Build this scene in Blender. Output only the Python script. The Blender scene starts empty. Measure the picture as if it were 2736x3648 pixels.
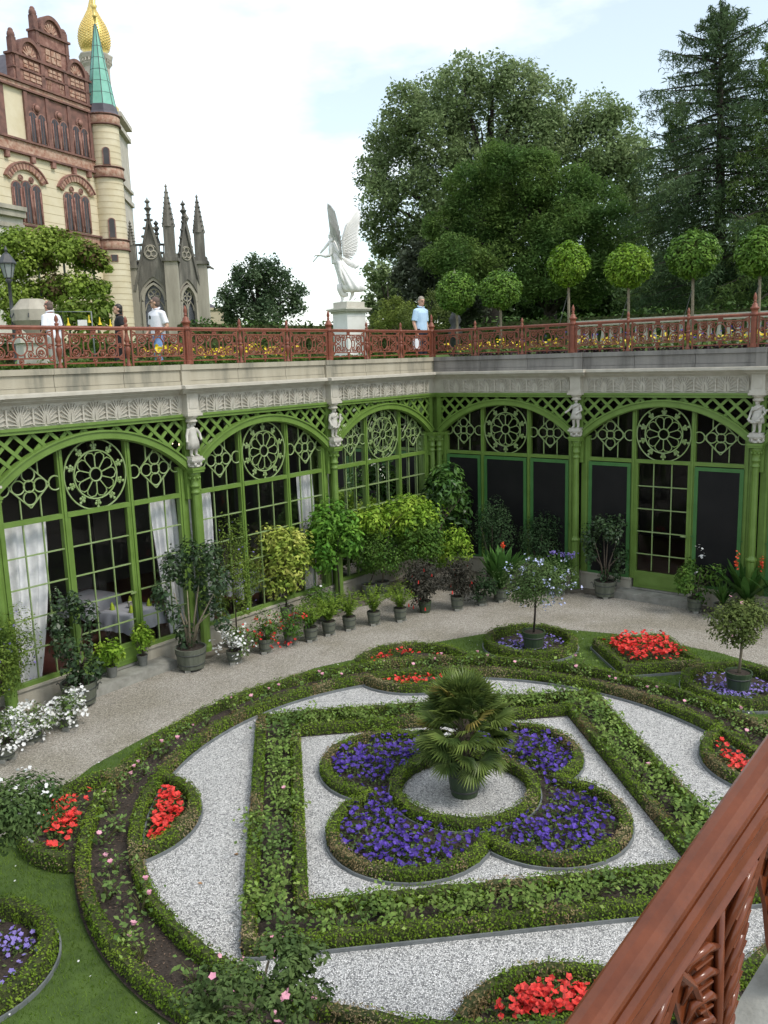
import bpy, math, random
import numpy as np
from mathutils import Vector, Matrix, Euler
random.seed(7)
RNG = np.random.default_rng(11)
scn = bpy.context.scene
COL = scn.collection
rad = math.radians
PI = math.pi

# ---------------------------------------------------------------- camera
CAM = np.array([-2.0336, -9.9187, 5.5])
FPX, PW, PH = 3043.13, 2736.0, 3648.0
PITCH, ROLL, YAW = rad(10.1695), rad(-1.7267), rad(-6.3798)
_f = np.array([-math.sin(YAW), math.cos(YAW), 0.0])
_r = np.array([math.cos(YAW), math.sin(YAW), 0.0])
_u = np.array([0, 0, 1.0])
_f2 = math.cos(PITCH) * _f - math.sin(PITCH) * _u
_u2 = math.sin(PITCH) * _f + math.cos(PITCH) * _u
C_R = math.cos(ROLL) * _r + math.sin(ROLL) * _u2
C_U = -math.sin(ROLL) * _r + math.cos(ROLL) * _u2
C_F = _f2
cam = bpy.data.cameras.new('camera')
cam.sensor_fit = 'HORIZONTAL'
cam.sensor_width = 36.0
cam.lens = FPX / PW * 36.0
cam.clip_start = 0.05
cam.clip_end = 3000
camo = bpy.data.objects.new('camera', cam)
COL.objects.link(camo)
camo.matrix_world = Matrix(((C_R[0], C_U[0], -C_F[0], CAM[0]), (C_R[1], C_U[1], -C_F[1], CAM[1]), (C_R[2], C_U[2], -C_F[2], CAM[2]), (0, 0, 0, 1)))
scn.camera = camo

K_D = 2736.0 / 1659.0
def ray(x, y):
    "direction of a spot of the survey photograph (1659 x 2212 grid)"
    return C_F + (x * K_D - PW / 2) / FPX * C_R - (y * K_D - PH / 2) / FPX * C_U
def at(x, y, dist):
    d = ray(x, y)
    return CAM + d * (dist / math.hypot(d[0], d[1]))
def gnd(x, y, z=0.0):
    d = ray(x, y)
    return CAM + d * ((z - CAM[2]) / d[2])
def atn(x, y, px, py):
    "survey spot (x, y) at the distance of the ground spot px, py -> world"
    return at(x, y, math.hypot(px - CAM[0], py - CAM[1]))
def pxm(dist):
    "metres per survey pixel at a distance"
    return dist * K_D / FPX

# ---------------------------------------------------------------- sky and sun
SUN_EL, SUN_AZ = rad(52), rad(128)          # azimuth: clockwise from +y
w = bpy.data.worlds.new('World')
scn.world = w
w.use_nodes = True
nt = w.node_tree
for n in list(nt.nodes):
    nt.nodes.remove(n)
def WN(t, **k):
    n = nt.nodes.new(t)
    for a, b in k.items():
        setattr(n, a, b)
    return n
out = WN('ShaderNodeOutputWorld')
bg = WN('ShaderNodeBackground')
bg.inputs[1].default_value = 0.1
sky = WN('ShaderNodeTexSky', sky_type='NISHITA', sun_disc=False, sun_elevation=SUN_EL, sun_rotation=SUN_AZ)
tc = WN('ShaderNodeTexCoord')
mp = WN('ShaderNodeMapping')
mp.inputs['Scale'].default_value = (1.0, 1.0, 2.6)
mp.inputs['Location'].default_value = (0.35, 0.1, 0.22)
no = WN('ShaderNodeTexNoise')
no.inputs['Scale'].default_value = 2.1
no.inputs['Detail'].default_value = 7
no.inputs['Roughness'].default_value = 0.55
rp = WN('ShaderNodeValToRGB')
rp.color_ramp.elements[0].position = 0.46
rp.color_ramp.elements[0].color = (0.30, 0.30, 0.30, 1)
rp.color_ramp.elements[1].position = 0.67
rp.color_ramp.elements[1].color = (1, 1, 1, 1)
mx = WN('ShaderNodeMix', data_type='RGBA')
mx.inputs['B'].default_value = (10.6, 10.7, 10.9, 1)
sc_ = WN('ShaderNodeMix', data_type='RGBA', blend_type='MULTIPLY')
sc_.inputs['Factor'].default_value = 1.0
sc_.inputs['B'].default_value = (1.55, 1.6, 1.4, 1)
L = nt.links.new
L(tc.outputs['Generated'], mp.inputs['Vector'])
L(mp.outputs[0], no.inputs['Vector'])
L(no.outputs['Fac'], rp.inputs[0])
L(sky.outputs[0], sc_.inputs['A'])
L(sc_.outputs['Result'], mx.inputs['A'])
L(rp.outputs[0], mx.inputs['Factor'])
L(mx.outputs['Result'], bg.inputs[0])
L(bg.outputs[0], out.inputs[0])

sl = bpy.data.lights.new('sun', 'SUN')
sl.energy = 1.5
sl.angle = rad(14)
sl.color = (1.0, 0.95, 0.88)
so = bpy.data.objects.new('sun', sl)
COL.objects.link(so)
sd = Vector((math.sin(SUN_AZ) * math.cos(SUN_EL), math.cos(SUN_AZ) * math.cos(SUN_EL), math.sin(SUN_EL)))
so.rotation_euler = sd.to_track_quat('Z', 'Y').to_euler()
scn.view_settings.view_transform = 'Standard'
scn.view_settings.look = 'None'
scn.view_settings.gamma = 1
scn.view_settings.exposure = 0.6
scn.cycles.max_bounces = 6
scn.cycles.transparent_max_bounces = 12
scn.cycles.caustics_reflective = False
scn.cycles.caustics_refractive = False

# ---------------------------------------------------------------- helpers
class MB:
    "collects simple shapes and links them as ONE mesh object"
    def __init__(s):
        s.v = []; s.f = []; s.s = []
    def add(s, vs, fs, smooth=False):
        o = len(s.v)
        s.v.extend([tuple(map(float, p)) for p in vs])
        s.f.extend([tuple(i + o for i in f) for f in fs])
        s.s.extend([smooth] * len(fs))
        return s
    def box(s, x0, y0, z0, x1, y1, z1):
        v = [(x, y, z) for z in (z0, z1) for y in (y0, y1) for x in (x0, x1)]
        return s.add(v, [(0, 2, 3, 1), (4, 5, 7, 6), (0, 1, 5, 4), (2, 6, 7, 3), (0, 4, 6, 2), (1, 3, 7, 5)])
    def bar(s, a, b, w, h, up=(0, 0, 1)):
        "square bar from a to b"
        a = Vector(a); b = Vector(b); d = (b - a).normalized()
        sd_ = d.cross(Vector(up))
        if sd_.length < 1e-4:
            sd_ = d.cross(Vector((1, 0, 0)))
        sd_.normalize(); u2 = sd_.cross(d)
        v = []
        for p in (a, b):
            for i, j in ((-1, -1), (1, -1), (1, 1), (-1, 1)):
                v.append(p + sd_ * (i * w / 2) + u2 * (j * h / 2))
        return s.add(v, [(0, 1, 2, 3), (7, 6, 5, 4), (0, 4, 5, 1), (1, 5, 6, 2), (2, 6, 7, 3), (3, 7, 4, 0)])
    def tube(s, path, r, n=6, closed=False, caps=True):
        P = [Vector(p) for p in path]; m = len(P)
        rr = r if hasattr(r, '__len__') else [r] * m
        vs = []; ref = None
        for i in range(m):
            if closed:
                t = P[(i + 1) % m] - P[i - 1]
            else:
                t = P[min(i + 1, m - 1)] - P[max(i - 1, 0)]
            if t.length < 1e-9:
                t = Vector((0, 0, 1))
            t.normalize()
            if ref is None:
                ref = t.orthogonal().normalized()
            a = ref - t * ref.dot(t)
            if a.length < 1e-5:
                a = t.orthogonal()
            a.normalize(); ref = a
            b = t.cross(a)
            for k in range(n):
                q = 2 * PI * k / n
                vs.append(P[i] + (a * math.cos(q) + b * math.sin(q)) * rr[i])
        fs = []
        for i in range(m if closed else m - 1):
            j = (i + 1) % m
            for k in range(n):
                k2 = (k + 1) % n
                fs.append((i * n + k, i * n + k2, j * n + k2, j * n + k))
        if not closed and caps:
            fs.append(tuple(reversed(range(n)))); fs.append(tuple((m - 1) * n + k for k in range(n)))
        return s.add(vs, fs, n > 5)
    def ring(s, c, R, r, axis='y', n=16, m=5, sx=1.0, sz=1.0):
        p = []
        for k in range(n):
            a = 2 * PI * k / n
            x, z = R * sx * math.cos(a), R * sz * math.sin(a)
            p.append((c[0] + x, c[1], c[2] + z) if axis == 'y' else ((c[0] + x, c[1] + z, c[2]) if axis == 'z' else (c[0], c[1] + x, c[2] + z)))
        return s.tube(p, r, m, True)
    def lathe(s, prof, n=16, c=(0, 0, 0), smooth=True, a0=0.0, a1=2 * PI, cap=False):
        full = abs(a1 - a0 - 2 * PI) < 1e-6
        vs = []; k_ = n if full else n + 1
        for r_, z in prof:
            for k in range(k_):
                a = a0 + (a1 - a0) * k / n
                vs.append((c[0] + r_ * math.cos(a), c[1] + r_ * math.sin(a), c[2] + z))
        fs = []
        for i in range(len(prof) - 1):
            for k in range(n):
                k2 = (k + 1) % k_
                fs.append((i * k_ + k, i * k_ + k2, (i + 1) * k_ + k2, (i + 1) * k_ + k))
        if cap and full:
            fs.append(tuple((len(prof) - 1) * k_ + k for k in range(k_)))
            fs.append(tuple(reversed(range(k_))))
        return s.add(vs, fs, smooth)
    def sph(s, c, r, nu=10, nv=7):
        r = r if hasattr(r, '__len__') else (r, r, r)
        vs = []; fs = []
        for i in range(nv + 1):
            t = PI * i / nv
            for k in range(nu):
                a = 2 * PI * k / nu
                vs.append((c[0] + r[0] * math.sin(t) * math.cos(a), c[1] + r[1] * math.sin(t) * math.sin(a), c[2] + r[2] * math.cos(t)))
        for i in range(nv):
            for k in range(nu):
                k2 = (k + 1) % nu
                fs.append((i * nu + k, (i + 1) * nu + k, (i + 1) * nu + k2, i * nu + k2))
        return s.add(vs, fs, True)
    def prism(s, poly, y0, y1, plane='xz'):
        n = len(poly)
        def q(p, d):
            return (p[0], d, p[1]) if plane == 'xz' else ((p[0], p[1], d) if plane == 'xy' else (d, p[0], p[1]))
        vs = [q(p, y0) for p in poly] + [q(p, y1) for p in poly]
        fs = [tuple(range(n)), tuple(reversed(range(n, 2 * n)))]
        for i in range(n):
            j = (i + 1) % n
            fs.append((i, i + n, j + n, j))
        return s.add(vs, fs)
    def strip(s, pts, y0, y1):
        "closed band between an inner and an outer polyline in the xz plane: pts = [(inner),(outer)...]"
        vs = []; fs = []
        for (a, b) in pts:
            vs += [(a[0], y0, a[1]), (b[0], y0, b[1]), (b[0], y1, b[1]), (a[0], y1, a[1])]
        for i in range(len(pts) - 1):
            o = i * 4
            for k in range(4):
                k2 = (k + 1) % 4
                fs.append((o + k, o + k2, o + 4 + k2, o + 4 + k))
        fs.append((3, 2, 1, 0)); o = (len(pts) - 1) * 4; fs.append((o, o + 1, o + 2, o + 3))
        return s.add(vs, fs)
    def xf(s, M):
        s.v = [tuple(M @ Vector(p)) for p in s.v]
        return s
    def build_pieces(s, name, m, parent=None):
        "one object for every loose piece"
        par = list(range(len(s.v)))
        def find(a):
            while par[a] != a:
                par[a] = par[par[a]]; a = par[a]
            return a
        for f in s.f:
            for i in f[1:]:
                par[find(i)] = find(f[0])
        grp = {}
        for f, sm in zip(s.f, s.s):
            grp.setdefault(find(f[0]), []).append((f, sm))
        res = []
        for fl in grp.values():
            ids = sorted({i for f, _ in fl for i in f}); mp_ = {i: k for k, i in enumerate(ids)}
            b = MB(); b.v = [s.v[i] for i in ids]; b.f = [tuple(mp_[i] for i in f) for f, _ in fl]; b.s = [q for _, q in fl]
            res.append(b.build(name, m, parent))
        return res
    def build(s, name, m, parent=None, smooth=None, bev=0):
        me = bpy.data.meshes.new(name)
        me.from_pydata(s.v, [], s.f)
        sm = s.s if smooth is None else [smooth] * len(s.f)
        me.polygons.foreach_set('use_smooth', sm)
        me.materials.append(m)
        me.update()
        o = bpy.data.objects.new(name, me)
        COL.objects.link(o)
        if parent:
            o.parent = parent
        return o

def npmesh(name, V, F, m, parent=None, smooth=False):
    "fast mesh from numpy arrays, all faces with the same corner count"
    V = np.asarray(V, np.float32); F = np.asarray(F, np.int32)
    k = F.shape[1]
    me = bpy.data.meshes.new(name)
    me.vertices.add(len(V)); me.vertices.foreach_set('co', V.ravel())
    me.loops.add(F.size); me.loops.foreach_set('vertex_index', F.ravel())
    me.polygons.add(len(F))
    me.polygons.foreach_set('loop_start', np.arange(0, F.size, k, dtype=np.int32))
    me.polygons.foreach_set('loop_total', np.full(len(F), k, np.int32))
    if smooth:
        me.polygons.foreach_set('use_smooth', np.ones(len(F), bool))
    for q in (m if isinstance(m, (list, tuple)) else [m]):
        me.materials.append(q)
    me.update(calc_edges=True)
    o = bpy.data.objects.new(name, me)
    COL.objects.link(o)
    if parent:
        o.parent = parent
    return o

def unit(a):
    return a / np.maximum(np.linalg.norm(a, axis=-1, keepdims=True), 1e-9)
def leaf_arrays(P, size, asp=0.5, out_=None, up=0.35, droop=0.0, var=0.35, rng=RNG):
    "one kite-shaped, slightly folded leaf per point"
    n = len(P)
    sz = (size * (1 + var * rng.uniform(-1, 1, n)))[:, None]
    nm = rng.normal(size=(n, 3))
    nm[:, 2] = np.abs(nm[:, 2])
    nm = unit(nm)
    if out_ is not None:
        nm = nm * 0.75 + out_
    nm[:, 2] += up
    nm = unit(nm)
    d = rng.normal(size=(n, 3)); d[:, 2] -= droop
    if out_ is not None:
        d = d + out_ * 0.7
    d = unit(d - nm * np.sum(d * nm, 1, keepdims=True))
    sdv = np.cross(nm, d)
    a = P - d * sz * 0.5
    b = P + d * sz * 0.5
    l = P + sdv * sz * asp * 0.5 + nm * sz * 0.10
    r = P - sdv * sz * asp * 0.5 + nm * sz * 0.10
    V = np.stack([a, r, b, l], 1).reshape(-1, 3)
    return V
def leafmesh(name, P, size, m, parent=None, asp=0.5, out_=None, up=0.35, droop=0.0, var=0.35):
    P = np.asarray(P, float)
    V = leaf_arrays(P, size, asp, out_, up, droop, var)
    F = np.arange(len(V)).reshape(-1, 4)
    return npmesh(name, V, F, m, parent)
def blob_points(n, blobs, fill=0.35, flat=1.0, rng=RNG):
    "points in the outer shells of a set of blobs (cx,cy,cz,r[,rz]) and the outward direction of each"
    B = np.array([(b + (b[3],))[:5] if len(b) == 4 else b for b in [tuple(b) for b in blobs]], float)
    wgt = B[:, 3] ** 2
    k = rng.choice(len(B), n, p=wgt / wgt.sum())
    d = unit(rng.normal(size=(n, 3)))
    t = rng.uniform(fill, 1.0, n) ** 0.6
    P = B[k, :3] + d * np.stack([B[k, 3] * t, B[k, 3] * t, B[k, 4] * t], 1)
    return P, d
def flowers(name, P, size, m, parent=None, petals=5, tilt=0.5, rng=RNG):
    "small cupped rosettes: each flower a ring of kite petals"
    n = len(P); P = np.asarray(P, float)
    nm = rng.normal(size=(n, 3)) * tilt; nm[:, 2] = 1.0; nm = unit(nm)
    t = unit(np.cross(nm, rng.normal(size=(n, 3)))); b = np.cross(nm, t)
    sz = (size * rng.uniform(0.75, 1.2, n))[:, None]
    V = []
    for k in range(petals):
        a0 = 2 * PI * k / petals
        def dr(a):
            return t * math.cos(a) + b * math.sin(a)
        w_ = PI / petals * 1.05
        V.append(np.stack([P, P + (dr(a0 - w_) * 0.42 + nm * 0.10) * sz, P + (dr(a0) * 0.56 + nm * 0.16) * sz, P + (dr(a0 + w_) * 0.42 + nm * 0.10) * sz], 1))
    V = np.concatenate(V, 0).reshape(-1, 3)
    return npmesh(name, V, np.arange(len(V)).reshape(-1, 4), m, parent)

def tag(o, label=None, cat=None, group=None, kind=None):
    if label: o['label'] = label
    if cat: o['category'] = cat
    if group: o['group'] = group
    if kind: o['kind'] = kind
    return o
def empty(name, loc=(0, 0, 0), rz=0.0, label=None, cat=None, group=None, parent=None):
    o = bpy.data.objects.new(name, None)
    o.empty_display_size = 0.2
    COL.objects.link(o)
    o.location = loc; o.rotation_euler = (0, 0, rz)
    if parent: o.parent = parent
    return tag(o, label, cat, group)
def dup(root, loc, rz=None, label=None, parent=None, sc=None):
    c = root.copy(); COL.objects.link(c)
    c.location = loc
    if rz is not None: c.rotation_euler = (0, 0, rz)
    if sc is not None: c.scale = (sc, sc, sc)
    if label: c['label'] = label
    if parent: c.parent = parent
    for ch in list(root.children):
        d = ch.copy(); COL.objects.link(d); d.parent = c
        for g in list(ch.children):
            e = g.copy(); COL.objects.link(e); e.parent = d
    return c

# ---------------------------------------------------------------- materials
def mat(name, col, rough=0.6, col2=None, nscale=6.0, bump=0.0, bscale=40.0, metal=0.0, spec=0.5, island=0.0, trans=0.0, coord='Object', detail=4.0, col3=None, streak=False, coat=0.0):
    m = bpy.data.materials.new(name); m.use_nodes = True
    t = m.node_tree; b = t.nodes['Principled BSDF']
    b.inputs['Roughness'].default_value = rough
    b.inputs['Metallic'].default_value = metal
    b.inputs['Specular IOR Level'].default_value = spec
    b.inputs['Coat Weight'].default_value = coat
    b.inputs['Base Color'].default_value = (*col, 1)
    cur = None
    def N(tp, **k):
        n = t.nodes.new(tp)
        for a, q in k.items(): setattr(n, a, q)
        return n
    crd = None
    if col2 is not None or bump:
        crd = N('ShaderNodeTexCoord')
        cv = crd.outputs[coord]
        if streak:
            mp_ = N('ShaderNodeMapping'); mp_.inputs['Scale'].default_value = (1, 1, 0.16)
            t.links.new(cv, mp_.inputs[0]); sv = mp_.outputs[0]
        else:
            sv = cv
    if col2 is not None:
        nz = N('ShaderNodeTexNoise'); nz.inputs['Scale'].default_value = nscale; nz.inputs['Detail'].default_value = detail
        nz.inputs['Roughness'].default_value = 0.62
        t.links.new(sv, nz.inputs['Vector'])
        r_ = N('ShaderNodeValToRGB')
        e = r_.color_ramp.elements
        e[0].position = 0.34; e[0].color = (*col, 1); e[1].position = 0.66; e[1].color = (*col2, 1)
        if col3 is not None:
            q = e.new(0.5); q.color = (*col3, 1)
        t.links.new(nz.outputs['Fac'], r_.inputs[0]); cur = r_.outputs[0]
    if island:
        g = N('ShaderNodeNewGeometry')
        mr = N('ShaderNodeMapRange'); mr.inputs[3].default_value = 1 - island; mr.inputs[4].default_value = 1 + island
        t.links.new(g.outputs['Random Per Island'], mr.inputs[0])
        hs = N('ShaderNodeMix', data_type='RGBA', blend_type='MULTIPLY'); hs.inputs['Factor'].default_value = 1
        if cur is None:
            hs.inputs['A'].default_value = (*col, 1)
        else:
            t.links.new(cur, hs.inputs['A'])
        t.links.new(mr.outputs[0], hs.inputs['B']); cur = hs.outputs['Result']
    if cur is not None:
        t.links.new(cur, b.inputs['Base Color'])
    if bump:
        nb = N('ShaderNodeTexNoise'); nb.inputs['Scale'].default_value = bscale; nb.inputs['Detail'].default_value = 5
        t.links.new(cv, nb.inputs['Vector'])
        bp = N('ShaderNodeBump'); bp.inputs['Strength'].default_value = bump; bp.inputs['Distance'].default_value = 0.02
        t.links.new(nb.outputs['Fac'], bp.inputs['Height']); t.links.new(bp.outputs[0], b.inputs['Normal'])
    if trans:
        tr = N('ShaderNodeBsdfTranslucent'); ms = N('ShaderNodeMixShader'); ms.inputs[0].default_value = trans
        if cur is not None: t.links.new(cur, tr.inputs[0])
        else: tr.inputs[0].default_value = (*col, 1)
        o_ = t.nodes['Material Output']
        t.links.new(b.outputs[0], ms.inputs[1]); t.links.new(tr.outputs[0], ms.inputs[2]); t.links.new(ms.outputs[0], o_.inputs[0])
    return m
def leafmat(name, c1, c2, c3=None, trans=0.28, rough=0.6, nscale=3.0, island=0.35, spec=0.16):
    return mat(name, c1, rough, c2, nscale, island=island, trans=trans, col3=c3, spec=spec, detail=3)

def stonemat(name, stops, gap=(0.05, 0.05, 0.05), scale=48.0, bump=0.8, big=None, gapw=0.16):
    "loose gravel: one tone per pebble, dark joints"
    m = bpy.data.materials.new(name); m.use_nodes = True
    t = m.node_tree; b = t.nodes['Principled BSDF']; b.inputs['Roughness'].default_value = 0.85
    N = t.nodes.new; Lk = t.links.new
    crd = N('ShaderNodeTexCoord')
    v = N('ShaderNodeTexVoronoi'); v.inputs['Scale'].default_value = scale
    Lk(crd.outputs['Object'], v.inputs['Vector'])
    sp = N('ShaderNodeSeparateColor'); Lk(v.outputs['Color'], sp.inputs[0])
    r_ = N('ShaderNodeValToRGB'); e = r_.color_ramp.elements
    e[0].position = 0.0; e[0].color = (*stops[0], 1); e[1].position = 1.0; e[1].color = (*stops[-1], 1)
    for i, c in enumerate(stops[1:-1]):
        q = e.new((i + 1) / (len(stops) - 1)); q.color = (*c, 1)
    Lk(sp.outputs[0], r_.inputs[0])
    vd = N('ShaderNodeTexVoronoi'); vd.feature = 'DISTANCE_TO_EDGE'; vd.inputs['Scale'].default_value = scale
    Lk(crd.outputs['Object'], vd.inputs['Vector'])
    mr = N('ShaderNodeMapRange'); mr.inputs[2].default_value = gapw
    Lk(vd.outputs['Distance'], mr.inputs[0])
    mx_ = N('ShaderNodeMix'); mx_.data_type = 'RGBA'; mx_.inputs['A'].default_value = (*gap, 1)
    Lk(mr.outputs[0], mx_.inputs['Factor']); Lk(r_.outputs[0], mx_.inputs['B'])
    cur = mx_.outputs['Result']
    if big is not None:
        nz = N('ShaderNodeTexNoise'); nz.inputs['Scale'].default_value = 0.9; nz.inputs['Detail'].default_value = 6
        Lk(crd.outputs['Object'], nz.inputs['Vector'])
        rr = N('ShaderNodeValToRGB'); rr.color_ramp.elements[0].position = 0.42; rr.color_ramp.elements[1].position = 0.62
        rr.color_ramp.elements[0].color = (1, 1, 1, 1); rr.color_ramp.elements[1].color = (*big, 1)
        Lk(nz.outputs['Fac'], rr.inputs[0])
        m2 = N('ShaderNodeMix'); m2.data_type = 'RGBA'; m2.blend_type = 'MULTIPLY'; m2.inputs['Factor'].default_value = 1
        Lk(cur, m2.inputs['A']); Lk(rr.outputs[0], m2.inputs['B']); cur = m2.outputs['Result']
    Lk(cur, b.inputs['Base Color'])
    bp = N('ShaderNodeBump'); bp.inputs['Strength'].default_value = bump; bp.inputs['Distance'].default_value = 0.012
    Lk(mr.outputs[0], bp.inputs['Height']); Lk(bp.outputs[0], b.inputs['Normal'])
    return m

def glassmat(name, tint=0.9, refl=1.0):
    m = bpy.data.materials.new(name); m.use_nodes = True
    t = m.node_tree; t.nodes.remove(t.nodes['Principled BSDF'])
    tr = t.nodes.new('ShaderNodeBsdfTransparent'); tr.inputs[0].default_value = (tint, tint, tint, 1)
    gl = t.nodes.new('ShaderNodeBsdfGlossy'); gl.inputs['Roughness'].default_value = 0.02
    fr = t.nodes.new('ShaderNodeFresnel'); fr.inputs[0].default_value = 1.33
    ms = t.nodes.new('ShaderNodeMixShader')
    t.links.new(fr.outputs[0], ms.inputs[0]); t.links.new(tr.outputs[0], ms.inputs[1]); t.links.new(gl.outputs[0], ms.inputs[2])
    t.links.new(ms.outputs[0], t.nodes['Material Output'].inputs[0])
    return m
M = {}
M['green'] = mat('green_paint', (0.118, 0.200, 0.034), 0.45, (0.155, 0.255, 0.052), 3.0, bump=0.05, bscale=60)
M['green_dark'] = mat('dark_green_paint', (0.045, 0.145, 0.035), 0.5, (0.06, 0.18, 0.05), 3)
M['bar'] = mat('pale_green_bar_paint', (0.20, 0.29, 0.09), 0.5, (0.25, 0.33, 0.15), 5)
M['cream'] = mat('cream_stone_relief', (0.44, 0.41, 0.34), 0.8, (0.53, 0.50, 0.43), 5, bump=0.15, bscale=50)
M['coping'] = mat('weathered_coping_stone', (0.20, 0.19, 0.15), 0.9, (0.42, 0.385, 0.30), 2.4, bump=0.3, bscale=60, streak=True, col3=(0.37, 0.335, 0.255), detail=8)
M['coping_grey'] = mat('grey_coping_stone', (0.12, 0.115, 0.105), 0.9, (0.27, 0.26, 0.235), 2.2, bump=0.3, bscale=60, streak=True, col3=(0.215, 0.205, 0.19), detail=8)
M['plinth'] = mat('plinth_render', (0.33, 0.30, 0.24), 0.9, (0.48, 0.45, 0.37), 3, bump=0.2, bscale=30, streak=True, detail=7)
M['step'] = mat('step_stone', (0.19, 0.185, 0.16), 0.9, (0.33, 0.325, 0.29), 5, bump=0.3, bscale=60, detail=7)
M['rail'] = mat('red_brown_iron_paint', (0.165, 0.046, 0.023), 0.5, (0.235, 0.072, 0.038), 8, bump=0.05)
M['rail_gilt'] = mat('lighter_red_iron_paint', (0.30, 0.085, 0.045), 0.45, (0.36, 0.11, 0.06), 20)
M['glass'] = glassmat('window_glass', 0.96)
M['screen'] = mat('dark_woven_screen', (0.006, 0.006, 0.007), 0.5, (0.012, 0.0115, 0.012), 1.2, spec=.25, bump=0.1, bscale=200)
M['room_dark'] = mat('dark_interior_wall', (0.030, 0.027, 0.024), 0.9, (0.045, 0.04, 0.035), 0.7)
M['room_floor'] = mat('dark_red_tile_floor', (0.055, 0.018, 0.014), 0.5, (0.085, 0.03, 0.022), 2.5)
M['curtain'] = mat('white_curtain_cloth', (0.74, 0.74, 0.76), 0.9, (0.88, 0.88, 0.88), 7)
M['cloth'] = mat('white_table_linen', (0.50, 0.51, 0.56), 0.85)
M['napkin'] = mat('lime_napkin', (0.42, 0.55, 0.04), 0.8)
M['gravel_path'] = stonemat('tan_path_gravel', [(0.19, 0.175, 0.15), (0.35, 0.32, 0.275), (0.43, 0.395, 0.34), (0.58, 0.55, 0.49)], (0.17, 0.15, 0.12), 64, 0.5, big=(0.80, 0.79, 0.74), gapw=0.10)
M['gravel_white'] = stonemat('white_marble_gravel', [(0.20, 0.20, 0.21), (0.52, 0.52, 0.51), (0.72, 0.72, 0.70), (0.79, 0.78, 0.76), (0.85, 0.84, 0.82), (0.90, 0.89, 0.87)], (0.24, 0.24, 0.235), 68, 1.0, gapw=0.12)
M['soil'] = mat('dark_garden_soil', (0.022, 0.016, 0.012), 0.95, (0.060, 0.045, 0.034), 34, bump=1.0, bscale=30, detail=8)
M['lawn'] = mat('lawn_turf', (0.045, 0.085, 0.012), 0.9, (0.085, 0.145, 0.022), 3.0, bump=0.8, bscale=120, detail=9)
M['kerb'] = mat('grey_metal_edging', (0.13, 0.145, 0.15), 0.55, (0.2, 0.215, 0.22), 6)
M['box_core'] = mat('box_hedge_twigs', (0.032, 0.046, 0.010), 0.9, (0.07, 0.08, 0.02), 14, bump=1.0, bscale=60)
M['box_leaf'] = mat('box_hedge_leaf', (0.080, 0.145, 0.012), 0.5, (0.175, 0.255, 0.028), 2.2, island=0.45, trans=0.2, spec=0.15, coord='Object', detail=5, col3=(0.120, 0.195, 0.016))
M['box_brown'] = mat('box_hedge_browned_leaf', (0.15, 0.095, 0.028), 0.7, (0.28, 0.225, 0.12), 2.0, island=0.4)
M['wood'] = mat('weathered_tub_wood', (0.075, 0.085, 0.06), 0.8, (0.14, 0.15, 0.115), 9, bump=0.2, streak=True)
M['wood_green'] = mat('green_painted_tub', (0.030, 0.055, 0.024), 0.5, (0.055, 0.085, 0.04), 6, bump=0.1, streak=True)
M['hoop'] = mat('tub_iron_hoop', (0.05, 0.055, 0.05), 0.6)
M['clay_grey'] = mat('grey_pot', (0.12, 0.125, 0.115), 0.8, (0.17, 0.175, 0.16), 8)
M['bark'] = mat('bark', (0.05, 0.038, 0.026), 0.95, (0.12, 0.095, 0.07), 18, bump=0.5, streak=True)
M['bark_dark'] = mat('dark_bark', (0.018, 0.014, 0.011), 0.95, (0.045, 0.035, 0.028), 12, bump=0.5)
M['bark_pale'] = mat('pale_bark', (0.17, 0.14, 0.095), 0.9, (0.28, 0.24, 0.17), 15, bump=0.3)
# ---------------------------------------------------------------- setting: grounds
KX = np.array([1.81, 12.21])                 # inner corner of the two wings
B = 3.95                                     # bay width
U0 = .21                                     # width of the corner pier
A_L, A_R = rad(225), rad(135)
DL = np.array([-1, -1]) / 2 ** .5; DR = np.array([1, -1]) / 2 ** .5
def wl(side, u, off=0.0, z=0.0):
    "wing coordinates (metres from the corner, metres out into the court) -> world"
    d, n = (DL, DR) if side == 'L' else (DR, DL)
    p = KX + d * u + n * off
    return (p[0], p[1], z)
def sheet(name, poly, z, m, kind='structure'):
    mb = MB(); mb.add([(x, y, z) for x, y in poly], [tuple(range(len(poly)))])
    o = mb.build(name, m)
    return tag(o, kind=kind)
def ringpoly(name, r0, r1, z, m, cx=0, cy=0, n=96):
    mb = MB(); v = []; f = []
    for k in range(n):
        a = 2 * PI * k / n
        v += [(cx + r0 * math.cos(a), cy + r0 * math.sin(a), z), (cx + r1 * math.cos(a), cy + r1 * math.sin(a), z)]
    for k in range(n):
        j = (k + 1) % n
        f.append((2 * k, 2 * k + 1, 2 * j + 1, 2 * j))
    mb.add(v, f)
    return tag(mb.build(name, m), kind='structure')
def circle(r, n=64, cx=0, cy=0, a0=0, a1=2 * PI):
    return [(cx + r * math.cos(a0 + (a1 - a0) * k / n), cy + r * math.sin(a0 + (a1 - a0) * k / n)) for k in range(n)]

far = 700
G0 = 5.25                                    # level of the terrace walk
sheet('court_ground', [(-far, -far), (far, -far), (far, KX[1] + .3), (-far, KX[1] + .3)], 0.0, M['gravel_path'])
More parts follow.
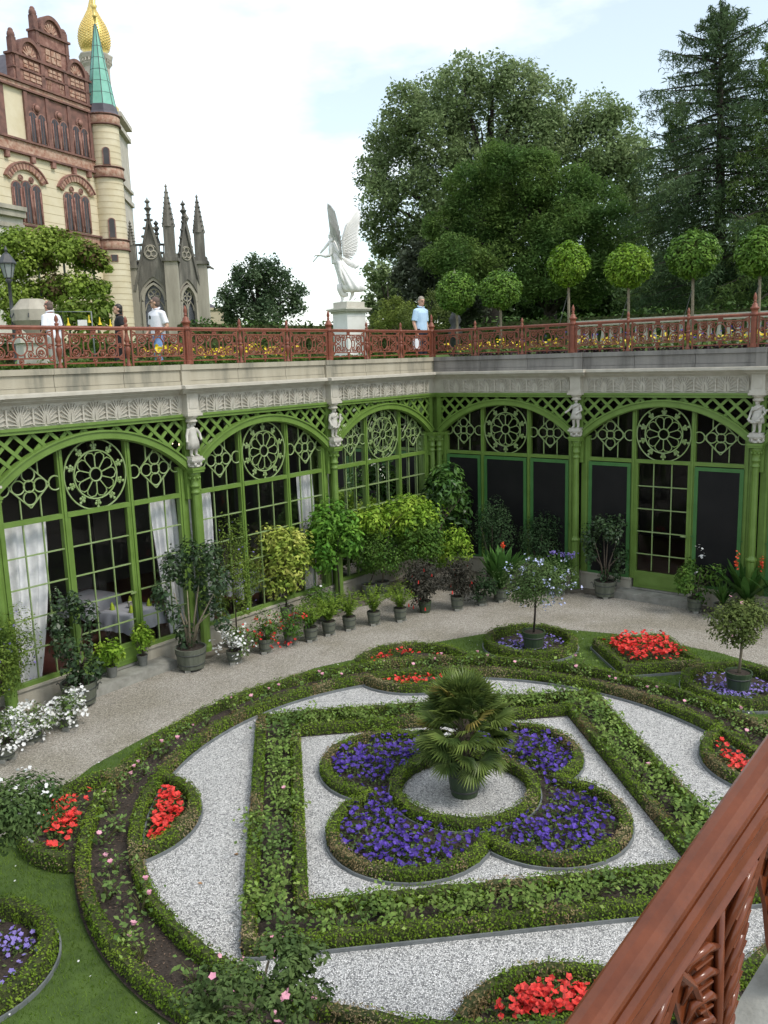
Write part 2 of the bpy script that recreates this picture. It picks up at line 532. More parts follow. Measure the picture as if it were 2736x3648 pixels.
# upper terrace, an L of lawn behind both wings, climbing a little away from the coping
def corner_off(o):
    return KX + np.array([0, 1.0]) * o * 2 ** .5
mb = MB(); rows = []
for o_, z_ in ((0.28, 5.44), (0.8, 5.56), (1.3, 5.50), (1.9, 5.32), (3.0, G0), (9, G0), (60, G0), (650, G0)):
    c = corner_off(o_)
    row = []
    for t in (700, 60, 30, 12):
        row.append((*(c + DL * t), z_))
    row.append((*c, z_))
    for t in (12, 30, 60, 700):
        row.append((*(c + DR * t), z_))
    rows.append(row)
n_ = len(rows[0]); v = [p for r_ in rows for p in r_]
mb.add(v, [(i * n_ + k, i * n_ + k + 1, (i + 1) * n_ + k + 1, (i + 1) * n_ + k) for i in range(len(rows) - 1) for k in range(n_ - 1)])
tag(mb.build('terrace_ground', M['lawn']), kind='structure')

q = [(0.19, 5.71), (-.30, 5.52), (-.78, 5.32), (-1.67, 4.95), (-2.5, 4.35), (-2.95, 3.95), (-3.45, 3.45)]
lob = [(0.95, 5.98), (1.7, 6.2), (2.68, 6.25), (3.5, 6.08), (4.3, 5.65), (4.98, 4.98)]
side1 = list(reversed(q)) + lob                       # left of the top round to the far right
side2 = [(y, x) for x, y in reversed(side1)][1:]
half = side1 + side2
other = [(-y, -x) for x, y in half]
sheet('lawn', list(reversed(half + [(-x, -y) for x, y in half][1:-1])), 0.006, M['lawn'])
ringpoly('white_gravel', 0.93, 3.97, 0.012, M['gravel_white'])
sheet('white_gravel', circle(0.93, 48), 0.016, M['gravel_white'])
ringpoly('rose_bed_soil', 3.97, 4.70, 0.040, M['soil'])
def quat_path(r, c=.83, n=18):
    "outline of the four-leaved bed"
    p = []
    a = math.acos(min(1, c / r))                      # cusp on the axes
    for k, (sx, sy) in enumerate(((1, 1), (-1, 1), (-1, -1), (1, -1))):
        b0 = PI / 2 * k
        lo = b0 - (PI / 2 - a); hi = b0 + PI / 2 + (PI / 2 - a)
        for i in range(n + 1):
            t = lo + (hi - lo) * i / n
            p.append((c * sx + r * math.cos(t), c * sy + r * math.sin(t)))
    return p
def annulus_poly(name, outer, r_in, z, m):
    mb = MB(); v = []; n = len(outer)
    for x, y in outer:
        l = math.hypot(x, y); v += [(x / l * r_in, y / l * r_in, z), (x, y, z)]
    mb.add(v, [(2 * k, 2 * k + 1, (2 * k + 3) % (2 * n), (2 * k + 2) % (2 * n)) for k in range(n)])
    return tag(mb.build(name, m), kind='structure')
annulus_poly('flower_bed_soil', quat_path(.95), .93, 0.03, M['soil'])
def sq(h):
    return [(-h, -h), (h, -h), (h, h), (-h, h)]
mb = MB(); o_, i_ = 2.70, 2.04
mb.add([(x, y, .026) for x, y in sq(o_) + sq(i_)], [(k, (k + 1) % 4, 4 + (k + 1) % 4, 4 + k) for k in range(4)])
tag(mb.build('rose_bed_soil', M['soil']), kind='structure')
LOBES = [(-4.38, 0.03), (0.0, 4.38), (4.36, 0.03), (0.0, -4.38)]
for x, y in LOBES:
    sheet('flower_bed_soil', circle(1.05, 40, x, y), 0.034, M['soil'])
ROUND = [(2.38, 5.22), (5.05, 2.5), (-5.3, -2.45), (-2.45, -5.25)]
for x, y in ROUND:
    sheet('flower_bed_soil', circle(.80, 36, x, y), 0.03, M['soil'])
sheet('flower_bed_soil', [(3.6, 3.53), (4.82, 3.53), (4.82, 4.86), (3.6, 4.86)], 0.03, M['soil'])

M['dirt'] = mat('trodden_dirt', (0.075, 0.062, 0.045), .95, (0.20, 0.18, 0.145), 5, bump=.6, bscale=50, detail=8)
def dirt(side, u0, u1, o0, o1):
    p = []; n = 40
    for k in range(n + 1):
        u = u0 + (u1 - u0) * k / n; p.append(wl(side, u, o0)[:2])
    for k in range(n, -1, -1):
        u = u0 + (u1 - u0) * k / n; p.append(wl(side, u, o0 + (o1 - o0) * (.55 + .45 * math.sin(PI * k / n)) * (.8 + .2 * math.sin(k * 1.9) * math.sin(k * .7 + 2)))[:2])
    if side == 'R': p.reverse()
    sheet('dirt_strip', p, .004, M['dirt'])
dirt('L', .3, 8.6, .08, 1.05); dirt('R', 1.1, 4.9, .08, 1.0); dirt('L', 10.8, 15, .08, 1.2); dirt('R', 6.9, 11, .08, 1.1)

# ---------------------------------------------------------------- orangery wings
G = M['green']
ZC, RA = 1.655, 2.655                        # arch centre height and inner radius
MID = B / 2
def zin(x):
    return ZC + math.sqrt(max(0, RA * RA - (x - MID) ** 2))
def arc_pts(r0, r1, xa, n=28):
    p = []
    t0 = math.asin((MID - xa) / RA)
    for k in range(n + 1):
        t = -t0 + 2 * t0 * k / n
        p.append(((MID + r0 * math.sin(t), ZC + r0 * math.cos(t)), (MID + r1 * math.sin(t), ZC + r1 * math.cos(t))))
    return p
XP = [0.20, 1.32, 2.63, 3.75]                # post centre lines
def rose(cx, cz, y=0.03):
    mb = MB()
    mb.ring((cx, y, cz), .60, .016, n=40, m=4)
    mb.ring((cx, y, cz), .415, .017, n=32, m=4)
    mb.ring((cx, y, cz), .115, .017, n=16, m=4)
    for k in range(10):
        a = PI / 2 + 2 * PI * k / 10
        ca, sa = math.cos(a), math.sin(a)
        P_ = lambda r, da=0.0: (cx + r * math.cos(a + da), y, cz + r * math.sin(a + da))
        mb.tube([P_(.115), P_(.31)], .013, 4)
        # rounded outer end of each petal
        mb.tube([P_(.31, 0), P_(.365, .10), P_(.395, .31), P_(.365, .53), P_(.31, 2 * PI / 10)], .012, 4)
        # trefoil on the rim
        mb.tube([P_(.43), P_(.55)], [.022, .010], 4)
        for rr, da, s_ in ((.50, .075, .030), (.50, -.075, .030), (.56, 0, .030), (.455, .06, .022), (.455, -.06, .022)):
            p = P_(rr, da); mb.sph(p, (s_, .012, s_), 6, 4)
    return mb
def quatre(cx, cz, y=0.03):
    mb = MB()
    mb.ring((cx, y, cz), .095, .016, n=16, m=4)
    for dx, dz in ((.19, 0), (-.19, 0), (0, .19), (0, -.19)):
        mb.ring((cx + dx, y, cz + dz), .112, .015, n=16, m=4)
    d = .35
    c4 = [(cx + d, y, cz), (cx, y, cz + d), (cx - d, y, cz), (cx, y, cz - d)]
    for k in range(4):
        mb.bar(c4[k], c4[(k + 1) % 4], .022, .026, up=(0, 1, 0))
    for s_ in (-1, 1):
        mb.ring((cx + s_ * .455, y, cz), .118, .015, n=16, m=4)
        x = cx + s_ * .175
        mb.box(x - .010, .005, 3.14, x + .010, .03, cz - .17)
        mb.box(x - .010, .005, cz + .17, x + .010, .03, min(zin(x), 4.3))
    return mb
def lattice():
    mb = MB(); sp = .31
    def inside(x, z):
        if not (.13 < x < B - .13) or z > 4.50 or z < 3.6: return False
        return math.hypot(x - MID, z - ZC) > RA + .13
    for sgn in (1, -1):
        for k in range(-40, 60):
            c = k * sp
            seg = None; lastp = None; run = []
            for i in range(400):
                x = i * B / 399
                z = 3.6 + sgn * (x - c) * 0.95
                if inside(x, z):
                    run.append((x, z))
                else:
                    if len(run) > 3:
                        mb.bar((run[0][0], .10 + sgn * .006, run[0][1]), (run[-1][0], .10 + sgn * .006, run[-1][1]), .058, .024, up=(0, 1, 0))
                    run = []
            if len(run) > 3:
                mb.bar((run[0][0], .10 + sgn * .006, run[0][1]), (run[-1][0], .10 + sgn * .006, run[-1][1]), .058, .024, up=(0, 1, 0))
    return mb
def make_bay(kind, parent):
    "kind: three letters, one per light: w window, d door, s screen"
    fr = MB()
    zb = [.38 if k != 'd' else .20 for k in kind]
    for i, x in enumerate(XP):
        hw = .065 if i in (0, 3) else .048
        z0 = .40
        zt = (zin(x) if i in (1, 2) else 3.60)
        fr.box(x - hw, -.05, z0, x + hw, .05, zt + .02)
        fr.box(x - hw * .35, .05, z0 + .01, x + hw * .35, .072, zt)
    for i in range(3):
        fr.box(XP[i] + .05, -.03, 3.05, XP[i + 1] - .05, .056, 3.13)
        if kind[i] != 'd':
            fr.box(XP[i] + .05, -.03, .40, XP[i + 1] - .05, .05, .47)
    fr.box(.0, .045, 3.0, .13, .13, 4.5); fr.box(B - .13, .045, 3.0, B, .13, 4.5)
    fr.box(.06, -.05, .40, .134, .043, 3.0); fr.box(B - .134, -.05, .40, B - .06, .043, 3.0)
    root = fr.build('bay_window', G, parent)
    a = MB()
    a.strip(arc_pts(RA, RA + .115, .13), .062, .19)
    a.strip(arc_pts(RA + .115, RA + .145, .13), .062, .215)
    a.strip(arc_pts(RA - .02, RA, .13), .062, .15)
    a.build('arch', G, root)
    lattice().build('lattice', G, root)
    rose(MID, 3.70).build('rose_tracery', M['bar'], root)
    for cx in (.755, B - .755):
        quatre(cx, 3.655).build('quatrefoil_tracery', M['bar'], root)
    gl = MB(); gl.add([(.06, -.01, .22), (B - .06, -.01, .22), (B - .06, -.01, 4.55), (.06, -.01, 4.55)], [(0, 1, 2, 3)])
    gl.build('glass_pane', M['glass'], root)
    gb = MB(); nb = False
    for i, k in enumerate(kind):
        x0, x1 = XP[i] + .05, XP[i + 1] - .05
        if k in 'wd':
            nb = True
            lo = .47 if k == 'w' else .62
            if k == 'd':
                d = MB()
                d.box(x0, -.04, .20, x0 + .05, .046, 3.05); d.box(x1 - .05, -.04, .20, x1, .046, 3.05)
                d.box(x0 + .05, -.035, .20, x1 - .05, .04, .58)
                for s0, s1 in ((x0 + .10, (x0 + x1) / 2 - .03), ((x0 + x1) / 2 + .03, x1 - .10)):
                    d.box(s0, .04, .27, s1, .052, .30); d.box(s0, .04, .49, s1, .052, .52)
                dd = d.build('door', G, root)
            for j in (1, 2):
                x = x0 + (x1 - x0) * j / 3
                gb.box(x - .010, .0, lo, x + .010, .028, 3.05)
            for j in range(1, 5):
                z = .47 + (3.05 - .47) * j / 5
                if z > lo: gb.box(x0, -.002, z - .010, x1, .034, z + .010)
            if k == 'd':
                gb.box(x0 + .03, .04, 1.48, x0 + .05, .10, 1.50)
                gb.box(x0 + .03, .085, 1.475, x0 + .15, .10, 1.505)
        else:
            s_ = MB(); s_.box(x0 + .085, .052, .46, x1 - .085, .062, 2.95)
            f2 = MB()
            f2.box(x0 + .005, .05, .40, x0 + .085, .075, 3.03); f2.box(x1 - .085, .05, .40, x1 - .005, .075, 3.03)
            f2.box(x0 + .085, .05, 2.95, x1 - .085, .075, 3.03); f2.box(x0 + .085, .05, .40, x1 - .085, .075, .46)
            for zz_ in (1.5,):
                f2.box(x0 - .03, .076, zz_, x0 + .02, .09, zz_ + .03); f2.box(x1 - .02, .076, zz_, x1 + .03, .09, zz_ + .03)
            s_.build('woven_screen', M['screen'], root); f2.build('screen_frame', M['green_dark'], root)
    if nb:
        gb.build('glazing_bars', M['bar'], root)
    return root
def column(parent, x, y=.20, base=True):
    mb = MB()
    mb.lathe([(.115, .0), (.115, .10), (.10, .14), (.098, .62), (.10, 1.14), (.118, 1.16), (.118, 1.19), (.09, 1.22), (.078, 1.26), (.066, 3.12), (.066, 3.30)], 10, (x, y, 0), smooth=False)
    o = mb.build('column', G, parent)
    c = MB()
    c.lathe([(.07, 3.10), (.088, 3.11), (.088, 3.14), (.072, 3.16), (.072, 3.22), (.09, 3.23), (.09, 3.26), (.074, 3.28), (.078, 3.36), (.10, 3.45), (.115, 3.50), (.10, 3.51)], 14, (x, y, 0))
    for k in range(8):
        a = k * PI / 4
        c.sph((x + .098 * math.cos(a), y + .098 * math.sin(a), 3.40), (.022, .022, .035), 6, 4)
    c.box(x - .135, y - .135, 3.51, x + .135, y + .135, 3.555); c.box(x - .15, y - .15, 3.555, x + .15, y + .15, 3.60)
    c.build('capital', G, o)
    return o
def wing(side, kinds, label):
    sx = 1 if side == 'L' else -1
    n = len(kinds); LEN = n * B + U0
    root = empty('orangery_wing', (KX[0], KX[1], 0), A_L if side == 'L' else A_R, label, 'building')
    for k, kd in enumerate(kinds):
        b = make_bay(kd, root)
        b.location = (k * B + U0 if side == 'L' else -(k + 1) * B - U0, 0, 0)
    def bx(mb, u0, u1, y0, z0, y1, z1):
        a, b = sorted((sx * u0, sx * u1)); mb.box(a, y0, z0, b, y1, z1)
    st = (lambda p: 0.0) if side == 'L' else (lambda p: p)
    for k in range(1, n + 1):
        column(root, sx * (k * B + U0))
    column(root, sx * .27, .14)
    m = MB()                                            # beam
    bx(m, st(.18), LEN, -.06, 4.50, .18, 4.555); bx(m, st(.205), LEN, -.06, 4.555, .205, 4.60)
    bx(m, st(.02), U0 + .06, -.06, 0, .02, 4.499)
    m.build('beam', G, root)
    m = MB()                                            # frieze with leaf relief
    bx(m, st(.15), LEN, -.06, 4.60, .15, 4.97)
    npitch = 8
    for k in range(n):
        for j in range(npitch):
            cu = U0 + k * B + .20 + (B - .40) * (j + .5) / npitch
            w2 = (B - .40) / npitch / 2
            def pt(du, z, y=.155): return (sx * (cu + du), y, 4.60 + z)
            m.tube([pt(0, .03, .17), pt(0, .20, .175), pt(0, .30, .18)], [.024, .016, .022], 5)
            m.tube([pt(-.05, .31), pt(-.02, .27), pt(.02, .27), pt(.05, .31)], .012, 4)
            m.tube([pt(-.05, .045), pt(-.02, .02), pt(.02, .02), pt(.05, .045)], .014, 4)
            for s_ in (-1, 1):
                for a_, rr in ((.08, .31), (.32, .32), (.58, .31), (.86, .30), (1.14, .28), (1.45, .26)):
                    t0 = (s_ * w2 * .92, .03)
                    e = (s_ * (w2 * .92 - rr * math.sin(a_) * .70), .03 + rr * math.cos(a_))
                    mid = (t0[0] * .55 + e[0] * .45 + s_ * .015, t0[1] * .4 + e[1] * .6)
                    m.tube([pt(*t0), pt(mid[0], mid[1], .175), pt(e[0], e[1], .178), pt(e[0] - s_ * .03, e[1] - .03, .165)], [.010, .015, .011, .005], 4)
    fz = m.build('frieze', M['cream'], root)
    for k in range(1, n + 1):
        u = k * B + U0; m = MB()
        m.box(sx * u - .13, .15, 4.66, sx * u + .13, .30, 4.97)
        m.box(sx * u - .085, .30, 4.70, sx * u + .085, .309, 4.93)
        m.box(sx * u - .155, .15, 4.612, sx * u + .155, .33, 4.66)
        m.box(sx * u - .175, .15, 4.565, sx * u + .175, .35, 4.612)
        m.lathe([(.085, 4.44), (.11, 4.45), (.11, 4.475), (.088, 4.49), (.095, 4.52), (.125, 4.535), (.125, 4.565)], 12, (sx * u, .22, 0))
        m.build('frieze_pilaster', M['cream'], root)
    m = MB()
    for y1, z0, z1 in ((.19, 4.97, 5.00), (.25, 5.00, 5.035), (.30, 5.035, 5.065), (.36, 5.065, 5.115), (.33, 5.115, 5.13)):
        bx(m, st(y1), LEN, -.2, z0, y1, z1)
        for k in range(1, n + 1):
            m.box(sx * (k * B + U0) - .21 - (y1 - .19) * .4, y1 - .01, z0 + .001, sx * (k * B + U0) + .21 + (y1 - .19) * .4, y1 + .11, z1 - .001)
    m.build('cornice', M['cream'], root)
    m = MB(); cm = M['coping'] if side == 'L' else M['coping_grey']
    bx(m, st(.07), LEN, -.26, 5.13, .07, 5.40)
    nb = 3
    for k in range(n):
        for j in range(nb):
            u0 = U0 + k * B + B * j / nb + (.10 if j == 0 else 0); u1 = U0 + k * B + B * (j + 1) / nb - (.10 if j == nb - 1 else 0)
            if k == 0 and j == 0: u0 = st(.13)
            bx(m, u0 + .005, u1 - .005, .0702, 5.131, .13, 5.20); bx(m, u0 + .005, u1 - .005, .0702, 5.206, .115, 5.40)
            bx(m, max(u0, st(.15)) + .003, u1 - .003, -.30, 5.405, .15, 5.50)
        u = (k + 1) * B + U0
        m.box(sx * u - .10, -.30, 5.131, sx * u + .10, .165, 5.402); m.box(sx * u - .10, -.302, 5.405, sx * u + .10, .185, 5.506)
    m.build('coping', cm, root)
    m = MB()
    for k, kd in enumerate(kinds):
        for i, t in enumerate(kd):
            u0 = k * B + (0 if i == 0 else XP[i]); u1 = k * B + (B if i == 2 else XP[i + 1])
            if side == 'R': u0, u1 = k * B + (0 if i == 0 else B - XP[3 - i]), k * B + (B if i == 2 else B - XP[2 - i])
            if t == 'd': continue
            u0 += U0; u1 += U0
            if k == 0 and i == 0: u0 = 0
            bx(m, u0, u1, -.10, -.05, .07, .36); bx(m, u0, u1, -.12, .36, .10, .40)
    m.build_pieces('plinth', M['plinth'], root)
    m = MB()
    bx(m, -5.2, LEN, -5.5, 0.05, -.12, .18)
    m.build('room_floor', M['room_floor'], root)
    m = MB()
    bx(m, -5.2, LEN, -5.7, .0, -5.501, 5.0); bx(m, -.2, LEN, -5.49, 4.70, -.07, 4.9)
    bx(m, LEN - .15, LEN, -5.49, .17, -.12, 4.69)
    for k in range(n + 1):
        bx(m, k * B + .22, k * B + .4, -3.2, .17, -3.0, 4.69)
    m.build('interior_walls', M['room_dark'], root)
    return root
wing('L', ['www', 'www', 'wdw', 'www'], 'green glazed arcade with white curtains, sunny wing of the sunken court')
wing('R', ['sss', 'sds', 'sss'], 'green arcade closed by dark screens and one glazed door, shaded wing')
for sd_, u0, u1, lab in (('L', 9.05, 10.95, 'long stone doorstep carrying two small grey pots'), ('R', 5.25, 7.0, 'stone doorstep below the glazed green door between screens')):
    mb = MB(); sx = 1 if sd_ == 'L' else -1
    a_, b_ = sorted((sx * u0, sx * u1)); mb.box(a_, .075, -.02, b_, .50, .15)
    mb.box(a_ + .02, -.1, .151, b_ - .02, .06, .19)
    o = mb.build('doorstep', M['step']); o.location = (KX[0], KX[1], 0); o.rotation_euler = (0, 0, A_L if sd_ == 'L' else A_R)
    tag(o, lab, 'doorstep')

# ---------------------------------------------------------------- terrace railing
def big_post():
    mb = MB()
    mb.lathe([(.075, 0), (.075, .06), (.060, .07), (.058, .62)], 14, smooth=False)
    for k in range(10):
        a = 2 * PI * k / 10
        mb.tube([(.056 * math.cos(a), .056 * math.sin(a), .09), (.056 * math.cos(a), .056 * math.sin(a), .60)], .010, 4)
    mb.lathe([(.06, .62), (.075, .63), (.075, .66), (.062, .68), (.066, .74), (.088, .755), (.088, .785), (.06, .80), (.055, .84), (.03, .87), (.022, .885), (.034, .895), (.034, .905), (.02, .915), (.036, .96), (.03, 1.01), (.012, 1.06), (.0, 1.08)], 12)
    return mb
def spindle():
    mb = MB()
    mb.lathe([(.045, 0), (.045, .03), (.028, .05), (.034, .07), (.020, .09), (.026, .14), (.045, .24), (.052, .30), (.036, .335), (.028, .345), (.055, .36), (.055, .375), (.026, .385), (.046, .42), (.048, .46), (.026, .53), (.024, .60), (.046, .625), (.046, .66), (.026, .675), (.036, .70), (.036, .715), (.014, .725), (.034, .765), (.026, .815), (.0, .86)], 10)
    return mb
def panel(wd=1.13):
    mb = MB(); h = wd / 2
    Z0, Z1 = .16, .545
    for x in (-h, h):
        mb.box(x - .014, -.014, .0, x + .014, .014, .615)
    for z, t in ((Z1, .012), (Z0, .012), (.07, .012)):
        mb.box(-h + .014, -t, z - t, h - .014, t, z + t)
    mb.box(-h + .10, -.011, Z0 + .012, -h + .12, .011, Z1 - .012); mb.box(h - .12, -.011, Z0 + .012, h - .10, .011, Z1 - .012)
    zc = (Z0 + Z1) / 2
    mb.ring((0, 0, zc), .118, .014, n=24, m=5, sx=1, sz=1.22)
    for s_ in (-1, 1):
        x0 = .118 * s_; x1 = .205 * s_
        for dz in (-.075, .075):
            mb.bar((x0 * .95, 0, zc + dz), (x1, 0, zc + dz), .018, .018)
        mb.bar((x1, 0, zc - .083), (x1, 0, zc + .083), .018, .018)
        mb.box(s_ * .06 - .009, -.010, Z1 - .06, s_ * .06 + .009, .010, Z1 - .012); mb.box(s_ * .06 - .009, -.010, Z0 + .012, s_ * .06 + .009, .010, Z0 + .06)
        for tz in (-1, 1):
            c = (s_ * (h - .215), 0, zc + tz * .097)
            mb.ring(c, .088, .012, n=18, m=5)
            mb.ring((c[0] - s_ * .004, 0, c[2] + tz * .012), .052, .009, n=12, m=4)
            for j in range(5):
                a = j * 1.256 + .5 * tz
                mb.sph((c[0] + .030 * math.cos(a), 0, c[2] + .030 * math.sin(a)), (.020, .012, .020), 6, 4)
            c2 = (s_ * .165, 0, zc + tz * .135)
            mb.ring(c2, .048, .010, n=12, m=4)
            mb.sph(c2, (.028, .014, .034), 6, 4)
            mb.sph((s_ * .235, 0, zc + tz * .155), (.030, .012, .022), 6, 4)
            mb.tube([(s_ * (h - .115), 0, zc + tz * .02), (s_ * (h - .15), 0, zc + tz * .035), (s_ * (h - .14), 0, zc + tz * .06)], .009, 4)
            # corner leaf
            mb.tube([(s_ * (h - .015), 0, zc + tz * .235), (s_ * (h - .07), 0, zc + tz * .225), (s_ * (h - .10), 0, zc + tz * .195)], [.022, .016, .006], 4)
            mb.tube([(s_ * (h - .015), 0, zc + tz * .15), (s_ * (h - .05), 0, zc + tz * .175), (s_ * (h - .09), 0, zc + tz * .19)], [.014, .012, .006], 4)
        mb.ring((s_ * (h - .055), 0, zc), .036, .011, n=12, m=4); mb.sph((s_ * (h - .055), 0, zc), (.022, .016, .022), 6, 4)
    for z in (.585, .115):
        mb.ring((0, -.0, z), .036, .011, n=12, m=4); mb.sph((0, 0, z), (.024, .02, .024), 6, 4)
        mb.box(-.05, -.008, z - .042, .05, .008, z + .042) if z > .5 else mb.lathe([(.0, .0), (.018, .03), (.022, .08)], 6, (0, 0, 0))
    return mb
BP = big_post(); SP = spindle(); PN = panel()
def railing(side, n, label):
    sx = 1 if side == 'L' else -1
    root = empty('terrace_railing', (KX[0], KX[1], 5.506), A_L if side == 'L' else A_R, label, 'railing')
    y = 0.0
    hr = MB(); e0, e1 = sorted((0, sx * n * B))
    st = 0 if side == 'L' else 0.0
    hr.tube([(e0, y, .648), (e1, y, .648)], .030, 8); hr.box(e0, y - .022, .612, e1, y + .022, .628)
    hr.build('handrail', M['rail'], root)
    proto = {}
    def put(nm, mb, x, m):
        if nm not in proto:
            o = mb.build(nm, m, root); proto[nm] = o
        else:
            o = proto[nm].copy(); COL.objects.link(o); o.parent = root
        o.location = (x, y, 0)
    for k in range(0 if side == 'L' else 1, n + 1):
        put('post', BP, sx * k * B, M['rail'])
    for k in range(n):
        for j in range(3):
            put('panel', PN, sx * (k * B + B * (j + .5) / 3), M['rail'])
            if j: put('spindle', SP, sx * (k * B + B * j / 3), M['rail'])
railing('L', 4, 'red brown iron railing on the pale stone wall with people behind it')
railing('R', 3, 'red brown iron railing on the grey stone wall with yellow flowers behind')

# ---------------------------------------------------------------- inside the arcade
def curtain(u0, u1, b0, b1, label, z0=.22, z1=3.04):
    nx, nz = 48, 24; V = []; F = []
    for i in range(nz + 1):
        t = i / nz; z = z1 + (z0 - z1) * t
        a = u0 + (b0 - u0) * t ** 1.6; b = u1 + (b1 - u1) * t ** 1.6
        for j in range(nx + 1):
            s_ = j / nx
            x = a + (b - a) * s_
            y = -.24 + .045 * math.sin(s_ * 31 + .6 * math.sin(t * 3)) * (.35 + .65 * min(1, t * 4)) + .02 * math.sin(s_ * 12 + t * 2)
            V.append((x, y, z))
    for i in range(nz):
        for j in range(nx):
            F.append((i * (nx + 1) + j, i * (nx + 1) + j + 1, (i + 1) * (nx + 1) + j + 1, (i + 1) * (nx + 1) + j))
    V = [(x + U0, y, z) for x, y, z in V]
    o = npmesh('curtain', V, F, M['curtain'], smooth=True)
    o.location = (KX[0], KX[1], 0); o.rotation_euler = (0, 0, A_L)
    return tag(o, label, 'curtain', 'white curtains inside the windows')
curtain(10.72, 11.62, 11.12, 11.65, 'widest white curtain, sweeping aside beyond the two small pots')
curtain(8.05, 8.62, 8.05, 8.36, 'white curtain beside the set dining table')
curtain(7.18, 7.72, 7.35, 7.74, 'white curtain behind the thin shrub with violet flowers')
curtain(4.24, 4.72, 4.24, 4.60, 'white curtain above the pale variegated orange tree')
curtain(3.28, 3.72, 3.40, 3.74, 'white curtain on the corner side of the middle column')
curtain(.36, .72, .36, .62, 'narrow white curtain nearest the inner corner')
def dining(u, y, label, setn=True):
    x0, y0, _ = wl('L', u, y)
    t = empty('dining_table', (x0, y0, .18), A_L + .2, label, 'table')
    for sx in (-1, 1):
        for sy in (-1, 1):
            MB().box(sx * .32 - .025, sy * .32 - .025, 0, sx * .32 + .025, sy * .32 + .025, .72).build('leg', M['bark_dark'], t)
    MB().box(-.38, -.38, .72, .38, .38, .75).build('tabletop', M['bark_dark'], t)
    V = []; n = 64
    for r_, z_ in ((0, .757), (.28, .757), (.41, .756), (.43, .73), (.46, .55), (.48, .42)):
        for k in range(n):
            a = 2 * PI * k / n
            sq_ = min(1 / max(abs(math.cos(a)), 1e-3), 1 / max(abs(math.sin(a)), 1e-3))
            fold = 1 + (.05 * math.sin(12 * a) if z_ < .7 else 0)
            dz = -.16 * max(0, sq_ - 1.12) if z_ < .6 else 0
            V.append((r_ * sq_ * fold * math.cos(a), r_ * sq_ * fold * math.sin(a), z_ + dz))
    F = [(i * n + k, i * n + (k + 1) % n, (i + 1) * n + (k + 1) % n, (i + 1) * n + k) for i in range(5) for k in range(n)]
    c = npmesh('tablecloth', V, F, M['cloth'], smooth=True); c.location = t.location; c.rotation_euler = t.rotation_euler
    tag(c, 'white tablecloth over the ' + label.replace('dining table', 'table'), 'tablecloth')
    if setn:
        for i, (a, b) in enumerate(((-.24, .24), (.24, .24), (-.24, -.24), (.24, -.24))):
            m = MB(); m.lathe([(.055, 0), (.04, .08), (.0, .16)], 4)
            o = m.build('napkin', M['napkin']); ca, sa = math.cos(A_L + .2), math.sin(A_L + .2)
            o.location = (x0 + a * ca - b * sa, y0 + a * sa + b * ca, .18 + .76)
            tag(o, 'lime green folded napkin standing on the white tablecloth', 'napkin', 'napkins on the set table')
        m = MB(); m.lathe([(.03, 0), (.05, .05), (.03, .1), (.05, .12)], 8); o = m.build('flower_vase', M['cream']); o.location = (x0, y0, .94)
        tag(o, 'little vase of dark flowers amid the lime napkins', 'vase')
dining(9.05, -.8, 'set dining table near the door with two grey pots')
dining(9.0, -2.3, 'bare white dining table further back in the dark room', False)
dining(6.2, -.9, 'dining table half hidden behind the pale variegated tree', False)
ch = empty('chandelier', wl('L', 7.15, -1.6, 0), 0, 'lit crystal chandelier glinting in the dark room', 'chandelier')
M['lamp'] = bpy.data.materials.new('lit_crystal'); M['lamp'].use_nodes = True
_b = M['lamp'].node_tree.nodes['Principled BSDF']; _b.inputs['Emission Color'].default_value = (1, .8, .5, 1); _b.inputs['Emission Strength'].default_value = 3.0
m = MB(); m.tube([(0, 0, 4.69), (0, 0, 3.9)], .012, 5); m.ring((0, 0, 3.86), .22, .012, 'z', 16, 4); m.build('frame', M['hoop'], ch)
m = MB()
for k in range(14):
    a = k * .9; m.sph((.22 * math.cos(a), .22 * math.sin(a), 3.80 + .10 * ((k * 7) % 4) / 3), .018, 6, 4)
m.build('crystals', M['lamp'], ch)
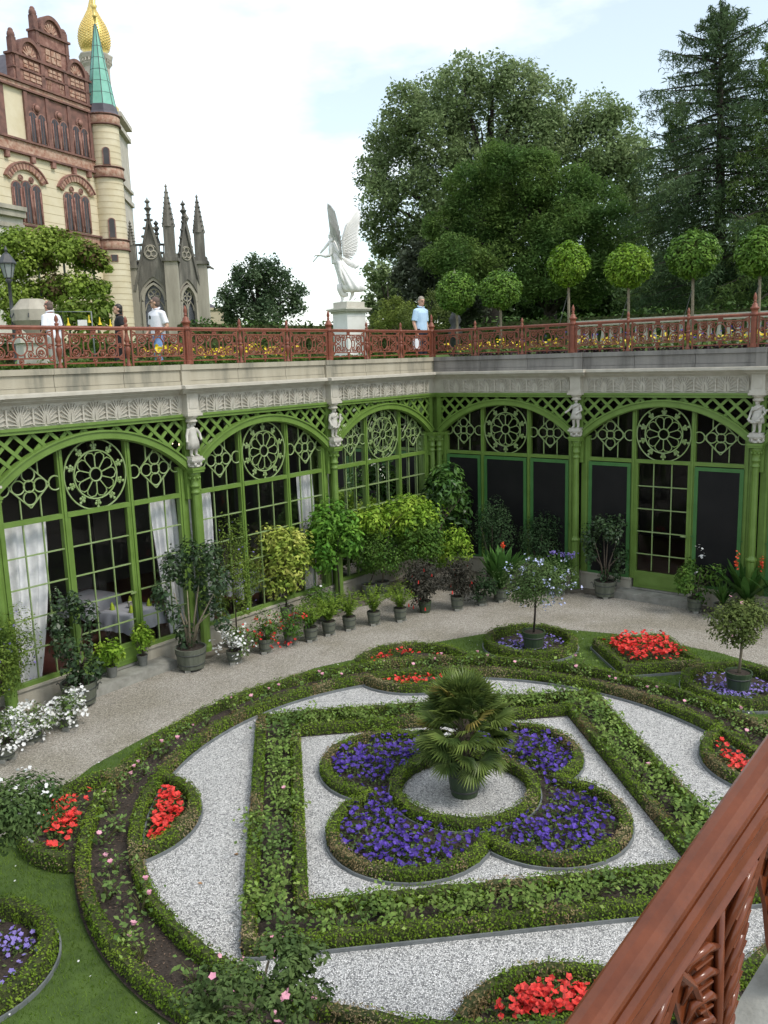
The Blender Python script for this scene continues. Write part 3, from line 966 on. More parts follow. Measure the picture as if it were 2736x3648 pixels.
# ---------------------------------------------------------------- garden: box hedges
def resample(path, closed, step=.05):
    P = np.array(path, float)
    if closed: P = np.vstack([P, P[:1]])
    seg = np.linalg.norm(np.diff(P, axis=0), axis=1); s = np.concatenate([[0], np.cumsum(seg)])
    n = max(3, int(round(s[-1] / step)))
    t = np.linspace(0, s[-1], n + 1)
    Q = np.stack([np.interp(t, s, P[:, 0]), np.interp(t, s, P[:, 1])], 1)
    return (Q[:-1] if closed else Q), s[-1]
def hedge(label, path, closed=True, w=.13, h=.17, kerb=0, z0=.03, group='clipped box hedges of the parterre', brown=.16, dens=1150, arcs=None):
    paths = [(path, closed)] + (arcs or [])
    core = MB(); LP = []; LO = []; kb = MB()
    for path, closed in paths:
        Q, ln = resample(path, closed); n = len(Q)
        T = (np.roll(Q, -1, 0) - np.roll(Q, 1, 0)) if closed else np.gradient(Q, axis=0)
        T = unit(T); Nn = np.stack([T[:, 1], -T[:, 0]], 1)
        jw = RNG.normal(0, .008, (n, 5)); jh = RNG.normal(0, .008, n)
        if closed:
            jh = (jh + np.roll(jh, 1) + np.roll(jh, -1)) / 2
        v = []
        for i in range(n):
            hw = w / 2 - .012
            for o_, zz in ((-hw + jw[i, 0], 0), (-hw * 1.05 + jw[i, 1], h * .6), (-hw * .8 + jw[i, 2], h - .012 + jh[i]), (hw * .8 + jw[i, 3], h - .012 + jh[i]), (hw * 1.05 + jw[i, 4], h * .6), (hw, 0)):
                v.append((Q[i, 0] + Nn[i, 0] * o_, Q[i, 1] + Nn[i, 1] * o_, z0 - .01 + zz))
        f = []
        for i in range(n if closed else n - 1):
            j = (i + 1) % n
            for k in range(5):
                f.append((i * 6 + k, i * 6 + k + 1, j * 6 + k + 1, j * 6 + k))
        if not closed:
            f += [(0, 1, 2, 3, 4, 5), tuple((n - 1) * 6 + k for k in (5, 4, 3, 2, 1, 0))]
        core.add(v, f)
        m = int(ln * dens)
        i = RNG.integers(0, n, m); fr = RNG.uniform(-.5, .5, m) * .06
        per = 2 * h + w; u = RNG.uniform(0, per, m)
        off = np.where(u < h, -w / 2, np.where(u < h + w, -w / 2 + (u - h), w / 2))
        zz = np.where(u < h, u, np.where(u < h + w, h, per - u))
        nx = np.where(u < h, -1.0, np.where(u < h + w, 0.0, 1.0)); nz_ = np.where((u >= h) & (u < h + w), 1.0, .15)
        pos = Q[i] + T[i] * fr[:, None] + Nn[i] * (off + RNG.normal(0, .008, m))[:, None]
        # clipped twigs sit in small uneven tufts
        wob = .010 * np.sin(pos[:, 0] * 23 + pos[:, 1] * 17) + .008 * np.sin(pos[:, 0] * 41 - pos[:, 1] * 37)
        LP.append(np.column_stack([pos, z0 + zz + wob * (zz > h * .5) + RNG.normal(0, .006, m)]))
        LO.append(np.column_stack([Nn[i] * nx[:, None], nz_]))
        if kerb:
            KP = Q + Nn * kerb * (w / 2 + .022)
            vs = []; fs = []
            for k in range(n):
                for o_, zz in ((-.009, .0), (-.009, .05), (.009, .05), (.009, .0)):
                    vs.append((KP[k, 0] + Nn[k, 0] * o_, KP[k, 1] + Nn[k, 1] * o_, zz))
            for k in range(n if closed else n - 1):
                j = (k + 1) % n
                for q in range(3): fs.append((k * 4 + q, k * 4 + q + 1, j * 4 + q + 1, j * 4 + q))
            kb.add(vs, fs)
    root = core.build('box_hedge', M['box_core'])
    tag(root, label, 'hedge', group)
    P = np.concatenate(LP); O = np.concatenate(LO)
    s_ = np.sin(P[:, 0] * 2.1 + 1.3) * np.cos(P[:, 1] * 2.7) + .7 * np.sin(P[:, 0] * 6.3 + P[:, 1] * 5.1) + RNG.normal(0, .35, len(P))
    br = s_ > np.quantile(s_, 1 - brown)
    leafmesh('leaves', P[~br], .025, M['box_leaf'], root, .62, O[~br], .15)
    if br.any(): leafmesh('browned_leaves', P[br], .028, M['box_brown'], root, .4, O[br], .1)
    if kerb: kb.build('kerb_edging', M['kerb'], root)
    return root
hedge('box hedge along the outer edge of the square rose bed', sq(2.70 - .075), True, h=.155, kerb=1, brown=.12)
hedge('box hedge along the inner edge of the square rose bed', sq(2.04 + .075), True, h=.155, kerb=0, brown=.14)
hedge('four-lobed box hedge round the violet petunias', quat_path(.905), True, h=.14, kerb=1, brown=.24)
hedge('small round box hedge encircling the potted palm', circle(.875, 60), True, w=.14, h=.16, kerb=1, brown=.10)
hedge('inner of the two big ring hedges, against the white gravel', circle(4.04, 200), True, kerb=-1, brown=.2)
hedge('outer of the two big ring hedges, against the lawn', circle(4.60, 220), True, h=.18, kerb=0, brown=.12)
nm_ = ['on the left', 'at the far side', 'on the right near the stair rail', 'at the near edge']
for (x, y), t in zip(LOBES, nm_):
    a0 = math.atan2(y, x); R_, d_ = 1.0, math.hypot(x, y)
    def cut(rr):
        return math.acos(max(-1, min(1, (rr * rr - d_ * d_ - R_ * R_) / (2 * d_ * R_))))
    ci, co = cut(3.97), cut(4.70)
    hedge('curved box hedge bulging into the white gravel ' + t, circle(R_, 40, x, y, a0 + ci, a0 + 2 * PI - ci + .04), False, kerb=1, brown=.3)
    hedge('curved box hedge bulging onto the lawn ' + t, circle(R_, 30, x, y, a0 - co, a0 + co + .04), False, h=.20, kerb=0, brown=.08)
for (x, y), t in zip(ROUND, ('round the white-blue flowering standard tree', 'round the standard tree with pink blossoms by the stair rail', 'round the violet flowers at the left edge', 'round the leafy hibiscus at the near edge')):
    hedge('circular box hedge ' + t, circle(.80, 60, x, y), True, w=.15, h=.20, kerb=1, brown=.06)
hedge('square box hedge framing the scarlet begonias', [(3.55, 3.48), (4.87, 3.48), (4.87, 4.91), (3.55, 4.91)], True, w=.15, h=.20, kerb=1, brown=.05)

# ---------------------------------------------------------------- flowers in the beds
M['petunia'] = mat('violet_petunia', (0.048, 0.022, 0.22), 0.6, (0.10, 0.05, 0.38), 7, island=.55, trans=.2)
M['red_fl'] = mat('scarlet_petal', (0.62, 0.020, 0.018), 0.6, (0.78, 0.07, 0.05), 7, island=.45, trans=.2)
M['white_fl'] = mat('white_petal', (0.80, 0.80, 0.78), 0.7, trans=.2)
M['pink_fl'] = mat('pink_petal', (0.75, 0.30, 0.42), 0.6, (0.85, 0.48, 0.56), 9, trans=.2)
M['blue_fl'] = mat('pale_blue_petal', (0.48, 0.53, 0.85), 0.6, (0.68, 0.72, 0.92), 9, trans=.2)
M['violet_fl'] = mat('lilac_petal', (0.22, 0.17, 0.55), 0.6, (0.34, 0.27, 0.65), 9, trans=.2)
M['yellow_fl'] = mat('yellow_petal', (0.80, 0.56, 0.01), 0.6, (0.88, 0.70, 0.05), 9, trans=.2)
M['orange_fl'] = mat('orange_red_petal', (0.75, 0.09, 0.03), 0.6)
M['bedleaf'] = leafmat('bedding_plant_leaf', (0.09, 0.15, 0.035), (0.16, 0.23, 0.07))
M['rose_leaf'] = leafmat('rose_leaf', (0.12, 0.215, 0.045), (0.30, 0.39, 0.11), (0.20, 0.30, 0.07), trans=.3)
M['rose_dark'] = leafmat('bluish_rose_leaf', (0.085, 0.16, 0.04), (0.18, 0.27, 0.075), trans=.25)
M['rose_stem'] = mat('rose_stem', (0.06, 0.05, 0.02), .8, (0.10, 0.11, 0.03), 20)
def bed(label, cat, P, fsize, fm, nleaf, leafr, hgt=.09, lm=None, flname='flowers'):
    "mass bedding: leaves and blossoms nobody could count"
    P = np.asarray(P)
    n = len(P)
    i = RNG.integers(0, n, nleaf)
    LPn = np.column_stack([P[i] + RNG.normal(0, leafr, (nleaf, 2)), RNG.uniform(.04, hgt * .85, nleaf)])
    root = leafmesh('bedding_flowers', LPn, .045, lm or M['bedleaf'], None, .5)
    tag(root, label, cat, kind='stuff')
    FP = np.column_stack([P + RNG.normal(0, .008, (n, 2)), RNG.uniform(hgt * .75, hgt * 1.35, n)])
    flowers(flname, FP, fsize, fm, root)
    return root
def scatter(n, test, x0, x1, y0, y1, clump=.0, nclump=40):
    out = []
    cl = None
    if clump:
        cl = []
        while len(cl) < nclump:
            p = (RNG.uniform(x0, x1), RNG.uniform(y0, y1))
            if test(*p): cl.append(p)
    while len(out) < n:
        if cl and RNG.random() < .85:
            c = cl[RNG.integers(len(cl))]; p = (c[0] + RNG.normal(0, clump), c[1] + RNG.normal(0, clump))
        else:
            p = (RNG.uniform(x0, x1), RNG.uniform(y0, y1))
        if test(*p): out.append(p)
    return np.array(out)
def inquat(x, y):
    return math.hypot(x, y) > .99 and any(math.hypot(x - sx * .83, y - sy * .83) < .83 for sx in (-1, 1) for sy in (-1, 1))
bed('deep violet petunias filling the four-lobed bed', 'petunia bed', scatter(1250, inquat, -1.8, 1.8, -1.8, 1.8, .22, 260), .062, M['petunia'], 8000, .06, .13)
for (x, y), t, n1, n2 in zip(LOBES, nm_, (190, 70, 90, 190), (150, 50, 40, 80)):
    def tin(px, py): return math.hypot(px - x, py - y) < .86 and math.hypot(px, py) < 3.88
    def tout(px, py): return math.hypot(px - x, py - y) < .86 and math.hypot(px, py) > 4.76
    bed('scarlet petunias in the lobe facing the gravel ' + t, 'red flower bed', scatter(n1, tin, x - 1, x + 1, y - 1, y + 1, .13, 14), .062, M['red_fl'], n1 * 9, .07, .13)
    bed('scarlet petunias in the lobe facing the lawn ' + t, 'red flower bed', scatter(n2, tout, x - 1, x + 1, y - 1, y + 1, .12, 10), .062, M['red_fl'], n2 * 9, .07, .14)
bed('dense scarlet begonias filling the small square bed', 'begonia bed', scatter(430, lambda x, y: 3.66 < x < 4.76 and 3.60 < y < 4.80, 3.6, 4.8, 3.5, 4.9, .09, 45), .066, M['red_fl'], 1100, .05, .27)
for (x, y), t in zip(ROUND, ('round the tub of the white-blue flowering tree', 'round the tub by the stair rail', 'in the bed at the left edge', 'under the hibiscus at the near edge')):
    bed('lilac ageratum flowers ' + t, 'ageratum bed', scatter(300, lambda px, py: math.hypot(px - x, py - y) < .70, x - .7, x + .7, y - .7, y + .7, .10, 26), .045, M['violet_fl'], 700, .05, .09)

# ---------------------------------------------------------------- rose bushes
def make_rose(h, r, nleaf, lm, blooms, bm):
    root = empty('rose_bush')
    st = MB(); tips = []
    for k in range(5):
        a = RNG.uniform(0, 6.28); rr = r * RNG.uniform(.4, 1)
        p1 = (rr * .4 * math.cos(a), rr * .4 * math.sin(a), h * .5); p2 = (rr * math.cos(a + .3), rr * math.sin(a + .3), h * RNG.uniform(.8, 1.0))
        st.tube([(0, 0, 0), p1, p2], [.008, .006, .003], 4); tips.append(p2); tips.append(p1)
    st.build('stems', M['rose_stem'], root)
    tips = np.array(tips); i = RNG.integers(0, len(tips), nleaf)
    leafmesh('leaves', tips[i] + RNG.normal(0, 1, (nleaf, 3)) * [r * .38, r * .38, h * .16], .052, lm, root, .66, None, .6)
    for k in range(blooms):
        p = tips[(k * 2) % len(tips)]
        b = MB(); b.sph((p[0], p[1], p[2] + .015), (.020, .020, .018), 8, 5)
        o = b.build('bloom', bm, root)
        flowers('petals', [(p[0], p[1], p[2] + .025)], .055, bm, o, 6, .2)
    return root
protoA = [make_rose(.24, .20, 150, M['rose_leaf'], 0, None), make_rose(.20, .18, 120, M['rose_leaf'], 0, None), make_rose(.26, .22, 150, M['rose_dark'], 0, None), make_rose(.25, .2, 85, M['rose_leaf'], 1, M['pink_fl'])]
protoB = [make_rose(.26, .20, 62, M['rose_dark'], 2, M['pink_fl']), make_rose(.22, .2, 52, M['rose_dark'], 1, M['pink_fl']), make_rose(.30, .2, 75, M['rose_leaf'], 1, M['pink_fl']), make_rose(.2, .16, 40, M['rose_dark'], 0, None)]
used = set()
def plant_rose(pr, x, y, label, group, s=1.0):
    if id(pr) in used:
        o = dup(pr, (x, y, .02), RNG.uniform(0, 6.28), None, None, s)
    else:
        used.add(id(pr)); o = pr; o.location = (x, y, .02); o.scale = (s, s, s)
    tag(o, label, 'rose bush', group)
sides = ('near', 'right', 'far', 'left')
for si in range(4):
    for k in range(17):
        t = -2.3 + 4.6 * (k + .5) / 17 + RNG.normal(0, .05); o_ = 2.37 + RNG.normal(0, .10)
        x, y = ((t, -o_), (o_, t), (-t, o_), (-o_, -t))[si]
        pr = protoA[3] if (k == 8 and si in (1, 3)) else protoA[int(RNG.integers(0, 3))]
        bl = ' with one pink bloom' if pr is protoA[3] else ''
        plant_rose(pr, x, y, f'leafy rose bush{bl} in the {sides[si]} side of the square bed', f'rose bushes on the {sides[si]} side of the square bed', RNG.uniform(.85, 1.2))
desc = ('sparse rose bush with two pink blooms', 'sparse rose bush with one pink bloom', 'tall rose bush with pink bloom and light leaves', 'small bare rose bush without blooms')
for k in range(62):
    a = 2 * PI * (k + .5) / 62 + RNG.normal(0, .02); r_ = 4.33 + RNG.normal(0, .08)
    j = (0, 1, 2, 3, 1, 0, 3)[k % 7]
    x, y = r_ * math.cos(a), r_ * math.sin(a)
    sec = 'far' if y > 3 else ('left' if x < -2.5 else ('right' if x > 2.5 else 'near'))
    plant_rose(protoB[j], x, y, f'{desc[j]} between the ring hedges, {sec} part', f'{sec} ring roses of one kind {j + 1}', RNG.uniform(.85, 1.25))

ma, mr_ = RNG.uniform(0, 2 * PI, 5200), RNG.uniform(4.08, 4.56, 5200)
mu = leafmesh('bark_mulch', np.column_stack([mr_ * np.cos(ma), mr_ * np.sin(ma), np.full(5200, .048)]), .026, mat('mulch_chips', (0.05, 0.033, 0.022), .9, (0.17, 0.115, 0.08), 30, island=.5), None, .45, None, 2.0)
tag(mu, 'brown bark chips scattered on the soil between the ring hedges', 'mulch', kind='stuff')

# ---------------------------------------------------------------- grass blades
def in_poly(x, y, poly):
    P = np.array(poly); n = len(P); c = np.zeros(len(x), bool); j = n - 1
    for i in range(n):
        with np.errstate(divide='ignore', invalid='ignore'):
            t = ((P[i, 1] > y) != (P[j, 1] > y)) & (x < (P[j, 0] - P[i, 0]) * (y - P[i, 1]) / (P[j, 1] - P[i, 1]) + P[i, 0])
        c ^= t; j = i
    return c
lawn_poly = half + [(-x, -y) for x, y in half][1:-1]
gx, gy = RNG.uniform(-7, 7, 260000), RNG.uniform(-7, 7, 260000)
ok = in_poly(gx, gy, lawn_poly) & (np.hypot(gx, gy) > 4.72)
for x, y in LOBES + ROUND:
    ok &= np.hypot(gx - x, gy - y) > (1.05 if (x, y) in LOBES else .9)
ok &= ~((gx > 3.45) & (gx < 4.97) & (gy > 3.38) & (gy < 5.0))
ok &= ~((gx > -1) & (gy < -3)) & ~((gx > 3) & (gy < -.5))
gx, gy = gx[ok], gy[ok]
M['blade'] = leafmat('grass_blade', (0.085, 0.165, 0.014), (0.18, 0.275, 0.035), (0.13, 0.215, 0.022), trans=.3, nscale=1.6)
n_ = len(gx)
hd = RNG.normal(0, .5, (n_, 3)); hd[:, 2] = 1; hd = unit(hd)
sdv = unit(np.cross(hd, RNG.normal(size=(n_, 3)))); hh = RNG.uniform(.02, .045, n_)[:, None]
P0 = np.column_stack([gx, gy, np.full(n_, .005)])
V = np.stack([P0 - sdv * .003, P0 + sdv * .003, P0 + hd * hh + sdv * .001, P0 + hd * hh - sdv * .001], 1).reshape(-1, 3)
g_ = npmesh('lawn_grass', V, np.arange(len(V)).reshape(-1, 4), M['blade'])
tag(g_, 'short green grass of the lawn round the parterre', 'grass', kind='stuff')
k = RNG.choice(n_, 90); dz = flowers('lawn_daisies', np.column_stack([gx[k], gy[k], np.full(90, .04)]), .022, M['white_fl'])
tag(dz, 'tiny white daisies dotted over the lawn', 'daisies', kind='stuff')
M['dryleaf'] = mat('fallen_brown_leaf', (0.28, 0.13, 0.05), .8, (0.38, 0.22, 0.10), 8)
for i, (x, y) in enumerate(((856, 1666), (510, 1845), (432, 1908), (745, 1700), (1168, 1870), (1262, 2125), (1345, 2100), (560, 1548))):
    p = gnd(x, y, .02)
    o = leafmesh('fallen_leaf', [p], .07, M['dryleaf'], None, .6, None, 3.0)
    tag(o, 'single dry brown leaf lying on the white gravel', 'leaf', 'fallen leaves on the white gravel')

# ---------------------------------------------------------------- potted plants
LM = {
 'camellia': leafmat('dark_glossy_camellia_leaf', (0.022, 0.050, 0.018), (0.055, 0.095, 0.035), rough=.35, spec=.35, trans=.12),
 'dark': leafmat('dark_shrub_leaf', (0.018, 0.042, 0.016), (0.045, 0.085, 0.03), trans=.15),
 'lime': leafmat('yellow_variegated_leaf', (0.16, 0.27, 0.04), (0.62, 0.62, 0.17), (0.36, 0.45, 0.08), trans=.3),
 'yellow': leafmat('yellow_green_leaf', (0.13, 0.26, 0.025), (0.40, 0.52, 0.07), (0.23, 0.38, 0.04), trans=.3),
 'orange': leafmat('bright_orange_tree_leaf', (0.055, 0.16, 0.02), (0.18, 0.34, 0.045), (0.105, 0.24, 0.03), trans=.28),
 'mid': leafmat('mid_green_leaf', (0.045, 0.115, 0.018), (0.12, 0.21, 0.035), trans=.25),
 'fern': leafmat('lime_fern_frond', (0.11, 0.20, 0.02), (0.24, 0.34, 0.05), trans=.3),
 'magnolia': leafmat('glossy_magnolia_leaf', (0.035, 0.10, 0.018), (0.11, 0.21, 0.045), rough=.3, spec=.4, trans=.12),
 'fuchsia': leafmat('purplish_fuchsia_leaf', (0.030, 0.030, 0.022), (0.065, 0.06, 0.045), trans=.12),
 'strap': leafmat('strap_leaf', (0.035, 0.095, 0.018), (0.085, 0.17, 0.035), trans=.2, rough=.35),
 'canna': leafmat('canna_leaf', (0.040, 0.11, 0.022), (0.085, 0.18, 0.04), trans=.22, rough=.35),
 'olive': leafmat('olive_green_leaf', (0.060, 0.095, 0.02), (0.15, 0.19, 0.05), trans=.25),
 'wispy': leafmat('wispy_yellow_green_leaf', (0.07, 0.13, 0.02), (0.20, 0.27, 0.045), trans=.3),
 'plum': leafmat('plumbago_leaf', (0.045, 0.09, 0.025), (0.12, 0.18, 0.055), trans=.25),
}
M['moss'] = mat('mossy_soil', (0.04, 0.075, 0.01), .95, (0.09, 0.13, 0.02), 20, bump=.8)
def pot(root, r, h, style='tub'):
    mb = MB()
    f0 = .05 if style == 'tub' else 0
    rb = r * .80 if style == 'tub' else r * .72
    mb.lathe([(0, f0), (rb, f0), (rb + (r - rb) * .5, f0 + h * .5), (r, f0 + h), (r * .90, f0 + h), (r * .88, f0 + h * .90), (0, f0 + h * .90)], 20, smooth=False)
    wm = {'tub': M['wood'], 'green': M['wood_green'], 'grey': M['clay_grey']}[style if style in ('green', 'grey') else 'tub']
    p = mb.build('tub' if style != 'grey' else 'pot', wm, root)
    if style != 'grey':
        for t in (.22, .74):
            hb = MB(); rr = rb + (r - rb) * t
            hb.lathe([(rr - .004, f0 + h * t - h * .03), (rr + .006, f0 + h * t - h * .03), (rr + .006, f0 + h * t + h * .03), (rr - .004, f0 + h * t + h * .03)], 20); hb.build('hoop', M['hoop'], p)
        if style == 'tub':
            for k in range(3):
                a = k * 2.094 + 4.4; fb = MB(); fb.box(rb * .75 * math.cos(a) - .05, rb * .75 * math.sin(a) - .05, 0, rb * .75 * math.cos(a) + .05, rb * .75 * math.sin(a) + .05, f0 - .002); fb.build('foot', M['step'], p)
    sb = MB(); sb.lathe([(0, f0 + h * .93), (r * .875, f0 + h * .92)], 16); sb.build('soil', M['soil'], p)
    return f0 + h * .92
def crown_points(n, c, r, nb=9, spread=.55, sub=.55, fill=.3):
    c = np.array(c); r = np.array(r if hasattr(r, '__len__') else (r, r, r), float)
    bl = []
    for k in range(nb):
        d = unit(RNG.normal(size=3)); q = c + d * r * spread * RNG.uniform(.75, 1.15)
        s_ = sub * RNG.uniform(.75, 1.15)
        bl.append((*q, s_))
    B_ = np.array(bl); k = RNG.integers(0, nb, n); d = unit(RNG.normal(size=(n, 3))); t = RNG.uniform(fill, 1, n)[:, None] ** .6
    return B_[k, :3] + d * t * r * B_[k, 3:4], d
def potted(label, cat, base, crown, px, lm, nleaf, lsize, potr=.17, poth=.28, style='tub', trunk='single', tr=.018, z=0.0, asp=.5, fl=None, nb=9, spread=.55, sub=.55, depth=None, droop=.2, name='potted_plant', shift=None, trunk_m='bark', up=.35):
    "base, crown: spots of the survey grid (pot foot, crown centre); px: crown half width, half height in survey pixels"
    b = gnd(base[0], base[1], z)
    if shift is not None: b = np.array(shift, float)
    c = atn(crown[0], crown[1], b[0], b[1]); k = pxm(math.hypot(b[0] - CAM[0], b[1] - CAM[1]))
    rx, rz = px[0] * k * 1.2, px[1] * k * 1.12; ry = depth or rx
    root = empty(name, tuple(b), 0, label, cat)
    cl = c - b
    top = pot(root, potr, poth, style) if style else 0.0
    tm = MB()
    if trunk == 'single':
        zt = cl[2] - rz * .35
        tm.tube([(0, 0, top - .05), (cl[0] * .3 + .015, cl[1] * .3, top + (zt - top) * .5), (cl[0] * .8, cl[1] * .8, zt)], [tr, tr * .85, tr * .8], 7)
        for q in range(5):
            a = q * 1.257; tm.tube([(cl[0] * .8, cl[1] * .8, zt - .02), (cl[0] + rx * .5 * math.cos(a), cl[1] + ry * .5 * math.sin(a), cl[2] + rz * .25)], [tr * .6, tr * .25], 5)
    else:
        for q in range(6):
            a = q * 1.05 + .3; ex, ey = cl[0] + rx * .55 * math.cos(a), cl[1] + ry * .55 * math.sin(a)
            tm.tube([(.03 * math.cos(a), .03 * math.sin(a), top - .05), (ex * .35, ey * .35, top + (cl[2] - top) * .45), (ex, ey, cl[2] + rz * .3 * math.sin(q * 2.2))], [tr, tr * .8, tr * .3], 6)
    tm.build('trunk', M[trunk_m], root)
    P, d = crown_points(int(nleaf * (1.5 if cat == 'geranium' else 3.0)), cl, (rx, ry, rz), nb, spread, sub * 1.08)
    P[:, 2] = np.maximum(P[:, 2], top * .7)
    leafmesh('foliage', P, lsize * 1.05, lm, root, asp, d, up, droop)
    if fl:
        for (n, size, fm, mode) in fl:
            Pf, df = crown_points(n, cl, (rx * 1.08, ry * 1.08, rz * 1.08), nb * 2, spread * 1.05, sub * .9, .85)
            if mode == 'cluster':
                m_ = 7
                Q = (Pf[:, None, :] + RNG.normal(0, size * .9, (n, m_, 3))).reshape(-1, 3)
                flowers('flowers', Q, size, fm, root, 5, .7)
            elif mode == 'hang':
                Pf[:, 2] -= rz * .3
                hb = MB()
                for p in Pf: hb.tube([p, p - np.array([0, 0, size])], [size * .12, size * .28], 5)
                hb.build_pieces('flower', fm, root)
            else:
                flowers('flowers', Pf, size, fm, root, 5, .7)
    return root
WF = [(44, .05, M['white_fl'], 'cluster')]
G_ = 'geranium'
potted('white geranium in a tub at the left edge, first of three on the path', G_, (14, 1640), (20, 1568), (44, 40), M['bedleaf'], 320, .055, .15, .22, fl=[(50, .05, M['white_fl'], 'cluster')], trunk='multi', tr=.008)
potted('white geranium between two others in a low tub on the path', G_, (74, 1602), (72, 1556), (36, 34), M['bedleaf'], 260, .055, .14, .2, fl=[(42, .05, M['white_fl'], 'cluster')], trunk='multi', tr=.008)
potted('white geranium beside the hooked camellia tub', G_, (150, 1572), (148, 1528), (36, 38), M['bedleaf'], 280, .055, .13, .18, fl=WF, trunk='multi', tr=.008)
potted('nightshade shrub with violet flowers at the left edge', 'shrub', (-6, 1572), (10, 1405), (56, 92), LM['wispy'], 1500, .045, .16, .26, fl=[(70, .035, M['violet_fl'], 'one')], nb=14)
potted('ragged dark camellia in the mossy tub with iron hooks', 'camellia', (175, 1522), (166, 1385), (46, 95), LM['camellia'], 470, .085, .30, .36, fl=None, trunk='multi', tr=.022, nb=20, sub=.30, spread=.92)
potted('young bush in a grey pot on the doorstep, nearer the tub with hooks', 'small bush', (243, 1462), (236, 1402), (27, 36), LM['yellow'], 200, .075, .10, .20, 'grey', 'multi', .007, z=.15)
potted('young bush in a grey pot on the doorstep, nearer the big camellia', 'small bush', (309, 1437), (300, 1380), (26, 32), LM['yellow'], 190, .075, .10, .20, 'grey', 'multi', .007, z=.15)
potted('broad dark camellia with pale stems in a large wooden tub', 'camellia', (415, 1445), (420, 1285), (66, 105), LM['camellia'], 760, .09, .29, .38, 'tub', 'multi', .024, nb=22, sub=.30, spread=.9, trunk_m='bark_pale')
potted('thin standard shrub with sparse violet flowers behind the white geranium', 'shrub', (513, 1398), (500, 1235), (46, 96), LM['wispy'], 1300, .045, .15, .25, fl=[(34, .035, M['violet_fl'], 'one')], nb=16, sub=.42, spread=.8, tr=.016)
potted('white geranium in front of the thin violet shrub', G_, (507, 1432), (511, 1384), (40, 34), M['bedleaf'], 420, .055, .15, .2, fl=WF, trunk='multi', tr=.008)
potted('tall red geranium in a tub next to the white one', G_, (574, 1410), (570, 1360), (32, 40), LM['mid'], 420, .06, .14, .24, fl=[(9, .05, M['red_fl'], 'cluster')], trunk='multi', tr=.008)
potted('bushy red geranium in a tub beside the row of ferns', G_, (628, 1392), (630, 1338), (40, 40), LM['mid'], 480, .06, .14, .24, fl=[(9, .05, M['red_fl'], 'cluster')], trunk='multi', tr=.008)
def fern(label, base, r=.14, hgt=.34):
    b = gnd(*base); root = empty('potted_fern', tuple(b), 0, label, 'fern', 'asparagus ferns in small tubs')
    top = pot(root, .145, .24, 'tub')
    P = []; O = []
    for k in range(72):
        a = RNG.uniform(0, 6.28); l = RNG.uniform(.42, .74); lean = RNG.uniform(.15, 1.0)
        for t in np.linspace(.12, 1, 26):
            rr = l * lean * t * .75; zz = top + l * (t - .45 * lean * t * t)
            P.append((rr * math.cos(a), rr * math.sin(a), zz)); O.append((math.cos(a) * .4, math.sin(a) * .4, .8))
    P = np.array(P) + RNG.normal(0, .012, (len(P), 3))
    leafmesh('fronds', P, .052, LM['fern'], root, .35, np.array(O), .2)
for i, b_ in enumerate(((672, 1384), (711, 1371), (755, 1360), (808, 1349), (865, 1341))):
    fern(('lime fern in a tub touching the red geranium', 'lime fern in a tub, second from the red geranium', 'lime fern in a tub, middle of the row of five', 'lime fern in a tub below the dark green standard tree', 'lime fern in a tub beside the dark fuchsia')[i], b_)
potted('pale yellow variegated orange tree on a slim stem', 'orange tree', (620, 1338), (610, 1205), (58, 72), LM['lime'], 900, .10, .16, .26, nb=14, sub=.5, spread=.62, tr=.02, up=.5)
potted('bright green orange tree between the pale tree and the column', 'orange tree', (735, 1318), (722, 1165), (62, 74), LM['orange'], 1100, .115, .18, .28, nb=14, sub=.5, spread=.62, tr=.02, trunk_m='bark_dark')
potted('yellow green orange tree in front of the corner windows', 'orange tree', (835, 1300), (848, 1118), (84, 44), LM['yellow'], 1000, .10, .18, .28, nb=14, sub=.55, spread=.6, tr=.024, depth=.7, trunk_m='bark_pale', shift=(0.05, 9.55, 0))
potted('dark green round standard tree in a grey pot', 'standard tree', (797, 1288), (830, 1190), (62, 54), LM['mid'], 1900, .055, .18, .30, 'grey', nb=12, tr=.018)
potted('second yellow green orange tree nearer the magnolia', 'orange tree', (905, 1262), (895, 1135), (46, 52), LM['yellow'], 700, .095, .18, .28, nb=10, tr=.02, shift=(.95, 10.25, 0))
potted('mid green shrub squeezed below the yellow trees', 'shrub', (915, 1288), (915, 1168), (44, 46), LM['mid'], 800, .075, .17, .26, nb=10)
potted('tall glossy magnolia in the inner corner of the court', 'magnolia', (945, 1262), (970, 1090), (54, 72), LM['magnolia'], 620, .19, .2, .3, nb=14, sub=.45, spread=.7, tr=.03, asp=.34, shift=(1.35, 10.75, 0))
potted('small yellow leaved tree between the fuchsias', 'orange tree', (990, 1275), (985, 1180), (36, 40), LM['yellow'], 500, .085, .16, .26, nb=9)
potted('dark purplish fuchsia in a green tub, left of two', 'fuchsia', (918, 1322), (910, 1256), (38, 46), LM['fuchsia'], 850, .055, .15, .26, 'green', 'multi', .010, fl=[(12, .07, M['red_fl'], 'hang')], nb=12)
potted('dark purplish fuchsia in a weathered tub, right of two', 'fuchsia', (988, 1317), (990, 1246), (40, 44), LM['fuchsia'], 850, .055, .15, .26, 'tub', 'multi', .010, fl=[(9, .07, M['red_fl'], 'hang')], nb=12)
potted('low dark bush beside the right fuchsia', 'shrub', (1040, 1306), (1042, 1268), (32, 34), LM['dark'], 480, .055, .13, .2, 'tub', 'multi', .008, nb=8)
potted('dark airy shrub leaning on the first screen', 'shrub', (1065, 1270), (1062, 1140), (42, 62), LM['dark'], 1100, .055, .17, .28, 'tub', 'multi', .012, nb=12)
potted('dark airy shrub before the third screen', 'shrub', (1165, 1262), (1168, 1155), (50, 44), LM['dark'], 1000, .055, .17, .28, 'tub', 'multi', .012, nb=12)
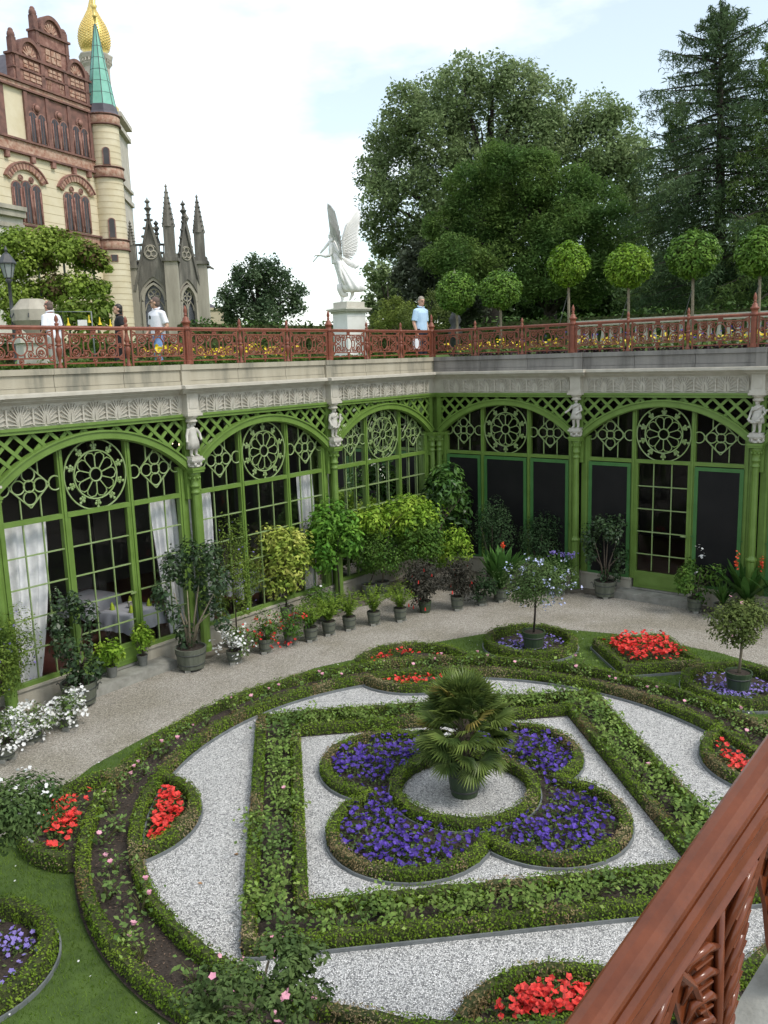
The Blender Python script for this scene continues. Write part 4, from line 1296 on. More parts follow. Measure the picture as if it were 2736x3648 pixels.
potted('dark camellia in a hooked tub beside the glazed door', 'camellia', (1306, 1290), (1308, 1178), (42, 72), LM['camellia'], 470, .085, .25, .34, 'tub', 'multi', .02, nb=18, sub=.30, spread=.9)
potted('sparse shrub in a tub with one white flower head, right of the door', 'shrub', (1500, 1322), (1508, 1235), (38, 50), LM['mid'], 300, .085, .16, .26, 'tub', 'multi', .010, fl=[(3, .05, M['white_fl'], 'cluster')], nb=8, spread=.8, sub=.4)
potted('standard plumbago covered with pale blue flowers in a green tub', 'plumbago', (1143, 1413), (1158, 1258), (72, 54), LM['plum'], 2000, .045, .22, .38, 'green', 'single', .022, fl=[(50, .036, M['blue_fl'], 'cluster')], nb=16, shift=(2.38, 5.0, .03), trunk_m='bark_dark')
potted('standard lantana with yellowing leaves in a dark green tub', 'lantana', (1577, 1505), (1606, 1342), (62, 44), LM['olive'], 1300, .055, .21, .36, 'green', 'single', .026, fl=[(10, .05, M['pink_fl'], 'one')], nb=14, shift=(5.0, 2.4, .03), trunk_m='bark_pale')
potted('plumbago bush with a few white flowers cut by the left edge', 'plumbago', (20, 1990), (22, 1748), (92, 66), LM['plum'], 2300, .045, .22, .38, 'green', 'single', .024, fl=[(22, .034, M['white_fl'], 'cluster')], nb=16, shift=(-5.3, -2.45, .03), trunk_m='bark_dark')
potted('broad hibiscus with pinkish buds at the near edge', 'hibiscus', (560, 2300), (555, 2150), (150, 84), LM['plum'], 1500, .042, .22, .38, 'green', 'single', .03, fl=[(22, .045, M['pink_fl'], 'one')], nb=30, sub=.27, spread=.88, shift=(-2.45, -5.25, .03), trunk_m='bark_pale')

def strappy(label, base, hgt, n, wd, fl=None, lm='strap', cat='agapanthus', group=None, droop=.9, name='agapanthus_clump', tub=True, shift=None, seed=1):
    b = gnd(*base) if shift is None else np.array(shift, float)
    root = empty(name, tuple(b), 0, label, cat, group)
    top = pot(root, .19, .26, 'tub') if tub else 0
    V = []; F = []; rg = np.random.default_rng(seed)
    for k in range(n):
        a = rg.uniform(0, 6.28); l = hgt * rg.uniform(.7, 1.15); ln = rg.uniform(.15, 1)
        ca, sa = math.cos(a), math.sin(a); o = len(V); ns = 6
        for i in range(ns + 1):
            t = i / ns; rr = l * ln * t * .8; zz = top + l * (t - droop * .55 * ln * t * t)
            ww = wd * math.sin(PI * min(1, .12 + .88 * t)) ** .7 * .5 if lm == 'canna' else wd * .5 * (1 - t ** 3)
            V += [(rr * ca - ww * sa, rr * sa + ww * ca, zz), (rr * ca + ww * sa, rr * sa - ww * ca, zz)]
        for i in range(ns): F.append((o + 2 * i, o + 2 * i + 1, o + 2 * i + 3, o + 2 * i + 2))
    npmesh('leaves', V, F, LM[lm], root, True)
    for (dx, dy, hz, size, fm) in (fl or []):
        s_ = MB(); s_.tube([(0, 0, top), (dx * .6, dy * .6, hz * .6), (dx, dy, hz)], .007, 4); o = s_.build('flower_stalk', LM[lm], root)
        flowers('flowers', np.array([(dx, dy, hz)]) + RNG.normal(0, 1, (34, 3)) * np.array(size), .045, fm, o)
    return root
strappy('broad bright canna leaves with an orange flower behind the plumbago', (1082, 1298), 1.05, 60, .17, [(.05, .0, 1.25, (.02, .02, .07), M['orange_fl'])], 'canna', 'canna', name='canna_plant', droop=.6)
strappy('dark strap leaved agapanthus with violet heads against the column', (1205, 1285), .85, 130, .04, [(-.1, 0, 1.0, (.05, .05, .03), M['violet_fl']), (.12, .05, .95, (.05, .05, .03), M['violet_fl']), (.3, -.1, .95, (.05, .05, .03), M['violet_fl'])], seed=2)
strappy('strap leaved agapanthus without flowers right of the door', (1560, 1335), .60, 90, .035, seed=3)
strappy('large canna with red flower spikes right of the door', (1610, 1330), .95, 30, .17, [(-.25, .0, 1.15, (.02, .02, .09), M['orange_fl']), (.28, -.05, 1.1, (.02, .02, .07), M['orange_fl'])], 'canna', 'canna', name='canna_plant', seed=4, droop=.65)
strappy('second canna cut by the right edge of the view', (1690, 1350), .9, 26, .16, None, 'canna', 'canna', name='canna_plant', seed=5, droop=.65)
potted('small shrub with white star flowers behind the ferns', 'shrub', (700, 1345), (690, 1300), (42, 34), LM['mid'], 500, .055, .14, .2, 'tub', 'multi', .008, fl=[(5, .05, M['white_fl'], 'one')])

# iron hooks on two of the big tubs
def hooks(base, r, zt, who):
    b = gnd(*base)
    for s_ in (-1, 1):
        d = np.array([C_R[0], C_R[1]]) * s_
        h = MB(); h.tube([(d[0] * r, d[1] * r, zt - .10), (d[0] * (r + .02), d[1] * (r + .02), zt), (d[0] * (r + .05), d[1] * (r + .05), zt + .03), (d[0] * (r + .075), d[1] * (r + .075), zt)], .010, 5)
        o = h.build('hook', M['hoop'], who)
for o in COL.objects:
    if o.get('label', '').startswith('ragged dark camellia'): hooks((175, 1522), .30, .36, o)
    if o.get('label', '').startswith('dark camellia in a hooked'): hooks((1306, 1290), .25, .34, o)

# ---------------------------------------------------------------- the palm
pm = empty('fan_palm', (0, 0, .016), 0, 'bushy fan palm in a green tub at the centre of the parterre', 'palm')
pot(pm, .235, .40, 'green')
LM['palm'] = leafmat('palm_fan', (0.06, 0.105, 0.03), (0.20, 0.26, 0.06), trans=.18, rough=.35, nscale=1.4)
LM['palm_y'] = leafmat('yellowing_palm_fan', (0.15, 0.17, 0.03), (0.34, 0.28, 0.08), trans=.2, rough=.4)
tk = MB(); tk.tube([(0, 0, .3), (0, 0, 1.05)], [.09, .07], 10)
for k in range(60):
    a = k * 2.4; z_ = .32 + k * .0105
    tk.bar((.08 * math.cos(a), .08 * math.sin(a), z_), (.13 * math.cos(a), .13 * math.sin(a), z_ + .05), .03, .012)
tk.build('trunk', M['bark'], pm)
fr_protos = {}
def frond(var):
    V = []; F = []
    def quad(a, b, c, d):
        o = len(V); V.extend([a, b, c, d]); F.append((o, o + 1, o + 2, o + 3))
    lp = .30
    quad((0, -.006, 0), (0, .006, 0), (lp, .005, .0), (lp, -.005, .0)); quad((0, 0, -.005), (0, 0, .005), (lp, 0, .004), (lp, 0, -.004))
    n = 22; rg = np.random.default_rng(var)
    for k in range(n):
        a = -1.75 + 3.5 * k / (n - 1); l = .27 * (1 - .22 * (a / 1.75) ** 2) * rg.uniform(.9, 1.08)
        ca, sa = math.cos(a), math.sin(a); w_ = .017
        m_ = (lp + l * .55 * ca, l * .55 * sa, .035 * abs(math.sin(a)) + .01)
        e_ = (lp + l * ca, l * sa, -.035 * var / 3 + .02 - .03 * rg.random())
        px_, py_ = -sa * w_, ca * w_
        quad((lp, 0, 0), (m_[0] - px_, m_[1] - py_, m_[2] - .006), e_, (m_[0], m_[1], m_[2] + .006))
        quad((lp, 0, 0), (m_[0], m_[1], m_[2] + .006), e_, (m_[0] + px_, m_[1] + py_, m_[2] - .006))
    return V, F
for i in range(76):
    var = i % 3
    yel = i in (11, 30, 44, 59)
    key = (var, yel)
    if key not in fr_protos:
        V, F = frond(var + 1); o = npmesh('frond', V, F, LM['palm_y' if yel else 'palm'], pm); fr_protos[key] = o
    else:
        o = fr_protos[key].copy(); COL.objects.link(o); o.parent = pm
    az = i * 2.39996 + RNG.normal(0, .15)
    t = i / 75.0                                    # 0 bottom, 1 top
    el = -.42 + 1.85 * t + RNG.normal(0, .12)
    z_ = .62 + .46 * t
    o.location = (.06 * math.cos(az), .06 * math.sin(az), z_)
    o.rotation_euler = Euler((RNG.normal(0, .35), -el, az), 'XYZ')
    s_ = (1.02 + .14 * math.sin(PI * t)) * RNG.uniform(.9, 1.1); o.scale = (s_, s_, s_)
# ---------------------------------------------------------------- terrace: beds, bedding, balustrade
def behind(side, u, o, z):
    p = wl(side, u, -o, z); return np.array(p)
def strip_bed(side, u0, u1, o0, o1, n, label, cat, name, lm, lsize, z0, z1, fl=None):
    u = RNG.uniform(u0, u1, n); o = RNG.uniform(o0, o1, n)
    P = np.array([behind(side, a, b, 0) for a, b in zip(u, o)])
    hg = .5 + .5 * np.sin(u * 5.1) * np.sin(u * 2.3 + 1)
    P[:, 2] = z0 + (z1 - z0) * RNG.uniform(0, 1, n) * (.6 + .4 * hg)
    r_ = leafmesh(name, P, lsize, lm, None, .5); tag(r_, label, cat, kind='stuff')
    if fl:
        nf, fs, fm, lo, hi = fl
        i = RNG.integers(0, n, nf); Q = P[i].copy(); Q[:, 2] = RNG.uniform(lo, hi, nf) + .05 * np.sin(Q[:, 0] * 4)
        flowers('flowers', Q, fs, fm, r_, 5, .9)
    return r_
LM['bank'] = leafmat('bank_grass_leaf', (0.05, 0.12, 0.012), (0.12, 0.22, 0.03), trans=.3)
LM['heuchera'] = leafmat('dark_purple_leaf', (0.025, 0.014, 0.018), (0.06, 0.03, 0.035), trans=.1)
strip_bed('L', -.2, 15.5, .30, 1.25, 6500, 'green grass bank right behind the railing of the pale wall', 'grass', 'bank_grass', LM['bank'], .10, 5.50, 5.60)
strip_bed('L', 3.2, 7.4, 1.5, 2.4, 1500, 'yellow flowering border on the terrace behind the pale wall', 'flower border', 'yellow_border', M['bedleaf'], .09, 5.3, 5.80, (300, .07, M['yellow_fl'], 5.70, 5.88))
strip_bed('L', 7.4, 15.5, 1.4, 2.2, 2200, 'green border plants on the terrace where the visitors walk', 'border plants', 'green_border', M['bedleaf'], .10, 5.2, 5.74)
strip_bed('L', -.8, 3.2, 1.6, 2.4, 900, 'low green border near the inner corner of the terrace', 'border plants', 'green_border', LM['bank'], .10, 5.2, 5.68)
strip_bed('R', .25, 12.0, .34, .75, 2400, 'dark purple leaved edging behind the railing of the grey wall', 'edging plants', 'purple_edging', LM['heuchera'], .10, 5.46, 5.60)
strip_bed('R', -.3, 12.0, .8, 1.9, 4200, 'long yellow flowering border behind the railing of the grey wall', 'flower border', 'yellow_border', M['bedleaf'], .10, 5.45, 5.80, (520, .07, M['yellow_fl'], 5.66, 5.86))
r_ = strip_bed('R', 1.5, 11, 1.2, 1.9, 300, 'dark violet flower spikes rising from the yellow border', 'flowers', 'violet_spikes', LM['dark'], .07, 5.6, 5.95, (200, .05, M['petunia'], 5.75, 6.0))
bl = empty('stone_balustrade', tuple(behind('R', 0, 5.2, G0)), A_R, 'cream stone balustrade beyond the yellow border', 'balustrade')
M['pale_stone'] = mat('pale_cream_stone', (0.48, 0.45, 0.38), .85, (0.60, 0.58, 0.51), 3)
mb = MB(); mb.box(-16, -.15, 0, -1.4, .15, .30); mb.build('base', M['pale_stone'], bl)
mb = MB(); mb.box(-16, -.14, 1.00, -1.4, .14, 1.16); mb.build('handrail', M['pale_stone'], bl)
bp_ = None
for k in range(58):
    if bp_ is None:
        mb = MB(); mb.lathe([(.07, .3), (.05, .36), (.09, .55), (.05, .8), (.07, 1.0)], 8); bp_ = mb.build('baluster', M['pale_stone'], bl); o = bp_
    else:
        o = bp_.copy(); COL.objects.link(o); o.parent = bl
    o.location = (-1.6 - k * .25, 0, 0)

LM['hedge'] = leafmat('dark_hedge_leaf', (0.035, 0.075, 0.018), (0.085, 0.15, 0.035), trans=.2)
def tall_hedge(side, u0, u1, o, h, label):
    a = behind(side, u0, o, G0); b = behind(side, u1, o, G0); n = int(abs(u1 - u0) * 330)
    root = MB()
    d = unit((b - a)[:2]); nn = np.array([-d[1], d[0]]) * .35
    root.add([(a[0] - nn[0], a[1] - nn[1], G0 - .1), (b[0] - nn[0], b[1] - nn[1], G0 - .1), (b[0] + nn[0], b[1] + nn[1], G0 - .1), (a[0] + nn[0], a[1] + nn[1], G0 - .1)] + [(a[0] - nn[0], a[1] - nn[1], G0 + h - .1), (b[0] - nn[0], b[1] - nn[1], G0 + h - .1), (b[0] + nn[0], b[1] + nn[1], G0 + h - .1), (a[0] + nn[0], a[1] + nn[1], G0 + h - .1)], [(0, 1, 5, 4), (1, 2, 6, 5), (2, 3, 7, 6), (3, 0, 4, 7), (4, 5, 6, 7)])
    r_ = root.build('hedge', M['box_core']); tag(r_, label, 'hedge')
    t = RNG.uniform(0, 1, n)[:, None]; P = a + (b - a) * t
    P[:, :2] += RNG.choice([-1, 1], n)[:, None] * nn * RNG.uniform(.9, 1.25, n)[:, None]
    P[:, 2] = G0 + RNG.uniform(0, h + .05, n) + .08 * np.sin(t[:, 0] * 60)
    leafmesh('leaves', P, .16, LM['hedge'], r_, .55)
    return r_
tall_hedge('L', -1, 26, 11.5, 1.1, 'long dark hedge closing the terrace behind the pale wall')
tall_hedge('L', -24, -1.3, 11.5, 1.75, 'taller dark hedge between pedestal and blue-shirted man')
tall_hedge('R', -4, 22, 9.0, 1.5, 'dark hedge beyond the stone balustrade')

# ---------------------------------------------------------------- clipped ball trees
LM['ball'] = leafmat('clipped_laurel_leaf', (0.10, 0.21, 0.018), (0.25, 0.38, 0.04), (0.165, 0.29, 0.027), trans=.25, rough=.4)
LM['ball_d'] = leafmat('dark_clipped_laurel_leaf', (0.065, 0.155, 0.02), (0.165, 0.28, 0.042), trans=.22, rough=.4)
def ball_tree(x, y, r, dist, label, lm, n=4200):
    c = at(x, y, dist); R_ = r * pxm(dist)
    root = empty('ball_tree', (c[0], c[1], G0), 0, label, 'ball tree', 'clipped ball trees along the terrace')
    tm = MB(); tm.tube([(0, 0, 0), (.02, 0, 1.2), (0, 0, c[2] - G0)], [.045, .038, .034], 8)
    for q in range(6):
        a = q * 1.05; tm.tube([(0, 0, c[2] - G0 - R_ * .9), (R_ * .6 * math.cos(a), R_ * .6 * math.sin(a), c[2] - G0)], [.03, .015], 5)
    tm.build('trunk', M['bark_pale'], root)
    d = unit(RNG.normal(size=(n, 3))); ph = RNG.uniform(0, 6); rr = RNG.uniform(.72, 1.05, n) * (1 + .07 * np.sin(d[:, 0] * 7 + ph) * np.sin(d[:, 2] * 6 + ph))
    P = d * rr[:, None] * R_ * np.array([1, 1, RNG.uniform(.86, 1.04)]) + np.array([0, 0, c[2] - G0])
    leafmesh('crown', P, .095, lm, root, .45, d, .2)
    sh = MB()
    for q in range(16):
        e = unit(RNG.normal(size=3)); e[2] = abs(e[2]) * .8 - .1; z_ = c[2] - G0; sh.tube([e * R_ * .9 + [0, 0, z_], e * R_ * RNG.uniform(1.08, 1.22) + [0, 0, z_]], [.02, .008], 4)
    sh.build('stray_shoots', lm, root)
    core = MB(); core.sph((0, 0, c[2] - G0), R_ * .70, 14, 10); core.build('inner_twigs', M['box_core'], root)
    w_ = MB(); w_.tube([(0, 0, c[2] - G0 - R_ * 1.3), (-.5, -.3, .4)], .008, 4); w_.build('guy_wire', M['hoop'], root)
for a in ((985, 631, 42, 25.6, 'clipped ball tree hiding a lantern, leftmost by the blue-shirted man', LM['ball_d']), (1080, 627, 44, 24.6, 'clipped ball tree on a short stem, second from the lantern', LM['ball_d']),
          (1228, 571, 42, 24.0, 'small bright clipped ball tree on a tall stem', LM['ball']), (1358, 575, 46, 23.2, 'bright clipped ball tree above the middle of the yellow border', LM['ball']),
          (1498, 550, 50, 22.6, 'shaggy darker ball tree before the tall larch', LM['ball_d']), (1643, 545, 44, 22.2, 'ball tree cut by the right edge of the view', LM['ball_d'])):
    ball_tree(*a)

# ---------------------------------------------------------------- trees
def tree(name, label, dist, blobs, lm, n, lsize, trunk=None, base=None, tr=.35, fill=.30, asp=.55, droop=.3, limbs=10, bark='bark_dark', flat=1.0, depth=.9, up=.35):
    k = pxm(dist); rg = np.random.default_rng(int(base[0] * 7 + dist))
    bx, by = base
    g = at(bx, by, dist); g[2] = G0
    root = empty(name, tuple(g), 0, label, 'tree')
    vd = unit(np.array([C_F[0], C_F[1], 0.0]))
    bl = []
    for (x, y, r) in blobs:
        c = at(x, y, dist + rg.uniform(-1, 1) * depth * 2.0) - g
        R_ = r * k
        bl.append((*c, R_, R_ * .85))
        for q in range(7):                                  # knots of foliage round each bough
            d = unit(rg.normal(size=3)); p = np.array(c) + d * R_ * .75
            bl.append((*p, R_ * rg.uniform(.30, .50), R_ * rg.uniform(.26, .42)))
    P, d = blob_points(n, bl, fill, rng=rg)
    P += rg.normal(0, lsize * .5, P.shape)
    P = P[P[:, 2] > .3]; d = d[:len(P)]
    leafmesh('crown', P, lsize, lm, root, asp, None, up, droop)
    tm = MB(); hz = np.mean([b[2] for b in bl])
    top = max(b[2] for b in bl)
    tm.tube([(0, 0, -.2), (.1, 0, hz * .4), (0, .1, hz * .9), (0, 0, top * .85)], [tr, tr * .75, tr * .5, tr * .12], 9)
    main = [b for b in bl if b[3] > 0][::8]
    for b in main[:limbs + 6]:
        z0 = min(b[2] * .55, hz * .8)
        tm.tube([(0, 0, z0), (b[0] * .45, b[1] * .45, z0 + (b[2] - z0) * .55), (b[0], b[1], b[2])], [tr * .42, tr * .26, tr * .06], 6)
    tm.build('trunk', M[bark], root)
    return root
LM['plane'] = leafmat('grey_green_plane_leaf', (0.16, 0.22, 0.095), (0.31, 0.38, 0.19), (0.22, 0.30, 0.13), trans=.45, nscale=.5, rough=.55)
LM['robinia'] = leafmat('robinia_leaf', (0.065, 0.135, 0.034), (0.165, 0.25, 0.062), (0.105, 0.185, 0.045), trans=.42, nscale=.6)
LM['larch'] = leafmat('blue_green_larch_needles', (0.05, 0.095, 0.042), (0.11, 0.165, 0.07), trans=.35, nscale=.5)
LM['larch2'] = leafmat('brighter_larch_needles', (0.075, 0.135, 0.038), (0.155, 0.225, 0.06), trans=.35, nscale=.5)
LM['copper'] = leafmat('dull_dark_leaf', (0.06, 0.076, 0.05), (0.12, 0.145, 0.09), trans=.3, nscale=.7)
LM['oak'] = leafmat('far_oak_leaf', (0.07, 0.12, 0.065), (0.15, 0.21, 0.105), trans=.35, nscale=.5)
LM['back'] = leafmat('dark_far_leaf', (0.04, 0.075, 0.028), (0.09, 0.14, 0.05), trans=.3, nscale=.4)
LM['bush'] = leafmat('yellow_green_bush_leaf', (0.10, 0.15, 0.025), (0.22, 0.27, 0.06), trans=.3)
tree('plane_tree', 'huge grey green plane tree rising behind everything right of the winged statue', 50,
     [(835, 300, 48), (880, 245, 55), (935, 205, 55), (1000, 185, 60), (1065, 165, 52), (1120, 190, 58), (1170, 230, 60), (1215, 285, 60), (1290, 240, 48), (1335, 285, 50), (1365, 340, 42), (1280, 320, 70), (1140, 300, 85), (1040, 280, 90), (940, 300, 85), (860, 370, 70), (820, 430, 48), (805, 370, 38), (800, 490, 34), (840, 520, 42), (900, 440, 80), (1000, 400, 95), (1120, 400, 95), (1230, 390, 85), (1330, 390, 60), (880, 520, 55), (960, 520, 80), (1395, 420, 50), (1385, 490, 58), (1380, 560, 58)],
     LM['plane'], 92000, .21, base=(1060, 700), tr=.6, limbs=22)
tree('robinia_tree', 'broad dark green robinia in front of the huge plane tree', 40,
     [(1010, 400, 52), (1080, 365, 55), (1150, 390, 62), (1225, 420, 62), (1290, 440, 58), (1040, 470, 75), (960, 490, 48), (1130, 500, 85), (1230, 520, 80), (1320, 500, 62), (990, 560, 58), (1080, 580, 70), (1180, 590, 68), (1280, 590, 62), (1345, 570, 50), (945, 560, 36)],
     LM['robinia'], 88000, .165, base=(1185, 700), tr=.38, limbs=14, asp=.4)
tree('copper_tree', 'dull dark leaved tree behind the blue-shirted man', 42, [(905, 560, 42), (935, 610, 48), (880, 600, 32), (965, 640, 50), (900, 650, 44), (1000, 660, 50)], LM['copper'], 11000, .24, base=(930, 700), tr=.2)
tree('young_plane_tree', 'airy leafy tree low beside the statue pedestal', 46, [(815, 585, 26), (835, 615, 34), (860, 640, 36), (815, 655, 30), (835, 690, 34), (870, 690, 36)], LM['plane'], 5200, .25, base=(840, 705), tr=.12)
tree('yellow_green_bush', 'feathery yellow green bush between pedestal and blue-shirted man', 31, [(845, 665, 26), (825, 690, 24), (865, 690, 30), (880, 665, 18)], LM['bush'], 4200, .10, base=(850, 715), tr=.05, asp=.3)
tree('twiggy_bush', 'twiggy olive bush right behind the blue-shirted man', 29, [(930, 660, 24), (955, 685, 30), (905, 690, 24), (880, 690, 22), (935, 640, 14)], LM['olive'], 2600, .085, base=(925, 715), tr=.04, asp=.35)
tree('oak_tree', 'solitary dark oak far off between the gothic chapel and the winged statue', 75,
     [(563, 580, 26), (530, 600, 30), (600, 600, 28), (505, 630, 30), (640, 630, 24), (560, 635, 42), (485, 655, 22), (610, 650, 40), (515, 670, 34), (570, 685, 40), (640, 665, 22), (545, 560, 12), (590, 570, 14)], LM['oak'], 13000, .29, base=(562, 700), tr=.5, limbs=14)
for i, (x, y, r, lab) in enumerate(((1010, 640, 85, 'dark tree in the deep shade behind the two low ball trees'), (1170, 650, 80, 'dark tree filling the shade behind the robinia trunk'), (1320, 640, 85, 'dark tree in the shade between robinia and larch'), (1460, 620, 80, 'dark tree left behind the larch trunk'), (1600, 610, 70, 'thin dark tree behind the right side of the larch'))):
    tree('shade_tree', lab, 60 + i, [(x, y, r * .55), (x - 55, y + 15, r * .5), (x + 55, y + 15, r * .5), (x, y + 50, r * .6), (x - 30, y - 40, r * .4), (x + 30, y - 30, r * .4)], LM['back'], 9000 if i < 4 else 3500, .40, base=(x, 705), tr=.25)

def conifer(label, x, ytop, ybase, dist, prof, n_br, lm, needles, tr=.22, seed=3, name='larch_tree', nsize=.20):
    "trunk with tiers of drooping boughs; prof: (survey y, half width in survey px)"
    rg = np.random.default_rng(seed); k = pxm(dist)
    g = at(x, ybase, dist); g[2] = G0; top = at(x, ytop, dist) - g
    root = empty(name, tuple(g), 0, label, 'tree')
    tm = MB(); tm.tube([(0, 0, -.2), (top[0] * .5, top[1] * .5, top[2] * .5), tuple(top)], [tr, tr * .6, .02], 8)
    ys = np.array([p[0] for p in prof], float); ws = np.array([p[1] for p in prof], float)
    P = []
    for i in range(n_br):
        y = ys[0] + (ys[-1] - ys[0]) * ((i + rg.random()) / n_br)
        z = (at(x, y, dist) - g)[2]; l = np.interp(y, ys, ws) * k * rg.uniform(.55, 1.12)
        a = i * 2.39996 + rg.normal(0, .2)
        ca, sa = math.cos(a), math.sin(a); pts = []
        rise = .42 * max(0, 1 - (y - ys[0]) / 260) + .02
        tx, ty = top[0] * z / top[2], top[1] * z / top[2]
        for t in np.linspace(0, 1, 7):
            pts.append((tx + ca * l * t, ty + sa * l * t, z + l * (rise * t + (-.34 * t * t * (1 - rise * 2.2)) + .10 * t ** 4)))
        tm.tube(pts, [.05 * (1 - t * .85) * min(1, l / 2 + .3) for t in np.linspace(0, 1, 7)], 4)
        pts = np.array(pts)
        m = int(needles * (l / 3.0 + .15))
        t = rg.uniform(.08, 1, m) ** .8 * 6; j = np.minimum(t.astype(int), 5); f = (t - j)[:, None]
        q = pts[j] * (1 - f) + pts[j + 1] * f
        spread = .24 * l * (1 - np.abs(t / 6 - .45)) * .8
        side = rg.normal(0, 1, m) * spread * .55
        q = q + np.column_stack([-sa * side, ca * side, -np.abs(rg.normal(0, .16 + .05 * l, m)) - .12 * np.abs(side)])
        P.append(q)
    tm.build('trunk', M['bark_dark'], root)
    leafmesh('crown', np.concatenate(P), nsize, lm, root, .16, None, .1, .6, .5)
    return root
conifer('tall dark larch with drooping boughs near the right edge', 1557, 5, 695, 34, [(20, 24), (80, 84), (160, 128), (260, 165), (380, 195), (520, 215), (640, 190)], 135, LM['larch'], 480, tr=.28, seed=3)
conifer('second larch rising at the right edge, brighter green', 1680, 70, 695, 33, [(90, 20), (200, 75), (330, 120), (480, 150), (640, 150)], 90, LM['larch2'], 390, seed=5)
conifer('lower larch with brighter boughs left of the tall one', 1462, 210, 695, 37, [(220, 20), (300, 60), (400, 95), (500, 120), (600, 125), (660, 105)], 95, LM['larch2'], 330, seed=8, tr=.16)

# ---------------------------------------------------------------- castle
CA = (-13.2446, 49.0246)
M['yellow_wall'] = mat('pale_yellow_brick', (0.62, 0.53, 0.36), .9, (0.71, 0.63, 0.47), .8, bump=.1)
M['terra'] = mat('weathered_terracotta', (0.17, 0.075, 0.06), .85, (0.36, 0.205, 0.165), 3.2, bump=.6, bscale=14, detail=8, col3=(0.25, 0.125, 0.098))
M['terra_pale'] = mat('pale_terracotta_relief', (0.30, 0.13, 0.085), .85, (0.52, 0.37, 0.28), 4.5, bump=1.0, bscale=7, detail=8)
M['terra_dark'] = mat('sooty_terracotta', (0.12, 0.065, 0.055), .85, (0.24, 0.12, 0.095), 3.0, bump=.5, bscale=12, detail=7)
M['copper_green'] = mat('green_copper', (0.16, 0.42, 0.33), .6, (0.23, 0.52, 0.42), 1.5)
M['lead'] = mat('dark_lead_roof', (0.06, 0.055, 0.07), .6, (0.10, 0.09, 0.11), 2)
M['gold'] = mat('gilded_scales', (0.62, 0.44, 0.12), .35, (0.80, 0.62, 0.22), 5, metal=.55)
M['grey_cream'] = mat('old_cream_stone', (0.42, 0.38, 0.32), .85, (0.55, 0.50, 0.43), 2, bump=.3)
M['dark_glass'] = mat('dark_window_glass', (0.028, 0.020, 0.020), .2, (0.06, 0.045, 0.045), 1.5)
M['joint'] = mat('brick_joint', (0.33, 0.25, 0.13), .9)
castle = empty('castle', (CA[0], CA[1], 0), rad(240), 'terracotta gabled castle with pale yellow walls and a copper spired turret', 'castle')
def B_(mb, s0, s1, z0, z1, y0, y1):
    mb.box(s0, y0, z0, s1, y1, z1)
mb = MB(); B_(mb, -.3, 16, G0 - .3, 21.2, -9, 0)
cw = mb.build('wall', M['yellow_wall'], castle)
mb = MB()
for z in np.arange(5.6, 17.5, .5):
    if 12.9 < z < 13.8: continue
    B_(mb, 0, 16, z, z + .02, .0, .006)
mb.build('wall_courses', M['joint'], cw)
mb = MB()
for z0, z1, s_ in ((13.1, 13.65, 16), (17.72, 18.32, 16), (21.25, 21.5, 16)):
    B_(mb, .05, s_, z0, z1, .0, .10)
mb.build_pieces('relief_band', M['terra_pale'], castle)
mb = MB()
for z in (13.0, 13.65, 17.60, 18.32, 21.15, 21.52):
    B_(mb, .04, 16, z, z + .11, .0, .22)
mb.build_pieces('cornice', M['terra_dark'], castle)
mb = MB()
for s_ in (.7, 2.0, 3.7, 5.3, 7.2, 9.0):
    B_(mb, s_ - .14, s_ + .14, 17.25, 17.6, .0, .2)
mb.build_pieces('corbel', M['terra'], castle)
mb = MB(); B_(mb, .05, 5.55, 18.45, 21.1, .0, .08); B_(mb, 6.98, 7.5, 18.45, 21.1, .0, .08)
mb.build_pieces('arcade_wall', M['terra_dark'], castle)
def arched(w_, h, n=8):
    return [(-w_ / 2, 0), (w_ / 2, 0)] + [(w_ / 2 * math.cos(PI * k / n), h - w_ / 2 + w_ / 2 * math.sin(PI * k / n)) for k in range(n + 1)]
def cwin(s_, z, w_, h, y, label=None):
    f = MB(); f.prism([(s_ + a * 1.0, z + b) for a, b in arched(w_ + .16, h + .08)], y, y + .05)
    o = f.build('window', M['terra'], castle)
    g = MB(); g.prism([(s_ + a, z + b) for a, b in arched(w_, h)], y + .05, y + .056); g.build('pane', M['dark_glass'], o)
    r_ = MB()
    for dx in (-w_ / 2 + .06, w_ / 2 - .06): r_.tube([(s_ + dx, y + .07, z), (s_ + dx, y + .07, z + h - w_ / 2)], .045, 6)
    r_.box(s_ - .012, y + .056, z, s_ + .012, y + .07, z + h - .05)
    r_.build('jambs', M['terra'], o)
for c in (4.68, 2.92, 1.18):
    for d in (-.36, .36): cwin(c + d, 18.47, .56, 1.62, .08)
    m_ = MB(); m_.sph((c, .2, 20.35), (.2, .12, .2), 10, 6); m_.ring((c, .12, 20.35), .25, .05, n=14); m_.build('roundel', M['terra'], castle)
for s_ in (5.45, 3.8, 2.05, .25):
    m_ = MB(); m_.box(s_ - .13, .08, 18.45, s_ + .13, .16, 21.12); m_.build('pilaster', M['terra_dark'], castle)
